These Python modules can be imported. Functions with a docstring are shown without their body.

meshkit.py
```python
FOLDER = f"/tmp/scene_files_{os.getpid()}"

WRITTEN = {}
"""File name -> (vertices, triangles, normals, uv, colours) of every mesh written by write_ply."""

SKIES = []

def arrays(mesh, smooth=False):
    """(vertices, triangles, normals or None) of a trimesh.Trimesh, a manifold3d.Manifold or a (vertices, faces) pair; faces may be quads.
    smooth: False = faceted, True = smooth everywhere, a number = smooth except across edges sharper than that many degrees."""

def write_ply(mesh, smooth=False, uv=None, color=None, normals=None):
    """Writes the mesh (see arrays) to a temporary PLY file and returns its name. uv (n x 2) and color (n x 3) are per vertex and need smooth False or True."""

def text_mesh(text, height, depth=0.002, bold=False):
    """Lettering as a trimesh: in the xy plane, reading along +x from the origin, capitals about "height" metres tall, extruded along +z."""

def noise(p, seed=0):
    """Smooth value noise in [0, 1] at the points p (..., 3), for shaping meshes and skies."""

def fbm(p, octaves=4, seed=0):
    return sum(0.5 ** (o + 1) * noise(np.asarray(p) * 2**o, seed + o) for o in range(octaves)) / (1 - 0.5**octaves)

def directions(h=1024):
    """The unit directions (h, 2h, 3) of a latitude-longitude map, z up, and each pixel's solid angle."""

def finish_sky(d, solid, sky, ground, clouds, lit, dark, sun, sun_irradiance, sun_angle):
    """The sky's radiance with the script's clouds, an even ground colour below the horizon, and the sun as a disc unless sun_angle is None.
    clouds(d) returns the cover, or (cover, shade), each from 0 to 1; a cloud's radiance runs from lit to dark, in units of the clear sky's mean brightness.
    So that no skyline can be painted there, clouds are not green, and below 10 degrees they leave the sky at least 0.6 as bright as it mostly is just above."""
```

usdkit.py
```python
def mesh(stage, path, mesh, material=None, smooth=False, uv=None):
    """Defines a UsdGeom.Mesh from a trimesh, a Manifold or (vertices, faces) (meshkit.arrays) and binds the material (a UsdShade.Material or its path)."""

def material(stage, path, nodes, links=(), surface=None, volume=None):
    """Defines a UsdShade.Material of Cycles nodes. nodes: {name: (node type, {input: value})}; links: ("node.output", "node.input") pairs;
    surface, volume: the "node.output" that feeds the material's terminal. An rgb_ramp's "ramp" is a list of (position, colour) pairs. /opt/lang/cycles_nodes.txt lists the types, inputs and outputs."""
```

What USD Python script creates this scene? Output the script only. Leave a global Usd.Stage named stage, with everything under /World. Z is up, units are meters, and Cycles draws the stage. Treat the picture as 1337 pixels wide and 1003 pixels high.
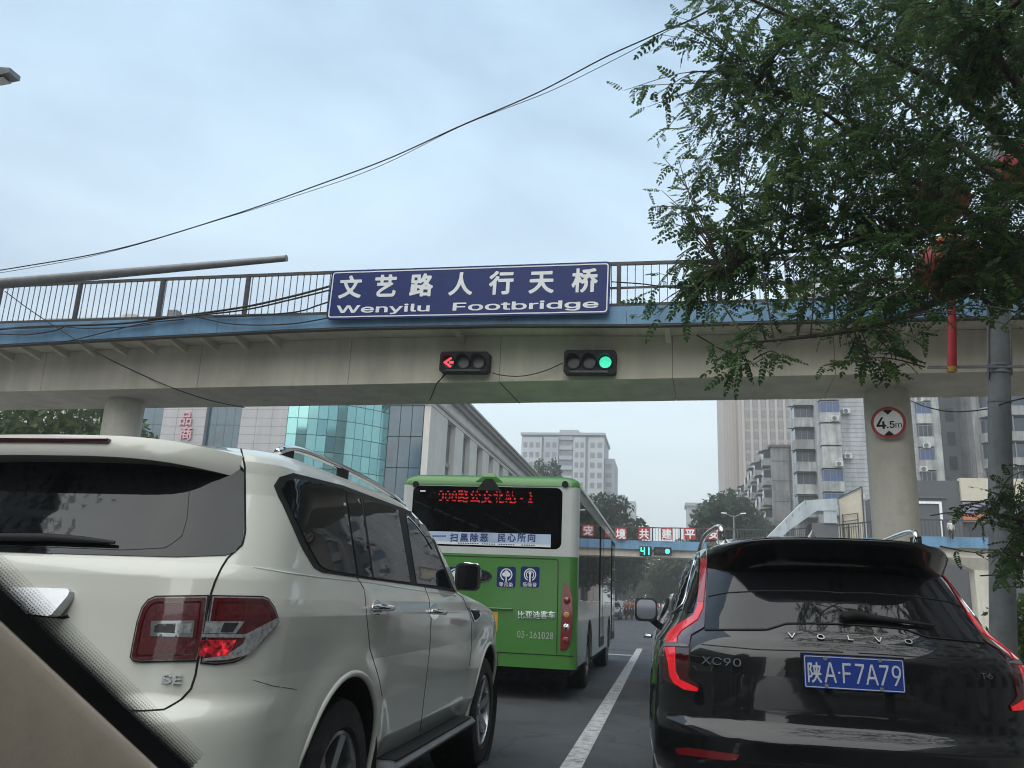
import math, random, json, base64
import numpy as np, trimesh, manifold3d, usdkit, meshkit
from pxr import Usd, UsdGeom, UsdLux, UsdShade, Gf, Sdf, Vt
from scipy.spatial import Delaunay
import shapely
from shapely.geometry import Polygon, Point
import shapely.ops

stage = Usd.Stage.CreateInMemory()
UsdGeom.SetStageUpAxis(stage, "Z"); UsdGeom.SetStageMetersPerUnit(stage, 1.0)
world = UsdGeom.Xform.Define(stage, "/World"); stage.SetDefaultPrim(world.GetPrim())
UsdGeom.Scope.Define(stage, "/World/Looks")
rng = np.random.default_rng(7); random.seed(7)

# ---------------------------------------------------------------- camera (a phone held at eye height behind a windscreen)
YAW, PITCH, ROLL, FPX, EYE = .18733, .25351, .0426, 1081.0, 1.26
PW, PH = 1337, 1003
EXPOSURE = 1.24
_f = np.array([-math.sin(YAW)*math.cos(PITCH), math.cos(YAW)*math.cos(PITCH), math.sin(PITCH)])
_r = np.array([math.cos(YAW), math.sin(YAW), 0.0]); _u = np.cross(_r, _f)
_c, _s = math.cos(ROLL), math.sin(ROLL)
_r, _u = _c*_r + _s*_u, -_s*_r + _c*_u
CAM = np.array([0, 0, EYE])
cam = UsdGeom.Camera.Define(stage, "/World/camera")
M = Gf.Matrix4d(*_r, 0, *_u, 0, *(-_f), 0, *CAM, 1)
cam.AddTransformOp().Set(M)
cam.CreateFocalLengthAttr(4.0); cam.CreateHorizontalApertureAttr(4.0*PW/FPX); cam.CreateVerticalApertureAttr(4.0*PW/FPX*768/1024)
cam.CreateFStopAttr(1.8); cam.CreateFocusDistanceAttr(9.0); cam.CreateExposureAttr(EXPOSURE)
cam.CreateClippingRangeAttr(Gf.Vec2f(0.05, 5000))

# ---------------------------------------------------------------- sky and sun (bright haze with thin cloud)
SUN_EL, SUN_AZ = math.radians(52), math.radians(-150)      # azimuth measured from +y towards +x
SKY, SUN = 0.060, 0.40
dome = UsdLux.DomeLight.Define(stage, "/World/sky")
dome.GetPrim().SetCustomDataByKey("kind", "structure")
sky = usdkit.material(stage, "/World/Looks/sky_air", {
    "sky": ("sky_texture", {"sky_type": "single_scattering", "sun_disc": False, "sun_elevation": SUN_EL, "sun_rotation": SUN_AZ, "air_density": 1.0, "aerosol_density": 2.0, "ozone_density": 1.0}),
    "tc": ("texture_coordinate", {}),
    "map": ("mapping", {"scale": (1.0, 1.0, 2.6)}),
    "n1": ("noise_texture", {"scale": 1.05, "detail": 6.0, "roughness": 0.55, "distortion": 0.6}),
    "ramp": ("rgb_ramp", {"ramp": [(0.36, (.50, .50, .50)), (0.52, (.80, .80, .80)), (0.64, (1, 1, 1))]}),
    "sep": ("separate_xyz", {}), "el": ("rgb_ramp", {"ramp": [(0.0, (.78, .875, .85)), (0.15, (.73, .845, .88)), (0.32, (.59, .745, .865)), (0.6, (.48, .665, .83)), (1.0, (.42, .62, .81))]}),
    "ten": ("mix_color", {"blend_type": "multiply", "fac": 1.0, "b": (10, 10, 10), "use_clamp": False, "use_clamp_result": False}), "mix": ("mix_color", {}),
    "bg": ("background_shader", {"strength": SKY}),
}, [("tc.generated", "map.vector"), ("map.vector", "n1.vector"), ("n1.fac", "ramp.fac"), ("ramp.color", "mix.fac"), ("tc.generated", "sep.vector"), ("sep.z", "el.fac"), ("el.color", "ten.a"), ("ten.result", "mix.b"), ("sky.color", "mix.a"), ("mix.result", "bg.color")], surface="bg.background")
UsdShade.MaterialBindingAPI.Apply(dome.GetPrim()).Bind(sky)
sun = UsdLux.DistantLight.Define(stage, "/World/sun")
sun.CreateNormalizeAttr(True); sun.CreateIntensityAttr(SUN); sun.CreateAngleAttr(100.0); sun.CreateColorAttr(Gf.Vec3f(1, .93, .82))
_d = np.array([math.sin(SUN_AZ)*math.cos(SUN_EL), math.cos(SUN_AZ)*math.cos(SUN_EL), math.sin(SUN_EL)])
_x = np.cross([0, 0, 1.0], _d); _x /= np.linalg.norm(_x); _y = np.cross(_d, _x)
sun.AddTransformOp().Set(Gf.Matrix4d(*_x, 0, *_y, 0, *_d, 0, 0, 0, 60, 1))

# ---------------------------------------------------------------- helpers: survey of the place
def ray(px, py):
    return _f + _r*((px-PW/2)/FPX) - _u*((py-PH/2)/FPX)
def at(px, py, X=None, Y=None, Z=None):
    """the point of the place seen at a spot of the photograph, on a vertical or level plane"""
    d = ray(px, py)
    t = X/d[0] if X is not None else Y/d[1] if Y is not None else (Z-EYE)/d[2]
    return CAM + d*t

# ---------------------------------------------------------------- helpers: names, things, parts
_used = {}
def numbered(parent, name):
    k = (str(parent), name); n = _used.get(k, 0); _used[k] = n+1
    return name if n == 0 else f"{name}_{n:03d}"
class Thing:
    def __init__(self, path, loc): self.path, self.loc = path, np.asarray(loc, float)
    @property
    def prim(self): return stage.GetPrimAtPath(self.path)
def tag(prim, label=None, cat=None, group=None, kind=None):
    for k, v in (("label", label), ("category", cat), ("group", group), ("kind", kind)):
        if v: prim.SetCustomDataByKey(k, v)
def thing(name, label, cat, loc=(0, 0, 0), group=None, kind=None):
    path = "/World/" + numbered("/World", name)
    x = UsdGeom.Xform.Define(stage, path); x.AddTranslateOp().Set(Gf.Vec3d(*map(float, loc)))
    tag(x.GetPrim(), label, cat, group, kind)
    return Thing(path, loc)
def copy_thing(src, loc, label=None, group=None, rotz=0.0):
    base = src.path.rsplit("/", 1)[1]
    path = "/World/" + numbered("/World", base)
    x = UsdGeom.Xform.Define(stage, path); x.AddTranslateOp().Set(Gf.Vec3d(*map(float, loc)))
    if rotz: x.AddRotateZOp().Set(rotz)
    x.GetPrim().GetReferences().AddInternalReference(src.path); x.GetPrim().SetInstanceable(True)
    cd = src.prim.GetCustomData(); tag(x.GetPrim(), label or cd.get("label"), cd.get("category"), group or cd.get("group"))
    return Thing(path, loc)
def obj(name, mesh, m, parent=None, smooth=False, label=None, cat=None, group=None, kind=None):
    """one Mesh prim of the scene, a part when it has a parent"""
    if isinstance(mesh, MB): mesh = mesh.arrays()
    elif isinstance(mesh, trimesh.Trimesh): mesh = (np.array(mesh.vertices), np.array(mesh.faces))
    elif hasattr(mesh, "to_mesh"):
        q = mesh.to_mesh(); mesh = (np.array(q.vert_properties[:, :3]), np.array(q.tri_verts))
    v, f = mesh
    if len(f) == 0: return None
    pp = parent.path if isinstance(parent, Thing) else (parent or "/World")
    path = pp + "/" + numbered(pp, name)
    if isinstance(parent, Thing): v = v - parent.loc
    usdkit.mesh(stage, path, (v, f), m, smooth)
    tag(stage.GetPrimAtPath(path), label, cat, group, kind)
    return Thing(path, parent.loc if isinstance(parent, Thing) else (0, 0, 0))

class MB:
    """collects simple solids into one mesh"""
    def __init__(self): self.v, self.f, self.n = [], [], 0
    def add(self, v, f):
        v, f = np.asarray(v, float), np.asarray(f, int)
        if f.shape[1] == 4: f = np.vstack([f[:, [0, 1, 2]], f[:, [0, 2, 3]]])
        self.v.append(v); self.f.append(f+self.n); self.n += len(v); return self
    def mesh(self, m): return self.add(m.vertices, m.faces)
    def arrays(self):
        return (np.vstack(self.v), np.vstack(self.f)) if self.v else (np.zeros((0, 3)), np.zeros((0, 3), int))
    def box(self, lo, hi, bev=0.0):
        lo, hi = np.minimum(lo, hi).astype(float), np.maximum(lo, hi).astype(float)
        if bev > 0:
            bev = min(bev, (hi-lo).min()*.45); pts = []
            for s in np.ndindex(2, 2, 2):
                for k in range(3):
                    p = np.where(np.array(s) == 0, lo+bev, hi-bev); p[k] = lo[k] if s[k] == 0 else hi[k]; pts.append(p)
            h = manifold3d.Manifold.hull_points(np.array(pts)).to_mesh()
            return self.add(h.vert_properties[:, :3], h.tri_verts)
        v = np.array([[x, y, z] for x in (lo[0], hi[0]) for y in (lo[1], hi[1]) for z in (lo[2], hi[2])])
        return self.add(v, [[0, 1, 3, 2], [4, 6, 7, 5], [0, 4, 5, 1], [2, 3, 7, 6], [0, 2, 6, 4], [1, 5, 7, 3]])
    def obox(self, c, ax, ay, az):
        """box about c with half-axes ax, ay, az"""
        c, ax, ay, az = (np.asarray(q, float) for q in (c, ax, ay, az))
        if np.dot(np.cross(ax, ay), az) < 0: az = -az
        v = np.array([c+i*ax+j*ay+k*az for i in (-1, 1) for j in (-1, 1) for k in (-1, 1)])
        return self.add(v, [[0, 1, 3, 2], [4, 6, 7, 5], [0, 4, 5, 1], [2, 3, 7, 6], [0, 2, 6, 4], [1, 5, 7, 3]])
    def beam(self, a, b, w, h, up=(0, 0, 1)):
        a, b = np.asarray(a, float), np.asarray(b, float); t = b-a; L = np.linalg.norm(t); t /= L
        s = np.cross(t, up); s /= np.linalg.norm(s)+1e-12; n = np.cross(s, t)
        return self.obox((a+b)/2, t*L/2, s*w/2, n*h/2)
    def tube(self, pts, r, sides=8, cap=True):
        p = np.asarray(pts, float); n = len(p); r = np.broadcast_to(r, (n,)).astype(float)
        t = np.gradient(p, axis=0); t /= np.linalg.norm(t, axis=1, keepdims=True)+1e-12
        ref = np.array([0, 0, 1.0]) if abs(t[:, 2]).mean() < .9 else np.array([1.0, 0, 0])
        a = np.cross(t, ref); a /= np.linalg.norm(a, axis=1, keepdims=True)+1e-12; b = np.cross(t, a)
        g = np.arange(sides)*2*np.pi/sides
        v = p[:, None]+r[:, None, None]*(np.cos(g)[None, :, None]*a[:, None]+np.sin(g)[None, :, None]*b[:, None])
        i, j = np.meshgrid(np.arange(n-1), np.arange(sides), indexing="ij")
        q = np.stack([i*sides+j, (i+1)*sides+j, (i+1)*sides+(j+1) % sides, i*sides+(j+1) % sides], -1).reshape(-1, 4)
        self.add(v.reshape(-1, 3), q)
        if cap:
            for e, rev in ((0, False), (n-1, True)):
                k = np.arange(1, sides-1); base = self.n-n*sides+e*sides
                tri = np.stack([np.zeros_like(k), k, k+1], 1)+base-self.n
                self.f.append((tri[:, ::-1] if rev else tri)+self.n)
        return self
    def cyl(self, a, b, r0, r1=None, sides=24): return self.tube([a, b], [r0, r0 if r1 is None else r1], sides)
    def lathe(self, prof, c, axis="z", sides=32):
        """prof: (radius, height) pairs"""
        prof = np.asarray(prof, float); g = np.arange(sides)*2*np.pi/sides; n = len(prof)
        P = np.stack([prof[:, 0, None]*np.cos(g), prof[:, 0, None]*np.sin(g), np.broadcast_to(prof[:, 1, None], (n, sides))], -1)
        if axis == "y": P = P[..., [0, 2, 1]]*np.array([1, 1, -1])
        if axis == "x": P = P[..., [2, 0, 1]]
        i, j = np.meshgrid(np.arange(n-1), np.arange(sides), indexing="ij")
        q = np.stack([i*sides+j, i*sides+(j+1) % sides, (i+1)*sides+(j+1) % sides, (i+1)*sides+j], -1).reshape(-1, 4)
        return self.add(P.reshape(-1, 3)+np.asarray(c, float), q)
    def prism(self, poly, o, ux, uy, depth):
        """polygon (shapely or points) in the plane o + x*ux + y*uy pushed out along ux x uy"""
        if not isinstance(poly, (Polygon, shapely.MultiPolygon)): poly = Polygon(poly)
        o, ux, uy = (np.asarray(q, float) for q in (o, ux, uy)); uz = np.cross(ux, uy); uz /= np.linalg.norm(uz)
        for g in getattr(poly, "geoms", [poly]):
            m = trimesh.creation.extrude_polygon(g, depth, engine="earcut")
            v = np.asarray(m.vertices)
            self.add(o+v[:, :1]*ux+v[:, 1:2]*uy+v[:, 2:]*uz, m.faces)
        return self
    def mirror(self, cx):
        v, f = self.arrays()
        if not len(f): return MB()
        v = v.copy(); v[:, 0] = 2*cx-v[:, 0]
        o = MB(); o.add(v, f[:, ::-1]); return o

def hull(pts): 
    h = manifold3d.Manifold.hull_points(np.asarray(pts, float)).to_mesh()
    m = MB(); m.add(h.vert_properties[:, :3], h.tri_verts); return m
def rrect(x0, y0, x1, y1, r, n=5): return shapely.box(x0+r, y0+r, x1-r, y1-r).buffer(r, quad_segs=n)
GL = json.loads(r'''{"b文":"213125342e364641524a416338782379228624895889598c5299529c5da162a1659e70899d899e7a9c7888787e606f4b7544823d9e33a031a02e982391237e2a6f32603d4a2e2d222723212d/4c7657616058655b6c65747773784d78","b艺":"2384238f25924092419e43a0529f54926c926d9e6fa07da07f9d809299929b909b8399817f807e7586718a6d8a695448473e4439453748368636893a8a488f4a9b449a36962c92288a254625392932323340414f5b605b623263306530723274427441802581/517652746e746d8054815379","b路":"222c2239273b2866356738633a64396b2a6b276e289a579b599959835a82618b6aa070a0799d79938f93968f9382856b88679260a05a9f53964a96249422882284276e276b225e225c245c345b35322a2528/6d386e37843785476e48/738179797f827483/755a76587d597a5d/4a624b6157615b5e68656d6c697367735d69586b4b6b/4a434c4255455b445c48574951504b50/398b388a387b487b488b","b人":"222c22312433343c3e4646524d60557f579e59a067a0699e688969826e6d7360824793389d349f329f2d97249224842c713f674f625c605d594d5140402e2f232b23","b行":"1f5b346d45844b845480547b517752759c759e739e669c648b638b2d86257d226722622d63337934786450644e664e6f496d46684623432137213523355332532d4e294d2155|54895497569899989b959b8a98875687|2183349140a045a04f9b4f96488d2d752b742775217d","b天":"212d223133393e404c4f515c505d275d2461256d276f556f567056852b8529872a96939796959687948568856870696f9b6e9c5f9a5d6f5d6e5c774b833f95359d33a0309f2c97229322892679306a3f614d573f4b333e2a2e222a22","b桥":"204b295a327331762377228425873588359f44a045885486567f667f698668875887539153955597789a8f9f9895978f7c8a7a847b7f9b7f9e7d9e709c6e906d906aa05ca058974f8f518f278c227f227d247d5d82607a6e726e6b61705d704a6e3f652d582154214c284b2e53335a3d5e475f525c52574e544e51504e5549544756455644223523354932492b3c273c2047/4874536356635d6c5c6e506f4e764976","b境":"214022433149317025712373237e25803181319b339e3f9e419c41814c804e7e5d7f5a88508950956996689d6b9f76a07b96969596898c88897f8a7e987e9a7c9a729870926f936d934691448344833384328f328f3e914094409c3c9d339c2d97268e2482247827742e73446e436c396730622b59264d224a224824432e4530523358365d3d5e44544451464f434b412a3426342436/615262518251835282546254/6a866d7e777e79807b877a886b88/41504d514f4e4f4a524953704170","b共":"235a255c415d41742a75287728822a844184429e4f9e519c518552846e846f9c719e7e9e7f849784998298757f747f5d9c5c9d4e774d764c96329b2b91238b24822e684268457049714c714d4d4d4c4a5746564147323a2832232d23252b252e3c3d4748484c244d/515d525c6f5c6f755175","b建":"222a222e2a3432402757275b2d5f2a602668266d2e73388837892789258b269747994f9352956695689f769f77959195939393849b839c819c779374936477637661785f955f96537752764f774e994e9b4c9b4299407740763677359c359e349e3099265c274c2b3d342e232a23/76727771847185747775/76847783848385867787/4075407347734e7050716671677266754a754777467e/4541493f4a3d5538643567366640494047474444/4a58484f494e664e674f66524f524c59/49854a8366836786668751874e8e4c8d/4d654d5e4f5f676066635063/2f612f5f345e375439533d5f3d643264","b平":"245f3f613b7033803484378437862c872a8a2a942d97959695888c868e838d7e7e617f609b609c51685067235824585026502451/686169607361706470687a7b7d837d876886/42854a754e694e6548634861576058864387","b安":"265f276d496d537f52813a8138712a7029712a90549055935298529c5b9f629e69909690978f967089708772868164816380637a5d6e5e6d996d9b6b9b60995e815e7c5273459732982d8f248b24792f65385e334b2a2f23282d29323d364b3b513f4e42364b364f3f5b3f5e/545e4e525350624b6a536e5d","r扫":"235a355e37603777257825853785389e459d4586468554855592969195248a248827872e532f543b883b885a875b585b54584655452e43293d252c242a2628313732374f3250274d2356/4763536656655869876988845685557845774564","r黑":"254e5950585630563062586259635869326a33998e988e6a6869676368628f62905768566750684f9a4f9b438c428b419b2c9c2a9b2793248f248d268c2a7e3a7e3d853f84423c423b3f3f3f413d4039372931232f232627252a2f3634412543/7476757580767f887d88/7d8b7f8a808c7d8d/678c687a6a7b728b718d/4e8a557b54765875598c4e8d/3f7640754a7647804288418d3f8c|643c6c3f713e782c78276d246b25|4a3d563e593059264f244c25","r除":"28984a9950954f8e44734a6a4f5f6f606e6a5a6a5970516d4a754a775f856d94739f779f7e9c7f997d957f918c859f79986f90718f6a7c697d5f9b5f9c537c527c2b7826702462245d2e5e316f326f5250524c48494540423542352633242825/6378647687768877758a/376f356e35503f4f4252425d3f65/3576377539783f883f8c358b|8048814c864f8b4f9b3a9e349d31962d932d893d|49324934513c5b4e674c6748613d542c4f2d","r恶":"25312c3d33513f4d41514d504d354f337433773679427c42813f853f7d507f528954973b9a2f8e2b8a36863b812b7b27772649274429402f40483f493d483a3c31292d29252d|265927654b654c664c8b2c8c2b8d2c989697958c758c738b736674659a659a5961586155684f7142713f6d3c653a5d4851545158/5a8b59666565668b|766f8388908488738068776b|318438873e864872486c41693c693a71","r民":"272c272f2b312d362d978b988c6f686e67666a5e955e965c95516e516d507146773c833389348c458f459741983b9734932a8b258225762a6e31683961475f4f5d513b513b3840375d3f5f355e323e292f232c23/3b7c3c7b7d7b7e8a3c8b/3b5f3c5e5a5e596d3c6e","r心":"7f6f89748d729b4e9e429c3f953c903c8957|447a52795235553373337534783a794d7d4e8649863d84327d28772651264a28462c4431|4a93519a55997084777d777a70726d725b844c8e4a90|24412b552f6f32713b6f3c66395431382d38243c","r所":"222e273a2a4b2c924395599c62917e96919d949c9a949990868a7287708571729d719c658e648d24802580647f65706470546c3f693660275d245924522a522e57325c3c614d628f61904f8a3886397e5a7e5b565a5439543751374634352e252b232329/386239614c614d703971","r向":"2b884e88569e589f669c66995f8b5f889588962d94298e2588247524712d71328833887b397b387a38252b24|4536456d476e7b6d7b40533f5136/524d534c6d4c6e605361","r比":"629c649e709d71707d778e879186997d97798e72705f7037733488348b368e5291529b4c9833942b90286e276829642e6237|2e2529302e352e9a2f9d3c9d3d775c765c693d683d3b403a54415c425d365b3439293225","r亚":"242c243847384839484b464c3e483a48345b29732a78357a40624553475248882889278a2896999699897688775379548164897a8e7a96779673834a8048794b764b763977389c389b2b/57395838673966895788","r迪":"232f353f3563256424702571427042404c38553460329d349a27822558264e293c3338322d242a24242b|4d876988699c6b9e759e779c78889488943f4d40/774c784b874b875e775e/776b786a876a877c777c/5a4c5b4b694b695e5a5e/5a6b5b6a696a697c5a7c|27902e973097468848864883417c3d7c3783278d","r客":"23504459505e5260466b335f30602a672b6b316d41774c824c854b863686357629762877299357935896559c5c9f629f6a93989297768b7689865e865b7f5c7e7f7e847b857784757062706080599d539c4e9646894986488524782477284a2849243c243c4739482844234d/49354a34773478424a43/547061676d716c725572/5451554f6b4f6c506b526157","r车":"263d26495d495f4b5e593c593457306435673b70407d297e288b478b509f5e9b598e5a8b988b977e527e456746665e665f796c7a6e6690658f596d596d499a499b3e9a3c6e3c6d245f245e3c","r陕":"27984a9950954f8e43734f5f5c5f5d605a705679587d537e5289538b6d8b6e9e7b9e7c8b978a977f917d947a94788b608c5f9a5f9b5381528051804e884093359d309d2c96248d28833175456b3659274f23472b482f57366342694e685250524e4b4a454242354234242725/7b607c5f7e607f668677867e7b7d/637e6a666a606c5f6d7d/366e346d34503c4e4252425c3d67/3475357437753f8a3e8c348b","r品":"645f6560986097248c248b29892b732b712971246425/725271388b388b53|3b983c998599866b3c6a/4a8c498b4a777878778c|29605a5f5a254d254d294b2b372b35242924/363937384d384d533653","r商":"2685269059905a92569b609f649e68936b909a909a8482847a767b75937592298b257525722d733086318551834f7f4f7b53795279345334522e472e464e3f4e3e523b533a523a252e242d74467547774084/7567845c865c85697669/4f58505673567457735a6662676866695b695b63/518257756975718370845284/5240533f6c3f6d4a534b/3a5b3c5a455f4d664d693b69","r零":"294b2454455d606c5a6d5981348133712971298a5a8b598f308f309890988f8f658e668a978a97718c728b816580646c68686a6f8b6f8b676b676b629d55974b884e8c4772357c2d78244437483f633875443544354d/5d5d6a4d854e8450/55593d4d5d4e|56673567356f556f|6a7c887c88746a74|387c557c55743874","r污":"486d48789c779c6d666b645991598e37872963275f328033854d544e5a6c|51959395938a518a|292d3f5543584a50362b3126|2a93319c4a8c4384|24712d7843693c61","r染":"242e4e4b274c27575a585964485c426555705e824c844b8f5f8f619d6d9d6d8f858f8669906a917a9b769761815f7a657a836b845b65666467579a569a4c724b843c9c3296287e32674466255a25594532292a27|4990448a2e942e97359c4795|25812c8a40823e7a4773315a28623c77","r低":"4a2e4f334f8f8d9d95937e8c7f70816c9b6b9b6181608c35923794469d41982b8d26822f75615a605a356c38694272447e2a74276d366c2e4f24/5b865a6c746c738a|22683480419d4c9a407e3f2534273467275d","r噪":"48284331583a62444b454b4f6d506c574d574d766f767059755a7576987698577856794f9b4e9a4581449d3297298c2d793c78256d256c3c5c30/7e628d608e6c7f6d/57616660666d576d|5a988b988b7a5a7a/658e658380847f8f|2991489148443444323a293a/33503e503d863385","r音":"2669267345743f872d882e925992579c629e69929491948783877c749a739968/4c8553736d737586|385f8a5f8a267e257d2a442a43253825/43357d347e3f4440/434b7d4a7e544455"}''')
def glyph(key):
    """a Chinese character as a shape one em (1.0) high"""
    out = []
    for g in GL[key].split("|"):
        rings = [[((int(s[k:k+2], 16)-32)/128, (int(s[k+2:k+4], 16)-48)/128) for k in range(0, len(s), 4)] for s in g.split("/")]
        out.append(Polygon(rings[0], rings[1:]).buffer(0))
    return shapely.union_all(out)
def text(s, height, o, ux, uy, depth=.002, sx=1.0, bold=False, center=False):
    """latin lettering as an MB; ux, uy unit vectors"""
    m = meshkit.text_mesh(s, height, depth, bold); v = np.array(m.vertices)
    if center: v[:, 0] -= (v[:, 0].min()+v[:, 0].max())/2
    o, ux, uy = (np.asarray(q, float) for q in (o, ux, uy)); uz = np.cross(ux, uy)
    return MB().add(o+v[:, :1]*sx*ux+v[:, 1:2]*uy+v[:, 2:]*uz, m.faces)
EX, EY, EZ = np.eye(3)

# ---------------------------------------------------------------- materials
def mat(name, c, rough=.6, metal=0.0, var=.2, scale=3.0, bump=0.0, bscale=60.0, coat=0.0, spec=.5, emit=None, es=0.0, streak=0.0, dirt=None, coat_rough=.03, detail=6.0, cells=0.0):
    """principled surface with procedural tone variation (var), vertical streaks, dirt colour patches and a fine bump"""
    n = {"geo": ("geometry", {}), "n1": ("noise_texture", {"scale": scale, "detail": detail, "roughness": .6}),
         "p": ("principled_bsdf", {"roughness": rough, "metallic": metal, "coat_weight": coat, "coat_roughness": coat_rough, "specular_ior_level": spec})}
    c = np.array(c, float)
    n["r1"] = ("rgb_ramp", {"ramp": [(.28, tuple(c*(1-var))), (.5, tuple(c)), (.74, tuple(np.minimum(c*(1+var*.7), 1)))]})
    L = [("geo.position", "n1.vector"), ("n1.fac", "r1.fac")]; col = "r1.color"
    if streak:
        n["m2"] = ("mapping", {"scale": (1.3, 1.3, .16)}); n["n2"] = ("noise_texture", {"scale": 1.4, "detail": 5.0, "roughness": .65})
        n["r2"] = ("rgb_ramp", {"ramp": [(.38, (1-streak,)*3), (.6, (1, 1, 1))]}); n["x2"] = ("mix_color", {"blend_type": "multiply", "fac": 1.0})
        L += [("geo.position", "m2.vector"), ("m2.vector", "n2.vector"), ("n2.fac", "r2.fac"), (col, "x2.a"), ("r2.color", "x2.b")]; col = "x2.result"
    if dirt:
        n["n3"] = ("noise_texture", {"scale": dirt[1], "detail": 8.0, "roughness": .7}); n["r3"] = ("rgb_ramp", {"ramp": [(dirt[2], (0, 0, 0)), (dirt[2]+.16, (dirt[3],)*3)]})
        n["x3"] = ("mix_color", {"b": tuple(dirt[0])})
        L += [("geo.position", "n3.vector"), ("n3.fac", "r3.fac"), ("r3.color", "x3.fac"), (col, "x3.a")]; col = "x3.result"
    L.append((col, "p.base_color"))
    if bump:
        n["nb"] = ("noise_texture", {"scale": bscale, "detail": 4.0, "roughness": .6}); n["b"] = ("bump", {"strength": bump, "distance": .01})
        L += [("geo.position", "nb.vector"), ("nb.fac", "b.height"), ("b.normal", "p.normal")]
    if emit is not None: n["p"][1].update({"emission_color": tuple(emit), "emission_strength": es})
    return usdkit.material(stage, "/World/Looks/"+name, n, L, surface="p.BSDF")
def pane(name, tint, rough=.02, ior=1.5, refl=(1, 1, 1)):
    return usdkit.material(stage, "/World/Looks/"+name, {"t": ("transparent_bsdf", {"color": tint}), "g": ("glossy_bsdf", {"color": refl, "roughness": rough}), "f": ("fresnel", {"IOR": ior}), "m": ("mix_closure", {})},
                           [("f.fac", "m.fac"), ("t.BSDF", "m.closure1"), ("g.BSDF", "m.closure2")], surface="m.closure")
def leafmat(name, c, var=.35, trans=.35):
    c = np.array(c)
    return usdkit.material(stage, "/World/Looks/"+name, {
        "oi": ("object_info", {}), "geo": ("geometry", {}), "n": ("noise_texture", {"scale": 1.1, "detail": 3.0}), "a": ("math", {"math_type": "add"}), "h": ("math", {"math_type": "multiply", "value2": .5}),
        "r": ("rgb_ramp", {"ramp": [(.25, tuple(c*(1-var))), (.5, tuple(c)), (.8, tuple(c*(1+var)*np.array([1.15, 1.05, .8])))]}),
        "p": ("principled_bsdf", {"roughness": .5, "specular_ior_level": .2}), "tr": ("translucent_bsdf", {}), "g": ("gamma", {"gamma": .8}), "m": ("mix_closure", {"fac": trans})},
        [("geo.position", "n.vector"), ("oi.random", "a.value1"), ("n.fac", "a.value2"), ("a.value", "h.value1"), ("h.value", "r.fac"), ("r.color", "p.base_color"), ("r.color", "g.color"), ("g.color", "tr.color"), ("p.BSDF", "m.closure1"), ("tr.BSDF", "m.closure2")], surface="m.closure")

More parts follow.
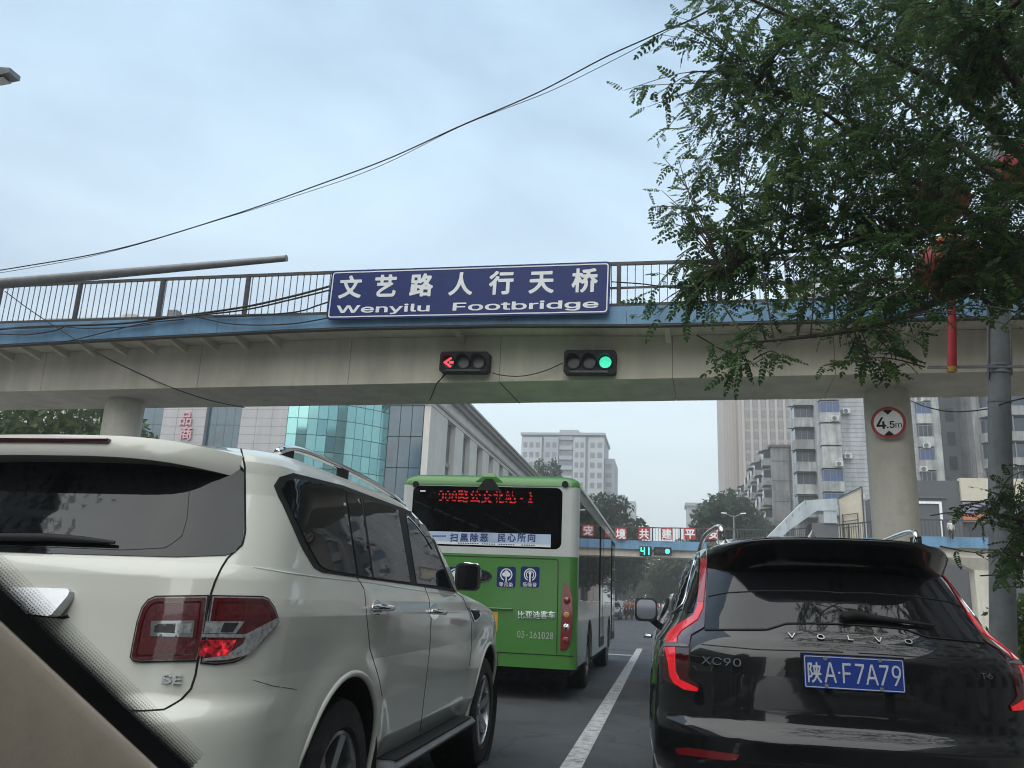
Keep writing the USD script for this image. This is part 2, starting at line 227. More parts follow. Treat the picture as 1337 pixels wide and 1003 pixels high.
MT = {}
def add(name, *a, **k): MT[name] = mat(name, *a, **k)
MT["asphalt"] = usdkit.material(stage, "/World/Looks/asphalt", {
    "geo": ("geometry", {}), "n1": ("noise_texture", {"scale": .8, "detail": 8.0, "roughness": .65}), "r1": ("rgb_ramp", {"ramp": [(.3, (.034, .036, .040)), (.5, (.052, .055, .060)), (.72, (.072, .074, .078))]}),
    "n2": ("noise_texture", {"scale": 90.0, "detail": 3.0}), "r2": ("rgb_ramp", {"ramp": [(.35, (.62, .62, .62)), (.65, (1.25, 1.25, 1.25))]}), "x2": ("mix_color", {"blend_type": "multiply", "fac": 1.0, "use_clamp_result": False}),
    "nd": ("noise_texture", {"scale": 1.6, "detail": 5.0}), "vm": ("vector_math", {"math_type": "multiply_add", "vector2": (.9, .9, .0)}), "vo": ("voronoi_texture", {"feature": "distance_to_edge", "scale": .42}), "r3": ("rgb_ramp", {"ramp": [(0, (.55, .55, .55)), (.005, (.4, .4, .4)), (.009, (0, 0, 0))]}),
    "x3": ("mix_color", {"b": (.014, .014, .015)}), "ns": ("noise_texture", {"scale": .55, "detail": 3.0}), "r4": ("rgb_ramp", {"ramp": [(.56, (0, 0, 0)), (.66, (.6, .6, .6))]}), "x4": ("mix_color", {"b": (.020, .020, .022)}),
    "b": ("bump", {"strength": .5, "distance": .01}), "p": ("principled_bsdf", {"roughness": .78})},
    [("geo.position", "n1.vector"), ("n1.fac", "r1.fac"), ("geo.position", "n2.vector"), ("n2.fac", "r2.fac"), ("r1.color", "x2.a"), ("r2.color", "x2.b"), ("geo.position", "nd.vector"), ("nd.color", "vm.vector1"), ("geo.position", "vm.vector3"), ("vm.vector", "vo.vector"), ("vo.distance", "r3.fac"), ("x2.result", "x3.a"), ("r3.color", "x3.fac"),
     ("geo.position", "ns.vector"), ("ns.fac", "r4.fac"), ("x3.result", "x4.a"), ("r4.color", "x4.fac"), ("x4.result", "p.base_color"), ("n2.fac", "b.height"), ("b.normal", "p.normal")], surface="p.BSDF")
add("paving", (.24, .23, .21), .85, var=.25, scale=2.0, bump=.3, bscale=40)
add("kerb_stone", (.33, .32, .30), .8, var=.25, scale=3.0, bump=.3)
add("road_paint", (.44, .44, .43), .7, var=.25, scale=6.0, dirt=((.09, .09, .09), 9.0, .47, .8), bump=.2, bscale=120)
add("concrete_paint", (.66, .615, .515), .75, var=.10, scale=.8, streak=.16, dirt=((.40, .365, .29), 1.0, .60, .55), bump=.12, bscale=90)
add("blue_paint", (.145, .30, .47), .5, var=.16, scale=1.5, streak=.25, dirt=((.16, .19, .21), 2.2, .6, .6))
add("rail_iron", (.06, .057, .058), .55, metal=.2, var=.3, scale=9.0, dirt=((.14, .07, .04), 12, .62, .6))
add("baluster_iron", (.13, .13, .135), .5, metal=.2, var=.3, scale=9.0)
add("grey_steel", (.21, .215, .22), .5, metal=.35, var=.25, scale=6.0, dirt=((.10, .075, .06), 5.0, .6, .5), bump=.1)
add("pole_concrete", (.19, .205, .215), .75, var=.28, scale=2.2, streak=.3, dirt=((.09, .10, .10), 4.0, .56, .6), bump=.25, bscale=50)
add("sign_blue", (.007, .022, .135), .42, var=.10, scale=2.5, dirt=((.016, .030, .12), 3.0, .62, .4), spec=.3)
add("sign_white", (.78, .80, .80), .45, var=.08, scale=6.0)
add("sign_red", (.36, .025, .025), .42, var=.2, scale=9.0)
add("pier_concrete", (.72, .685, .60), .78, var=.14, scale=1.6, streak=.12, dirt=((.50, .47, .39), 3.2, .52, .55), bump=.2, bscale=60)
add("black_plastic", (.007, .007, .008), .55, var=.2, scale=12.0, bump=.08, spec=.3)
add("matt_black", (.008, .008, .008), .85, var=.2)
add("cable_rubber", (.012, .012, .013), .65, var=.2)
add("lens_off", (.03, .031, .034), .25, var=.3, scale=30)
add("lens_grey", (.10, .103, .107), .3, var=.3, scale=40, bump=.4, bscale=120)
add("red_lamp", (.5, .02, .02), .4, emit=(1.0, .03, .05), es=1.25, var=.0)
add("green_lamp", (.02, .4, .25), .4, emit=(.05, .80, .46), es=.42, var=.5, scale=45)
add("green_led", (.02, .5, .3), .4, emit=(.05, 1.0, .5), es=.8, var=.0)
add("red_led", (.5, .02, .02), .4, emit=(1.0, .045, .05), es=1.35, var=.0)
# vehicles
add("pearl_paint", (.67, .675, .605), .28, var=.05, scale=1.5, coat=1.0, coat_rough=.04, dirt=((.50, .49, .42), 2.0, .60, .25), spec=.4)
add("black_paint", (.0045, .005, .0055), .35, var=.1, coat=1.0, coat_rough=.02, dirt=((.013, .013, .0125), 4.0, .62, .25), spec=.15)
add("white_paint", (.66, .68, .68), .3, coat=1.0, var=.05)
add("dark_paint", (.02, .024, .03), .25, coat=1.0, var=.1)
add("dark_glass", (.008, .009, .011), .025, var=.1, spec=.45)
add("mirror_face", (.30, .31, .34), .03, metal=1.0, var=.05)
add("rubber", (.014, .014, .014), .7, var=.2, scale=20)
add("tyre_rubber", (.018, .018, .018), .8, var=.3, scale=14, bump=.3, dirt=((.07, .065, .058), 7.0, .55, .5))
add("chrome", (.82, .83, .84), .07, metal=1.0, var=.03)
add("alloy", (.42, .43, .44), .28, metal=.9, var=.1, dirt=((.08, .075, .07), 6, .55, .5))
add("tail_red", (.085, .009, .011), .10, var=.35, scale=55, coat=1.0, bump=.12, bscale=220)
add("tail_dark_red", (.045, .005, .006), .12, var=.15, scale=30, coat=1.0)
add("bus_tail_red", (.19, .014, .020), .2, var=.2, scale=30, coat=1.0)
add("dim_chrome", (.42, .43, .44), .22, metal=1.0, var=.1)
add("tail_glow", (.35, .01, .015), .2, emit=(1.0, .010, .022), es=.18, var=.35, scale=30, coat=1.0)
add("tail_dim", (.20, .008, .012), .15, emit=(1.0, .02, .035), es=.055, var=.3, scale=25, coat=1.0)
add("spark_red", (.4, .01, .02), .2, emit=(1.0, .03, .05), es=.34, var=.3)
add("tail_glow_soft", (.4, .01, .015), .25, emit=(1.0, .03, .04), es=.42, var=.2, scale=30, coat=1.0)
add("reflector_red", (.16, .012, .014), .2, var=.2, coat=1.0)
add("clear_lens", (.27, .28, .29), .12, var=.6, scale=70, coat=1.0)
add("amber_lens", (.50, .22, .03), .2, var=.2, coat=1.0)
add("plate_blue", (.010, .040, .25), .38, var=.08)
add("plate_white", (.50, .53, .56), .45, var=.1, scale=30)
add("plate_yellow", (.66, .36, .05), .45, var=.08)
add("bus_green", (.062, .215, .040), .36, var=.10, scale=1.2, coat=.4, coat_rough=.12, dirt=((.075, .14, .05), 2.2, .56, .5))
add("bus_white", (.55, .58, .56), .32, var=.08, scale=1.5, coat=.4, coat_rough=.1, dirt=((.33, .36, .33), 2.2, .58, .5))
add("bus_side", (.25, .30, .255), .25, var=.12, scale=1.5, coat=.6, coat_rough=.05, dirt=((.15, .19, .15), 2.2, .55, .5))
add("bus_inside", (.10, .105, .11), .7, var=.2)
add("seat_cloth", (.05, .06, .09), .8, var=.3)
add("lettering_silver", (.62, .66, .64), .3, metal=.6, var=.2, scale=20)
add("lettering_white", (.66, .70, .68), .5, var=.15, scale=20)
add("lettering_navy", (.025, .04, .17), .5, var=.1)
# own car
add("trim_beige", (.46, .385, .305), .85, var=.10, scale=40, bump=.25, bscale=900)
add("frit_black", (.004, .004, .004), .3, var=.1)
# buildings
add("store_tile", (.41, .40, .405), .5, var=.07, scale=.7, streak=.08)
add("store_joint", (.30, .295, .30), .8, var=.1)
add("store_stone", (.60, .575, .525), .7, var=.08, scale=.6, streak=.12)
add("store_cornice", (.30, .285, .27), .7, var=.12, scale=.6, streak=.2)
add("store_dark_glass", (.035, .085, .12), .09, var=.5, scale=.35, spec=.8)
add("red_letter", (.58, .32, .36), .5, var=.1)
add("slot_glass", (.05, .055, .06), .08, var=.3, scale=.5)
for k, c in enumerate(((.22, .44, .44), (.20, .40, .41), (.25, .48, .47), (.15, .31, .35))): add(f"teal_glass_{'abcd'[k]}", c, .06, metal=.75, var=.06, scale=.3)
add("mullion", (.05, .13, .14), .5, metal=.4)
add("tower_wall", (.29, .315, .335), .8, var=.08, scale=.15)
add("tower_pale", (.36, .38, .395), .8, var=.08, scale=.15)
add("tower_window", (.12, .14, .16), .25, var=.4, scale=.3)
add("brown_wall", (.30, .265, .24), .8, var=.08, scale=.1)
add("brown_pale", (.36, .325, .30), .8, var=.08, scale=.1)
add("brown_window", (.17, .165, .16), .3, var=.35, scale=.3)
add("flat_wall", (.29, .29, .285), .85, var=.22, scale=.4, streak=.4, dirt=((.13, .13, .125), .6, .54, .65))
add("flat_tile", (.40, .415, .43), .7, var=.14, scale=.6, streak=.25, dirt=((.22, .225, .23), .7, .60, .5))
add("flat_white", (.40, .41, .40), .75, var=.28, scale=.9, streak=.45, dirt=((.17, .165, .15), 1.2, .58, .6))
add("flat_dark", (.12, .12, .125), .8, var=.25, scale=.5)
add("flat_window", (.035, .042, .055), .12, var=.5, scale=.6)
add("blue_window", (.05, .08, .18), .15, var=.3, scale=.6)
add("window_frame", (.18, .185, .19), .6, var=.2)
add("unit_white", (.48, .48, .46), .6, var=.15)
add("canopy_sheet", (.44, .49, .51), .45, var=.15, scale=.8, streak=.25)
add("shop_grey", (.075, .078, .085), .6, var=.15)
add("shop_cream", (.52, .48, .38), .7, var=.08)
add("shop_purple", (.24, .19, .30), .6, var=.9, scale=4.0, detail=2.0)
add("shop_orange", (.50, .16, .06), .6, var=.15)
add("lantern_red", (.24, .006, .010), .5, var=.2, scale=6)
add("lantern_gold", (.42, .25, .05), .5, var=.2, scale=14)
add("banner_red", (.36, .015, .022), .6, var=.12)
# planting
add("bark", (.075, .062, .05), .9, var=.35, scale=8, bump=.6, bscale=25)
MT["leaf_near"] = leafmat("leaf_near", (.042, .094, .028), trans=.36); MT["leaf_mid"] = leafmat("leaf_mid", (.036, .060, .026)); MT["leaf_bright"] = leafmat("leaf_bright", (.075, .115, .035))
# people
add("skin", (.42, .27, .20), .6, var=.1)
for n_, c_ in (("cloth_white", (.62, .62, .62)), ("cloth_orange", (.42, .14, .05)), ("cloth_dark", (.025, .028, .035)), ("cloth_brown", (.18, .10, .06)), ("cloth_red", (.38, .04, .04)), ("hair", (.012, .010, .009))): add(n_, c_, .8, var=.15, scale=9)
MT["lamp_glow"] = usdkit.material(stage, "/World/Looks/lamp_glow", {"geo": ("geometry", {}), "n": ("noise_texture", {"scale": 38.0, "detail": 3.0, "roughness": .6}), "r": ("rgb_ramp", {"ramp": [(.40, (.0, .0, .0)), (.56, (.12, .12, .12)), (.66, (.42, .42, .42))]}),
    "p": ("principled_bsdf", {"base_color": (.10, .008, .010), "roughness": .15, "coat_weight": 1.0, "emission_color": (1.0, .03, .05)})}, [("geo.position", "n.vector"), ("n.fac", "r.fac"), ("r.color", "p.emission_strength")], surface="p.BSDF")
# ================================================================ the setting: ground, road, markings, pavements
def sheet(name, x0, x1, y0, y1, z, m, parent=None, kind="structure", label=None, cat=None):
    return obj(name, (np.array([[x0, y0, z], [x1, y0, z], [x1, y1, z], [x0, y1, z]]), np.array([[0, 1, 2, 3]])), m, parent, kind=kind, label=label, cat=cat)
sheet("ground", -900, 900, -900, 900, -.06, MT["paving"], label="grey paved ground reaching out under the whole city block", cat="ground")
sheet("road", -12.5, 3.1, -300, 400, 0.0, MT["asphalt"], label="dark grey worn asphalt of the main road under the cars", cat="road")
sheet("side_road", -120, -12.5, 26, 56, 0.0, MT["asphalt"], label="asphalt side road joining from the left beyond the stop line", cat="road")
sheet("side_road", 3.1, 120, 26, 56, 0.0, MT["asphalt"], label="asphalt side road joining from the right beyond the stop line", cat="road")
sheet("lane_line", -.81, -.645, -2, 25.6, .004, MT["road_paint"], label="solid white line between the bus lane and the black car's lane", cat="road marking")
sheet("stop_line", -3.95, -.83, 21.9, 22.3, .004, MT["road_paint"], label="white stop line across the lane ahead of the green bus", cat="road marking")
for k in range(6): sheet("lane_dash", -.79, -.65, 60+k*9, 64+k*9, .004, MT["road_paint"], label="broken white lane line far up the road beyond the crossing", cat="road marking")
for s, (y0, y1) in (("near", (-300, 26)), ("far", (56, 400))):
    for x0, x1, kx, w in ((3.25, 40, 3.175, "right"), (-40, -12.65, -12.575, "left")):
        obj("pavement", MB().box((x0, y0, -.05), (x1, y1, .12)), MT["paving"], kind="structure", label=f"grey paved walkway along the {w} side of the road, {s} side of the crossing", cat="pavement")
        obj("kerb", MB().box((kx-.07, y0, -.05), (kx+.07, y1, .135), .02), MT["kerb_stone"], kind="structure", label=f"pale stone kerb along the {w} walkway, {s} side of the crossing", cat="kerb")

# ================================================================ the footbridge overhead
UX = np.array([1, -.055, 0])/math.hypot(1, .055); VY = np.array([.055, 1, 0])/math.hypot(1, .055)
B0 = np.array([0, 15.7, 0.0])
def bp(u, v, z): return B0+u*UX+v*VY+np.array([0, 0, z])
def bat(px, py, v):
    d = ray(px, py); t = (v-np.dot(CAM-B0, VY))/np.dot(d, VY); return CAM+d*t
def buz(px, py, v):
    q = bat(px, py, v); return np.dot(q-B0, UX), q[2]
ST = np.array([[-24, 6.36, 6.93, 7.95], [-15, 6.385, 6.885, 7.89], [-11, 6.45, 6.84, 7.85], [-6.8, 6.50, 6.77, 7.79], [-3, 6.43, 6.73, 7.70], [-.4, 6.33, 6.69, 7.635], [2, 6.31, 6.66, 7.58], [6, 6.25, 6.58, 7.49], [14, 6.1, 6.42, 7.3]])
def zb(u): return np.interp(u, ST[:, 0], ST[:, 1])
def zt(u): return np.interp(u, ST[:, 0], ST[:, 2])
def zr(u): return np.interp(u, ST[:, 0], ST[:, 3])
def strip(u0, u1, v0, v1, zlo, zhi, step=1.5):
    """a long bar along the bridge that follows its camber"""
    us = np.arange(u0, u1+1e-6, step); us = np.append(us, u1) if u1-us[-1] > .01 else us
    m = MB()
    v = np.array([bp(u, vv, zz) for u in us for vv, zz in ((v0, zlo(u)), (v1, zlo(u)), (v1, zhi(u)), (v0, zhi(u)))])
    q = [[4*i+j, 4*i+(j+1) % 4, 4*i+4+(j+1) % 4, 4*i+4+j] for i in range(len(us)-1) for j in range(4)]
    q += [[3, 2, 1, 0], [4*len(us)-4+k for k in range(4)]]
    return m.add(v, [r[::-1] for r in q])
br = thing("footbridge", "cream concrete footbridge with a blue edge beam, spanning the road overhead", "footbridge", bp(0, 0, 0))
SOF = 5.5
js = [-24.0]+sorted(buz(x, 470, 0)[0] for x in (60, 262, 457, 653, 878, 1090))+[8.0, 11.0, 14.0]
for a, b in zip(js[:-1], js[1:]):
    obj("girder_section", strip(a+.005, b-.005, 0, 1.87, lambda u: SOF, lambda u: zb(u)+.03, 3.0), MT["concrete_paint"], br)
obj("girder_core", strip(-23.9, 13.9, .02, 1.85, lambda u: SOF+.03, lambda u: zb(u), 3.0), MT["matt_black"], br)
obj("deck", strip(-24, 14, -.79, 2.70, lambda u: zb(u)+.04, lambda u: zt(u)-.10), MT["concrete_paint"], br)
fj = [-24.0]+sorted(buz(x, 415, -.85)[0] for x in (120, 285, 668, 668+150, 1010, 1190))+[9.0, 14.0]
for a, b in zip(fj[:-1], fj[1:]):
    obj("edge_beam", strip(a+.004, b-.004, -.85, -.79, zb, zt), MT["blue_paint"], br)
obj("edge_beam", strip(-24, 14, 2.70, 2.76, zb, zt), MT["blue_paint"], br)
obj("drip_edge", strip(-24, 14, -.84, -.70, lambda u: zb(u)-.035, lambda u: zb(u)-.003), MT["rail_iron"], br)
u = -20.0
while u < 12:
    top = zb(u)+.04
    tri = np.array([(-.72, top), (0.02, top), (0.02, top-.17), (-.66, top-.05)])
    m = MB()
    v = np.array([bp(u+s*.05, a, z) for s in (-1, 1) for a, z in tri])
    m.add(v, np.array([[0, 1, 2], [0, 2, 3], [4, 6, 5], [4, 7, 6]])); m.add(v, [[i, 4+i, 4+(i+1) % 4, (i+1) % 4] for i in range(4)])
    obj("bracket", m, MT["concrete_paint"], br)
    u += .78 if u < -8.6 else 4.2
RV = -.72
obj("top_rail", strip(-24, 14, RV-.035, RV+.035, lambda u: zr(u)-.055, zr), MT["rail_iron"], br)
obj("bottom_rail", strip(-24, 14, RV-.03, RV+.03, lambda u: zt(u)+.04, lambda u: zt(u)+.10), MT["rail_iron"], br)
obj("middle_rail", strip(-1.2, 14, RV+.03, RV+.06, lambda u: zt(u)+.42, lambda u: zt(u)+.46), MT["rail_iron"], br)
pu = sorted(buz(x, 385, RV)[0] for x in (0, 103, 211, 322, 808, 940))
pu = [pu[0]-2.15*k for k in (4, 3, 2, 1)]+pu[:4]+[pu[3]+2.1, pu[3]+4.2, pu[4]-1.9]+pu[4:]+[pu[-1]+1.95*k for k in range(1, 6)]
for q in pu:
    obj("rail_post", MB().box((-.04, -.04, 0), (.04, .04, zr(q)-.05-zt(q)+.12)) if False else MB().obox(bp(q, RV, (zr(q)-.05+zt(q)-.12)/2), UX*.038, VY*.038, EZ*(zr(q)-.05-zt(q)+.12)/2), MT["rail_iron"], br)
q = -16.6
while q < 9.5:
    if min(abs(q-np.array(pu))) > .06:
        z0, z1 = zt(q)+.09, zr(q)-.05
        obj("baluster", MB().obox(bp(q, RV, (z0+z1)/2), UX*.0075, VY*.0075, EZ*(z1-z0)/2), MT["baluster_iron"], br)
    q += .152
far = MB(); q = -24.0
while q < 14:
    far.obox(bp(q, 2.66, (zt(q)+zr(q))/2), UX*.012, VY*.012, EZ*(zr(q)-zt(q))/2); q += .30
far.v.append(strip(-24, 14, 2.63, 2.69, lambda u: zr(u)-.05, zr).arrays()[0]); far.f.append(strip(-24, 14, 2.63, 2.69, lambda u: zr(u)-.05, zr).arrays()[1]+far.n); far.n += len(far.v[-1])
obj("back_railing", far, MT["rail_iron"], br)
for c, r in (((4.28, 16.75), .42), ((-12.75, 17.45), .44)):
    prof = [(r, -.05), (r, SOF-.16), (r-.012, SOF-.08), (r-.05, SOF-.03), (r-.055, SOF+.02)]
    obj("pier", MB().lathe(prof, (c[0], c[1], 0), sides=48), MT["pier_concrete"], br, smooth=40)
# expansion plate and drain pipe under the deck
obj("joint_strip", strip(js[4]-.012, js[4]+.012, -.006, 1.88, lambda u: SOF-.006, lambda u: SOF-.001, 3), MT["rail_iron"], br)

# the bridge's name board
p0, p1, p2 = bat(427, 418, -.95), bat(795.5, 411, -.95), bat(431, 355, -.95)
sx = p1-p0; SW = np.linalg.norm(sx); sx /= SW; sn = -VY; sy = np.cross(sn, sx); sy /= np.linalg.norm(sy)
SH = np.dot(p2-p0, sy)
sg = thing("bridge_name_board", "long blue board reading the footbridge's name in white, hung on the railing", "sign", p0)
obj("panel", MB().prism(rrect(0, 0, SW, SH, .07), p0, sx, sy, .045), MT["sign_blue"], sg)
obj("border", MB().prism(rrect(.035, .035, SW-.035, SH-.035, .06).difference(rrect(.058, .058, SW-.058, SH-.058, .045)), p0+np.cross(sx, sy)*.046, sx, sy, .002), MT["sign_white"], sg)
zf = p0+np.cross(sx, sy)*.046
for ch, fx in zip("文艺路人行天桥", (.079, .212, .345, .488, .632, .770, .916)):
    e = .50
    obj("character", MB().prism(shapely.affinity.affine_transform(glyph("b"+ch), [e, 0, 0, e, fx*SW-e*.5, SH*.655-e*.39]), zf, sx, sy, .003), MT["sign_white"], sg)
for wd, a, b in (("Wenyilu", .033, .383), ("Footbridge", .458, .965)):
    t = meshkit.text_mesh(wd, .155, .003, True); w = t.vertices[:, 0].max()
    obj("lettering", text(wd, .155, zf+sx*a*SW+sy*SH*.125, sx, sy, .003, sx=(b-a)*SW/w, bold=True), MT["sign_white"], sg)
fr = MB()
for fx in (.06, .35, .65, .94):
    fr.beam(p0+sx*fx*SW+sy*.05-np.cross(sx, sy)*.03, p0+sx*fx*SW+sy*(SH-.05)-np.cross(sx, sy)*.03, .05, .05, up=VY)
for fx in (.06, .94): fr.beam(p0+sx*fx*SW+sy*SH*.8-np.cross(sx, sy)*.03, p0+sx*fx*SW+sy*SH*.8-np.cross(sx, sy)*.24, .04, .04)
obj("frame", fr, MT["grey_steel"], sg)

# signals on the girder
def signal(name, label, x0, x1, ytop, ybot, lit):
    """horizontal three-lamp traffic light; lit = (index, shape)"""
    c0, c1 = bat(x0, (ytop+ybot)/2, -.30), bat(x1, (ytop+ybot)/2, -.30)
    zt_, zb_ = bat((x0+x1)/2, ytop, -.3)[2], bat((x0+x1)/2, ybot, -.3)[2]
    w = np.linalg.norm(c1-c0); ux = (c1-c0)/w; n = np.cross(ux, EZ); n /= np.linalg.norm(n); uy = np.cross(n, ux); h = zt_-zb_
    o = (c0+c1)/2; o = o*1; o[2] = (zt_+zb_)/2
    t = thing(name, label, "traffic light", o, group="signal boxes on the footbridges")
    obj("housing", MB().prism(rrect(-w/2, -h/2, w/2, h/2, .07), o-n*.20, ux, uy, .20), MT["black_plastic"], t, smooth=30)
    obj("back_plate", MB().prism(rrect(-w*.4, -h*.30, w*.4, h*.30, .03), o-n*.285, ux, uy, .083), MT["black_plastic"], t)
    for k in range(3):
        c = o+ux*(k-1)*w*.305+uy*(-.015)
        r = .118
        on = lit[0] == k
        ring = Point(0, 0).buffer(r+.022, quad_segs=10).difference(Point(0, 0).buffer(r, quad_segs=10))
        obj("lens_ring", MB().prism(ring, c+n*.001, ux, uy, .022), MT["black_plastic"], t)
        disc = Point(0, 0).buffer(r, quad_segs=12)
        L = obj("lens", MB().prism(disc, c+n*.001, ux, uy, .010), MT["lens_off"] if (on and lit[1] == "arrow") else MT["green_lamp"] if on else MT["lens_grey"] if (lit[1] == "arrow") else MT["lens_off"], t, label="lit green lamp" if (on and lit[1] != "arrow") else None)
        if on and lit[1] == "arrow":
            a = shapely.union_all([shapely.LineString([(.035, .085), (-.085, 0), (.035, -.085)]).buffer(.020, cap_style="square", join_style="mitre"),
                                   shapely.union_all([shapely.box(.015+.03*i, -.022, .040+.03*i, .022) for i in range(3)])])
            obj("lit_arrow", MB().prism(a, c+n*.012, ux, uy, .004), MT["red_lamp"], t, label="glowing red arrow pointing left")
        # visor: upper two thirds of a tube
        vis = MB(); g = np.radians(np.linspace(-25, 205, 22)); ring_ = []
        for rr in (r+.024, r+.018):
            for dn in (.0, 1.0):
                ring_.append(np.array([c+n*(.022+dn*(.06+.13*max(0, math.sin(x)*.7+.3)))+ux*rr*math.cos(x)+uy*rr*math.sin(x) for x in g]))
        a0, a1, b0, b1 = ring_
        for P_, Q_ in ((a0, a1), (b1, b0), (a1, b1)):
            k_ = len(g); vis.add(np.vstack([P_, Q_]), [[i, i+1, k_+i+1, k_+i] for i in range(k_-1)])
        obj("visor", vis, MT["black_plastic"], t, smooth=40)
    obj("lower_bar", MB().obox(o-uy*h*.42+n*.012, ux*w*.36, uy*.022, n*.012), MT["lens_off"], t)
    return t, o, ux, uy, n, w, h
s1 = signal("traffic_light", "black signal box on the girder showing a red left arrow", 574, 638, 459, 486, (0, "arrow"))
s2 = signal("traffic_light", "black signal box on the girder showing a round green light", 736, 804, 457, 488, (2, "disc"))

# round height limit sign on the right pier
hc = np.array([4.28, 16.75, 0]); hd = CAM-hc; hd[2] = 0; hd /= np.linalg.norm(hd); c = hc+hd*.50; c[2] = at(1160, 552, Y=c[1])[2]
c[0] = at(1160, 552, Y=c[1])[0]
ux = np.cross(EZ, hd); ux /= np.linalg.norm(ux)
hs = thing("height_limit_sign", "round red-rimmed sign on the pier limiting height to 4.5 m", "sign", c)
R = .305
obj("disc", MB().prism(Point(0, 0).buffer(R, quad_segs=14), c-hd*.02, ux, EZ, .02), MT["sign_white"], hs)
obj("rim", MB().prism(Point(0, 0).buffer(R, quad_segs=14).difference(Point(0, 0).buffer(R*.83, quad_segs=14)), c+hd*.0005, ux, EZ, .004), MT["sign_red"], hs)
inner = Point(0, 0).buffer(R*.82, quad_segs=14)
for s in (1, -1):
    obj("arrow_mark", MB().prism(Polygon([(-R*.52, s*R*1.0), (R*.52, s*R*1.0), (0, s*R*.50)] if s > 0 else [(R*.52, s*R*1.0), (-R*.52, s*R*1.0), (0, s*R*.50)]).intersection(inner), c+hd*.0005, ux, EZ, .003), MT["matt_black"], hs)
obj("number", text("4", .215, c+hd*.0005-ux*.228-EZ*.110, ux, EZ, .003, bold=True), MT["matt_black"], hs)
obj("number", text(".5", .125, c+hd*.0005-ux*.045-EZ*.100, ux, EZ, .003, bold=True), MT["matt_black"], hs)
obj("lettering", text("m", .11, c+hd*.0005+ux*.105-EZ*.10, ux, EZ, .003), MT["matt_black"], hs)
obj("clamp", MB().obox(c-hd*.05, ux*.03, EZ*.2, hd*.03), MT["grey_steel"], hs)

# ================================================================ cables
def catm(P, n=10):
    P = np.asarray(P, float); out = []
    for i in range(len(P)-1):
        a, b, c_, d = P[max(i-1, 0)], P[i], P[i+1], P[min(i+2, len(P)-1)]
        for t in np.linspace(0, 1, n, endpoint=False):
            out.append(.5*((2*b)+(-a+c_)*t+(2*a-5*b+4*c_-d)*t*t+(-a+3*b-3*c_+d)*t**3))
    return np.array(out+[P[-1]])
def cable(pts, r, label, name="cable", sides=6, group="cables strung along and across the footbridge"):
    p = catm(pts); o = MB().tube(p, r, sides)
    return obj(name, o, MT["cable_rubber"], None, smooth=True, label=label, cat="cable", group=group)
SKYC = [(-260, 395, 15), (0, 353, 14), (150, 326, 13.8), (300, 282, 13.6), (420, 240, 13.2), (510, 206, 13), (600, 165, 12.6), (700, 122, 12.2), (790, 75, 11.8), (860, 43, 11.4), (960, -8, 11), (1400, -300, 9)]
cable([at(x, y, Y=Y) for x, y, Y in SKYC], .0115, "thick black cable sweeping up across the sky into the tree", "overhead_cable")
p = catm([at(x, y, Y=Y) for x, y, Y in SKYC], 10)
w_ = np.linspace(0, 60, len(p)); g_ = np.clip(np.linspace(-.25, 1.2, len(p)), 0, 1)
p2 = p+np.stack([0*w_, 0*w_, (-.035-.05*g_)*(1+.8*np.sin(w_*.33))], 1)
obj("overhead_cable", MB().tube(p2, .006, 5), MT["cable_rubber"], None, smooth=True, label="thin second wire lashed loosely under the thick sky cable", cat="cable")
cable([at(1337+x, y, Y=9.5) for x, y in ((-440, 30), (-395, 62), (-300, 120), (-150, 190), (60, 300))], .006, "thin wire running down through the tree crown beside the sky", "overhead_cable")
def c7(x, y): return x/3.109, 320+y/3.109
def c2_(x, y): return x/5.57, 400+y/5.57
V = -.93
cable([bat(*q, V) for q in ((430, 374), c7(1200, 205), c7(1000, 250), c7(760, 285), c7(500, 318), c7(200, 330), (0, 430), (-200, 450))], .024, "thickest black cable of the bundle looping off the name board's left edge")
cable([bat(*q, V-.03) for q in ((430, 379), c7(1180, 222), c7(1000, 262), c7(800, 285), c7(600, 300))], .018, "second black cable just under the thickest one left of the name board")
cable([bat(*q, V) for q in ((430, 394), c7(1290, 245), c7(1200, 272), c7(1000, 288), c7(870, 292))], .016, "short black cable curling from the board's left edge to the bottom rail")
cable([bat(*q, V) for q in ((430, 415), c7(1200, 318), c7(1050, 325), c7(920, 318), c7(800, 292))], .014, "black cable sagging over the blue beam just left of the board")
cable([bat(*q, V) for q in (c2_(1337, 95), c2_(1050, 125), c2_(760, 190), c2_(560, 240), c2_(450, 262))], .012, "thin cable slanting down the blue beam to its lower edge")
cable([bat(*q, V) for q in (c2_(-40, 200), c2_(180, 207), c2_(330, 190), c2_(420, 172), c2_(480, 142))], .013, "cable lying on the far left of the blue beam, curving upward")
cable([bat(*q, V-.02) for q in (c2_(-40, 165), c2_(200, 160), c2_(450, 150), c2_(620, 160), c2_(900, 152), c2_(1100, 130))], .011, "wavy thin cable along the top of the blue beam at far left")
cable([bat(*q, -.95) for q in (c7(20, 188), c7(120, 262), c7(230, 335), c7(400, 440))]+[bat(*c7(540, 510), -.05), bat(*c7(700, 580), -.03), bat(*c7(850, 630), .9), bat(*c7(992, 660), 1.9)], .011, "thin wire crossing the girder diagonally to the soffit's back edge")
cable([bat(*q, -.12) for q in ((643, 487), (655, 490), (675, 491.5), (695, 489), (715, 483), (735, 474))], .010, "thin wire slung between the two signal boxes on the girder")
cable([bat(*q, -.12) for q in ((583, 487), (576, 495), (571, 500))]+[bat(565, 514, .7), bat(560, 526, 1.88)], .012, "lead dropping from the red signal box across the soffit, longer one")
cable([bat(*q, -.12) for q in ((581, 487), (575, 496))]+[bat(570, 505, .4), bat(571.5, 520, 1.4)], .009, "lead dropping from the red signal box across the soffit, shorter one")
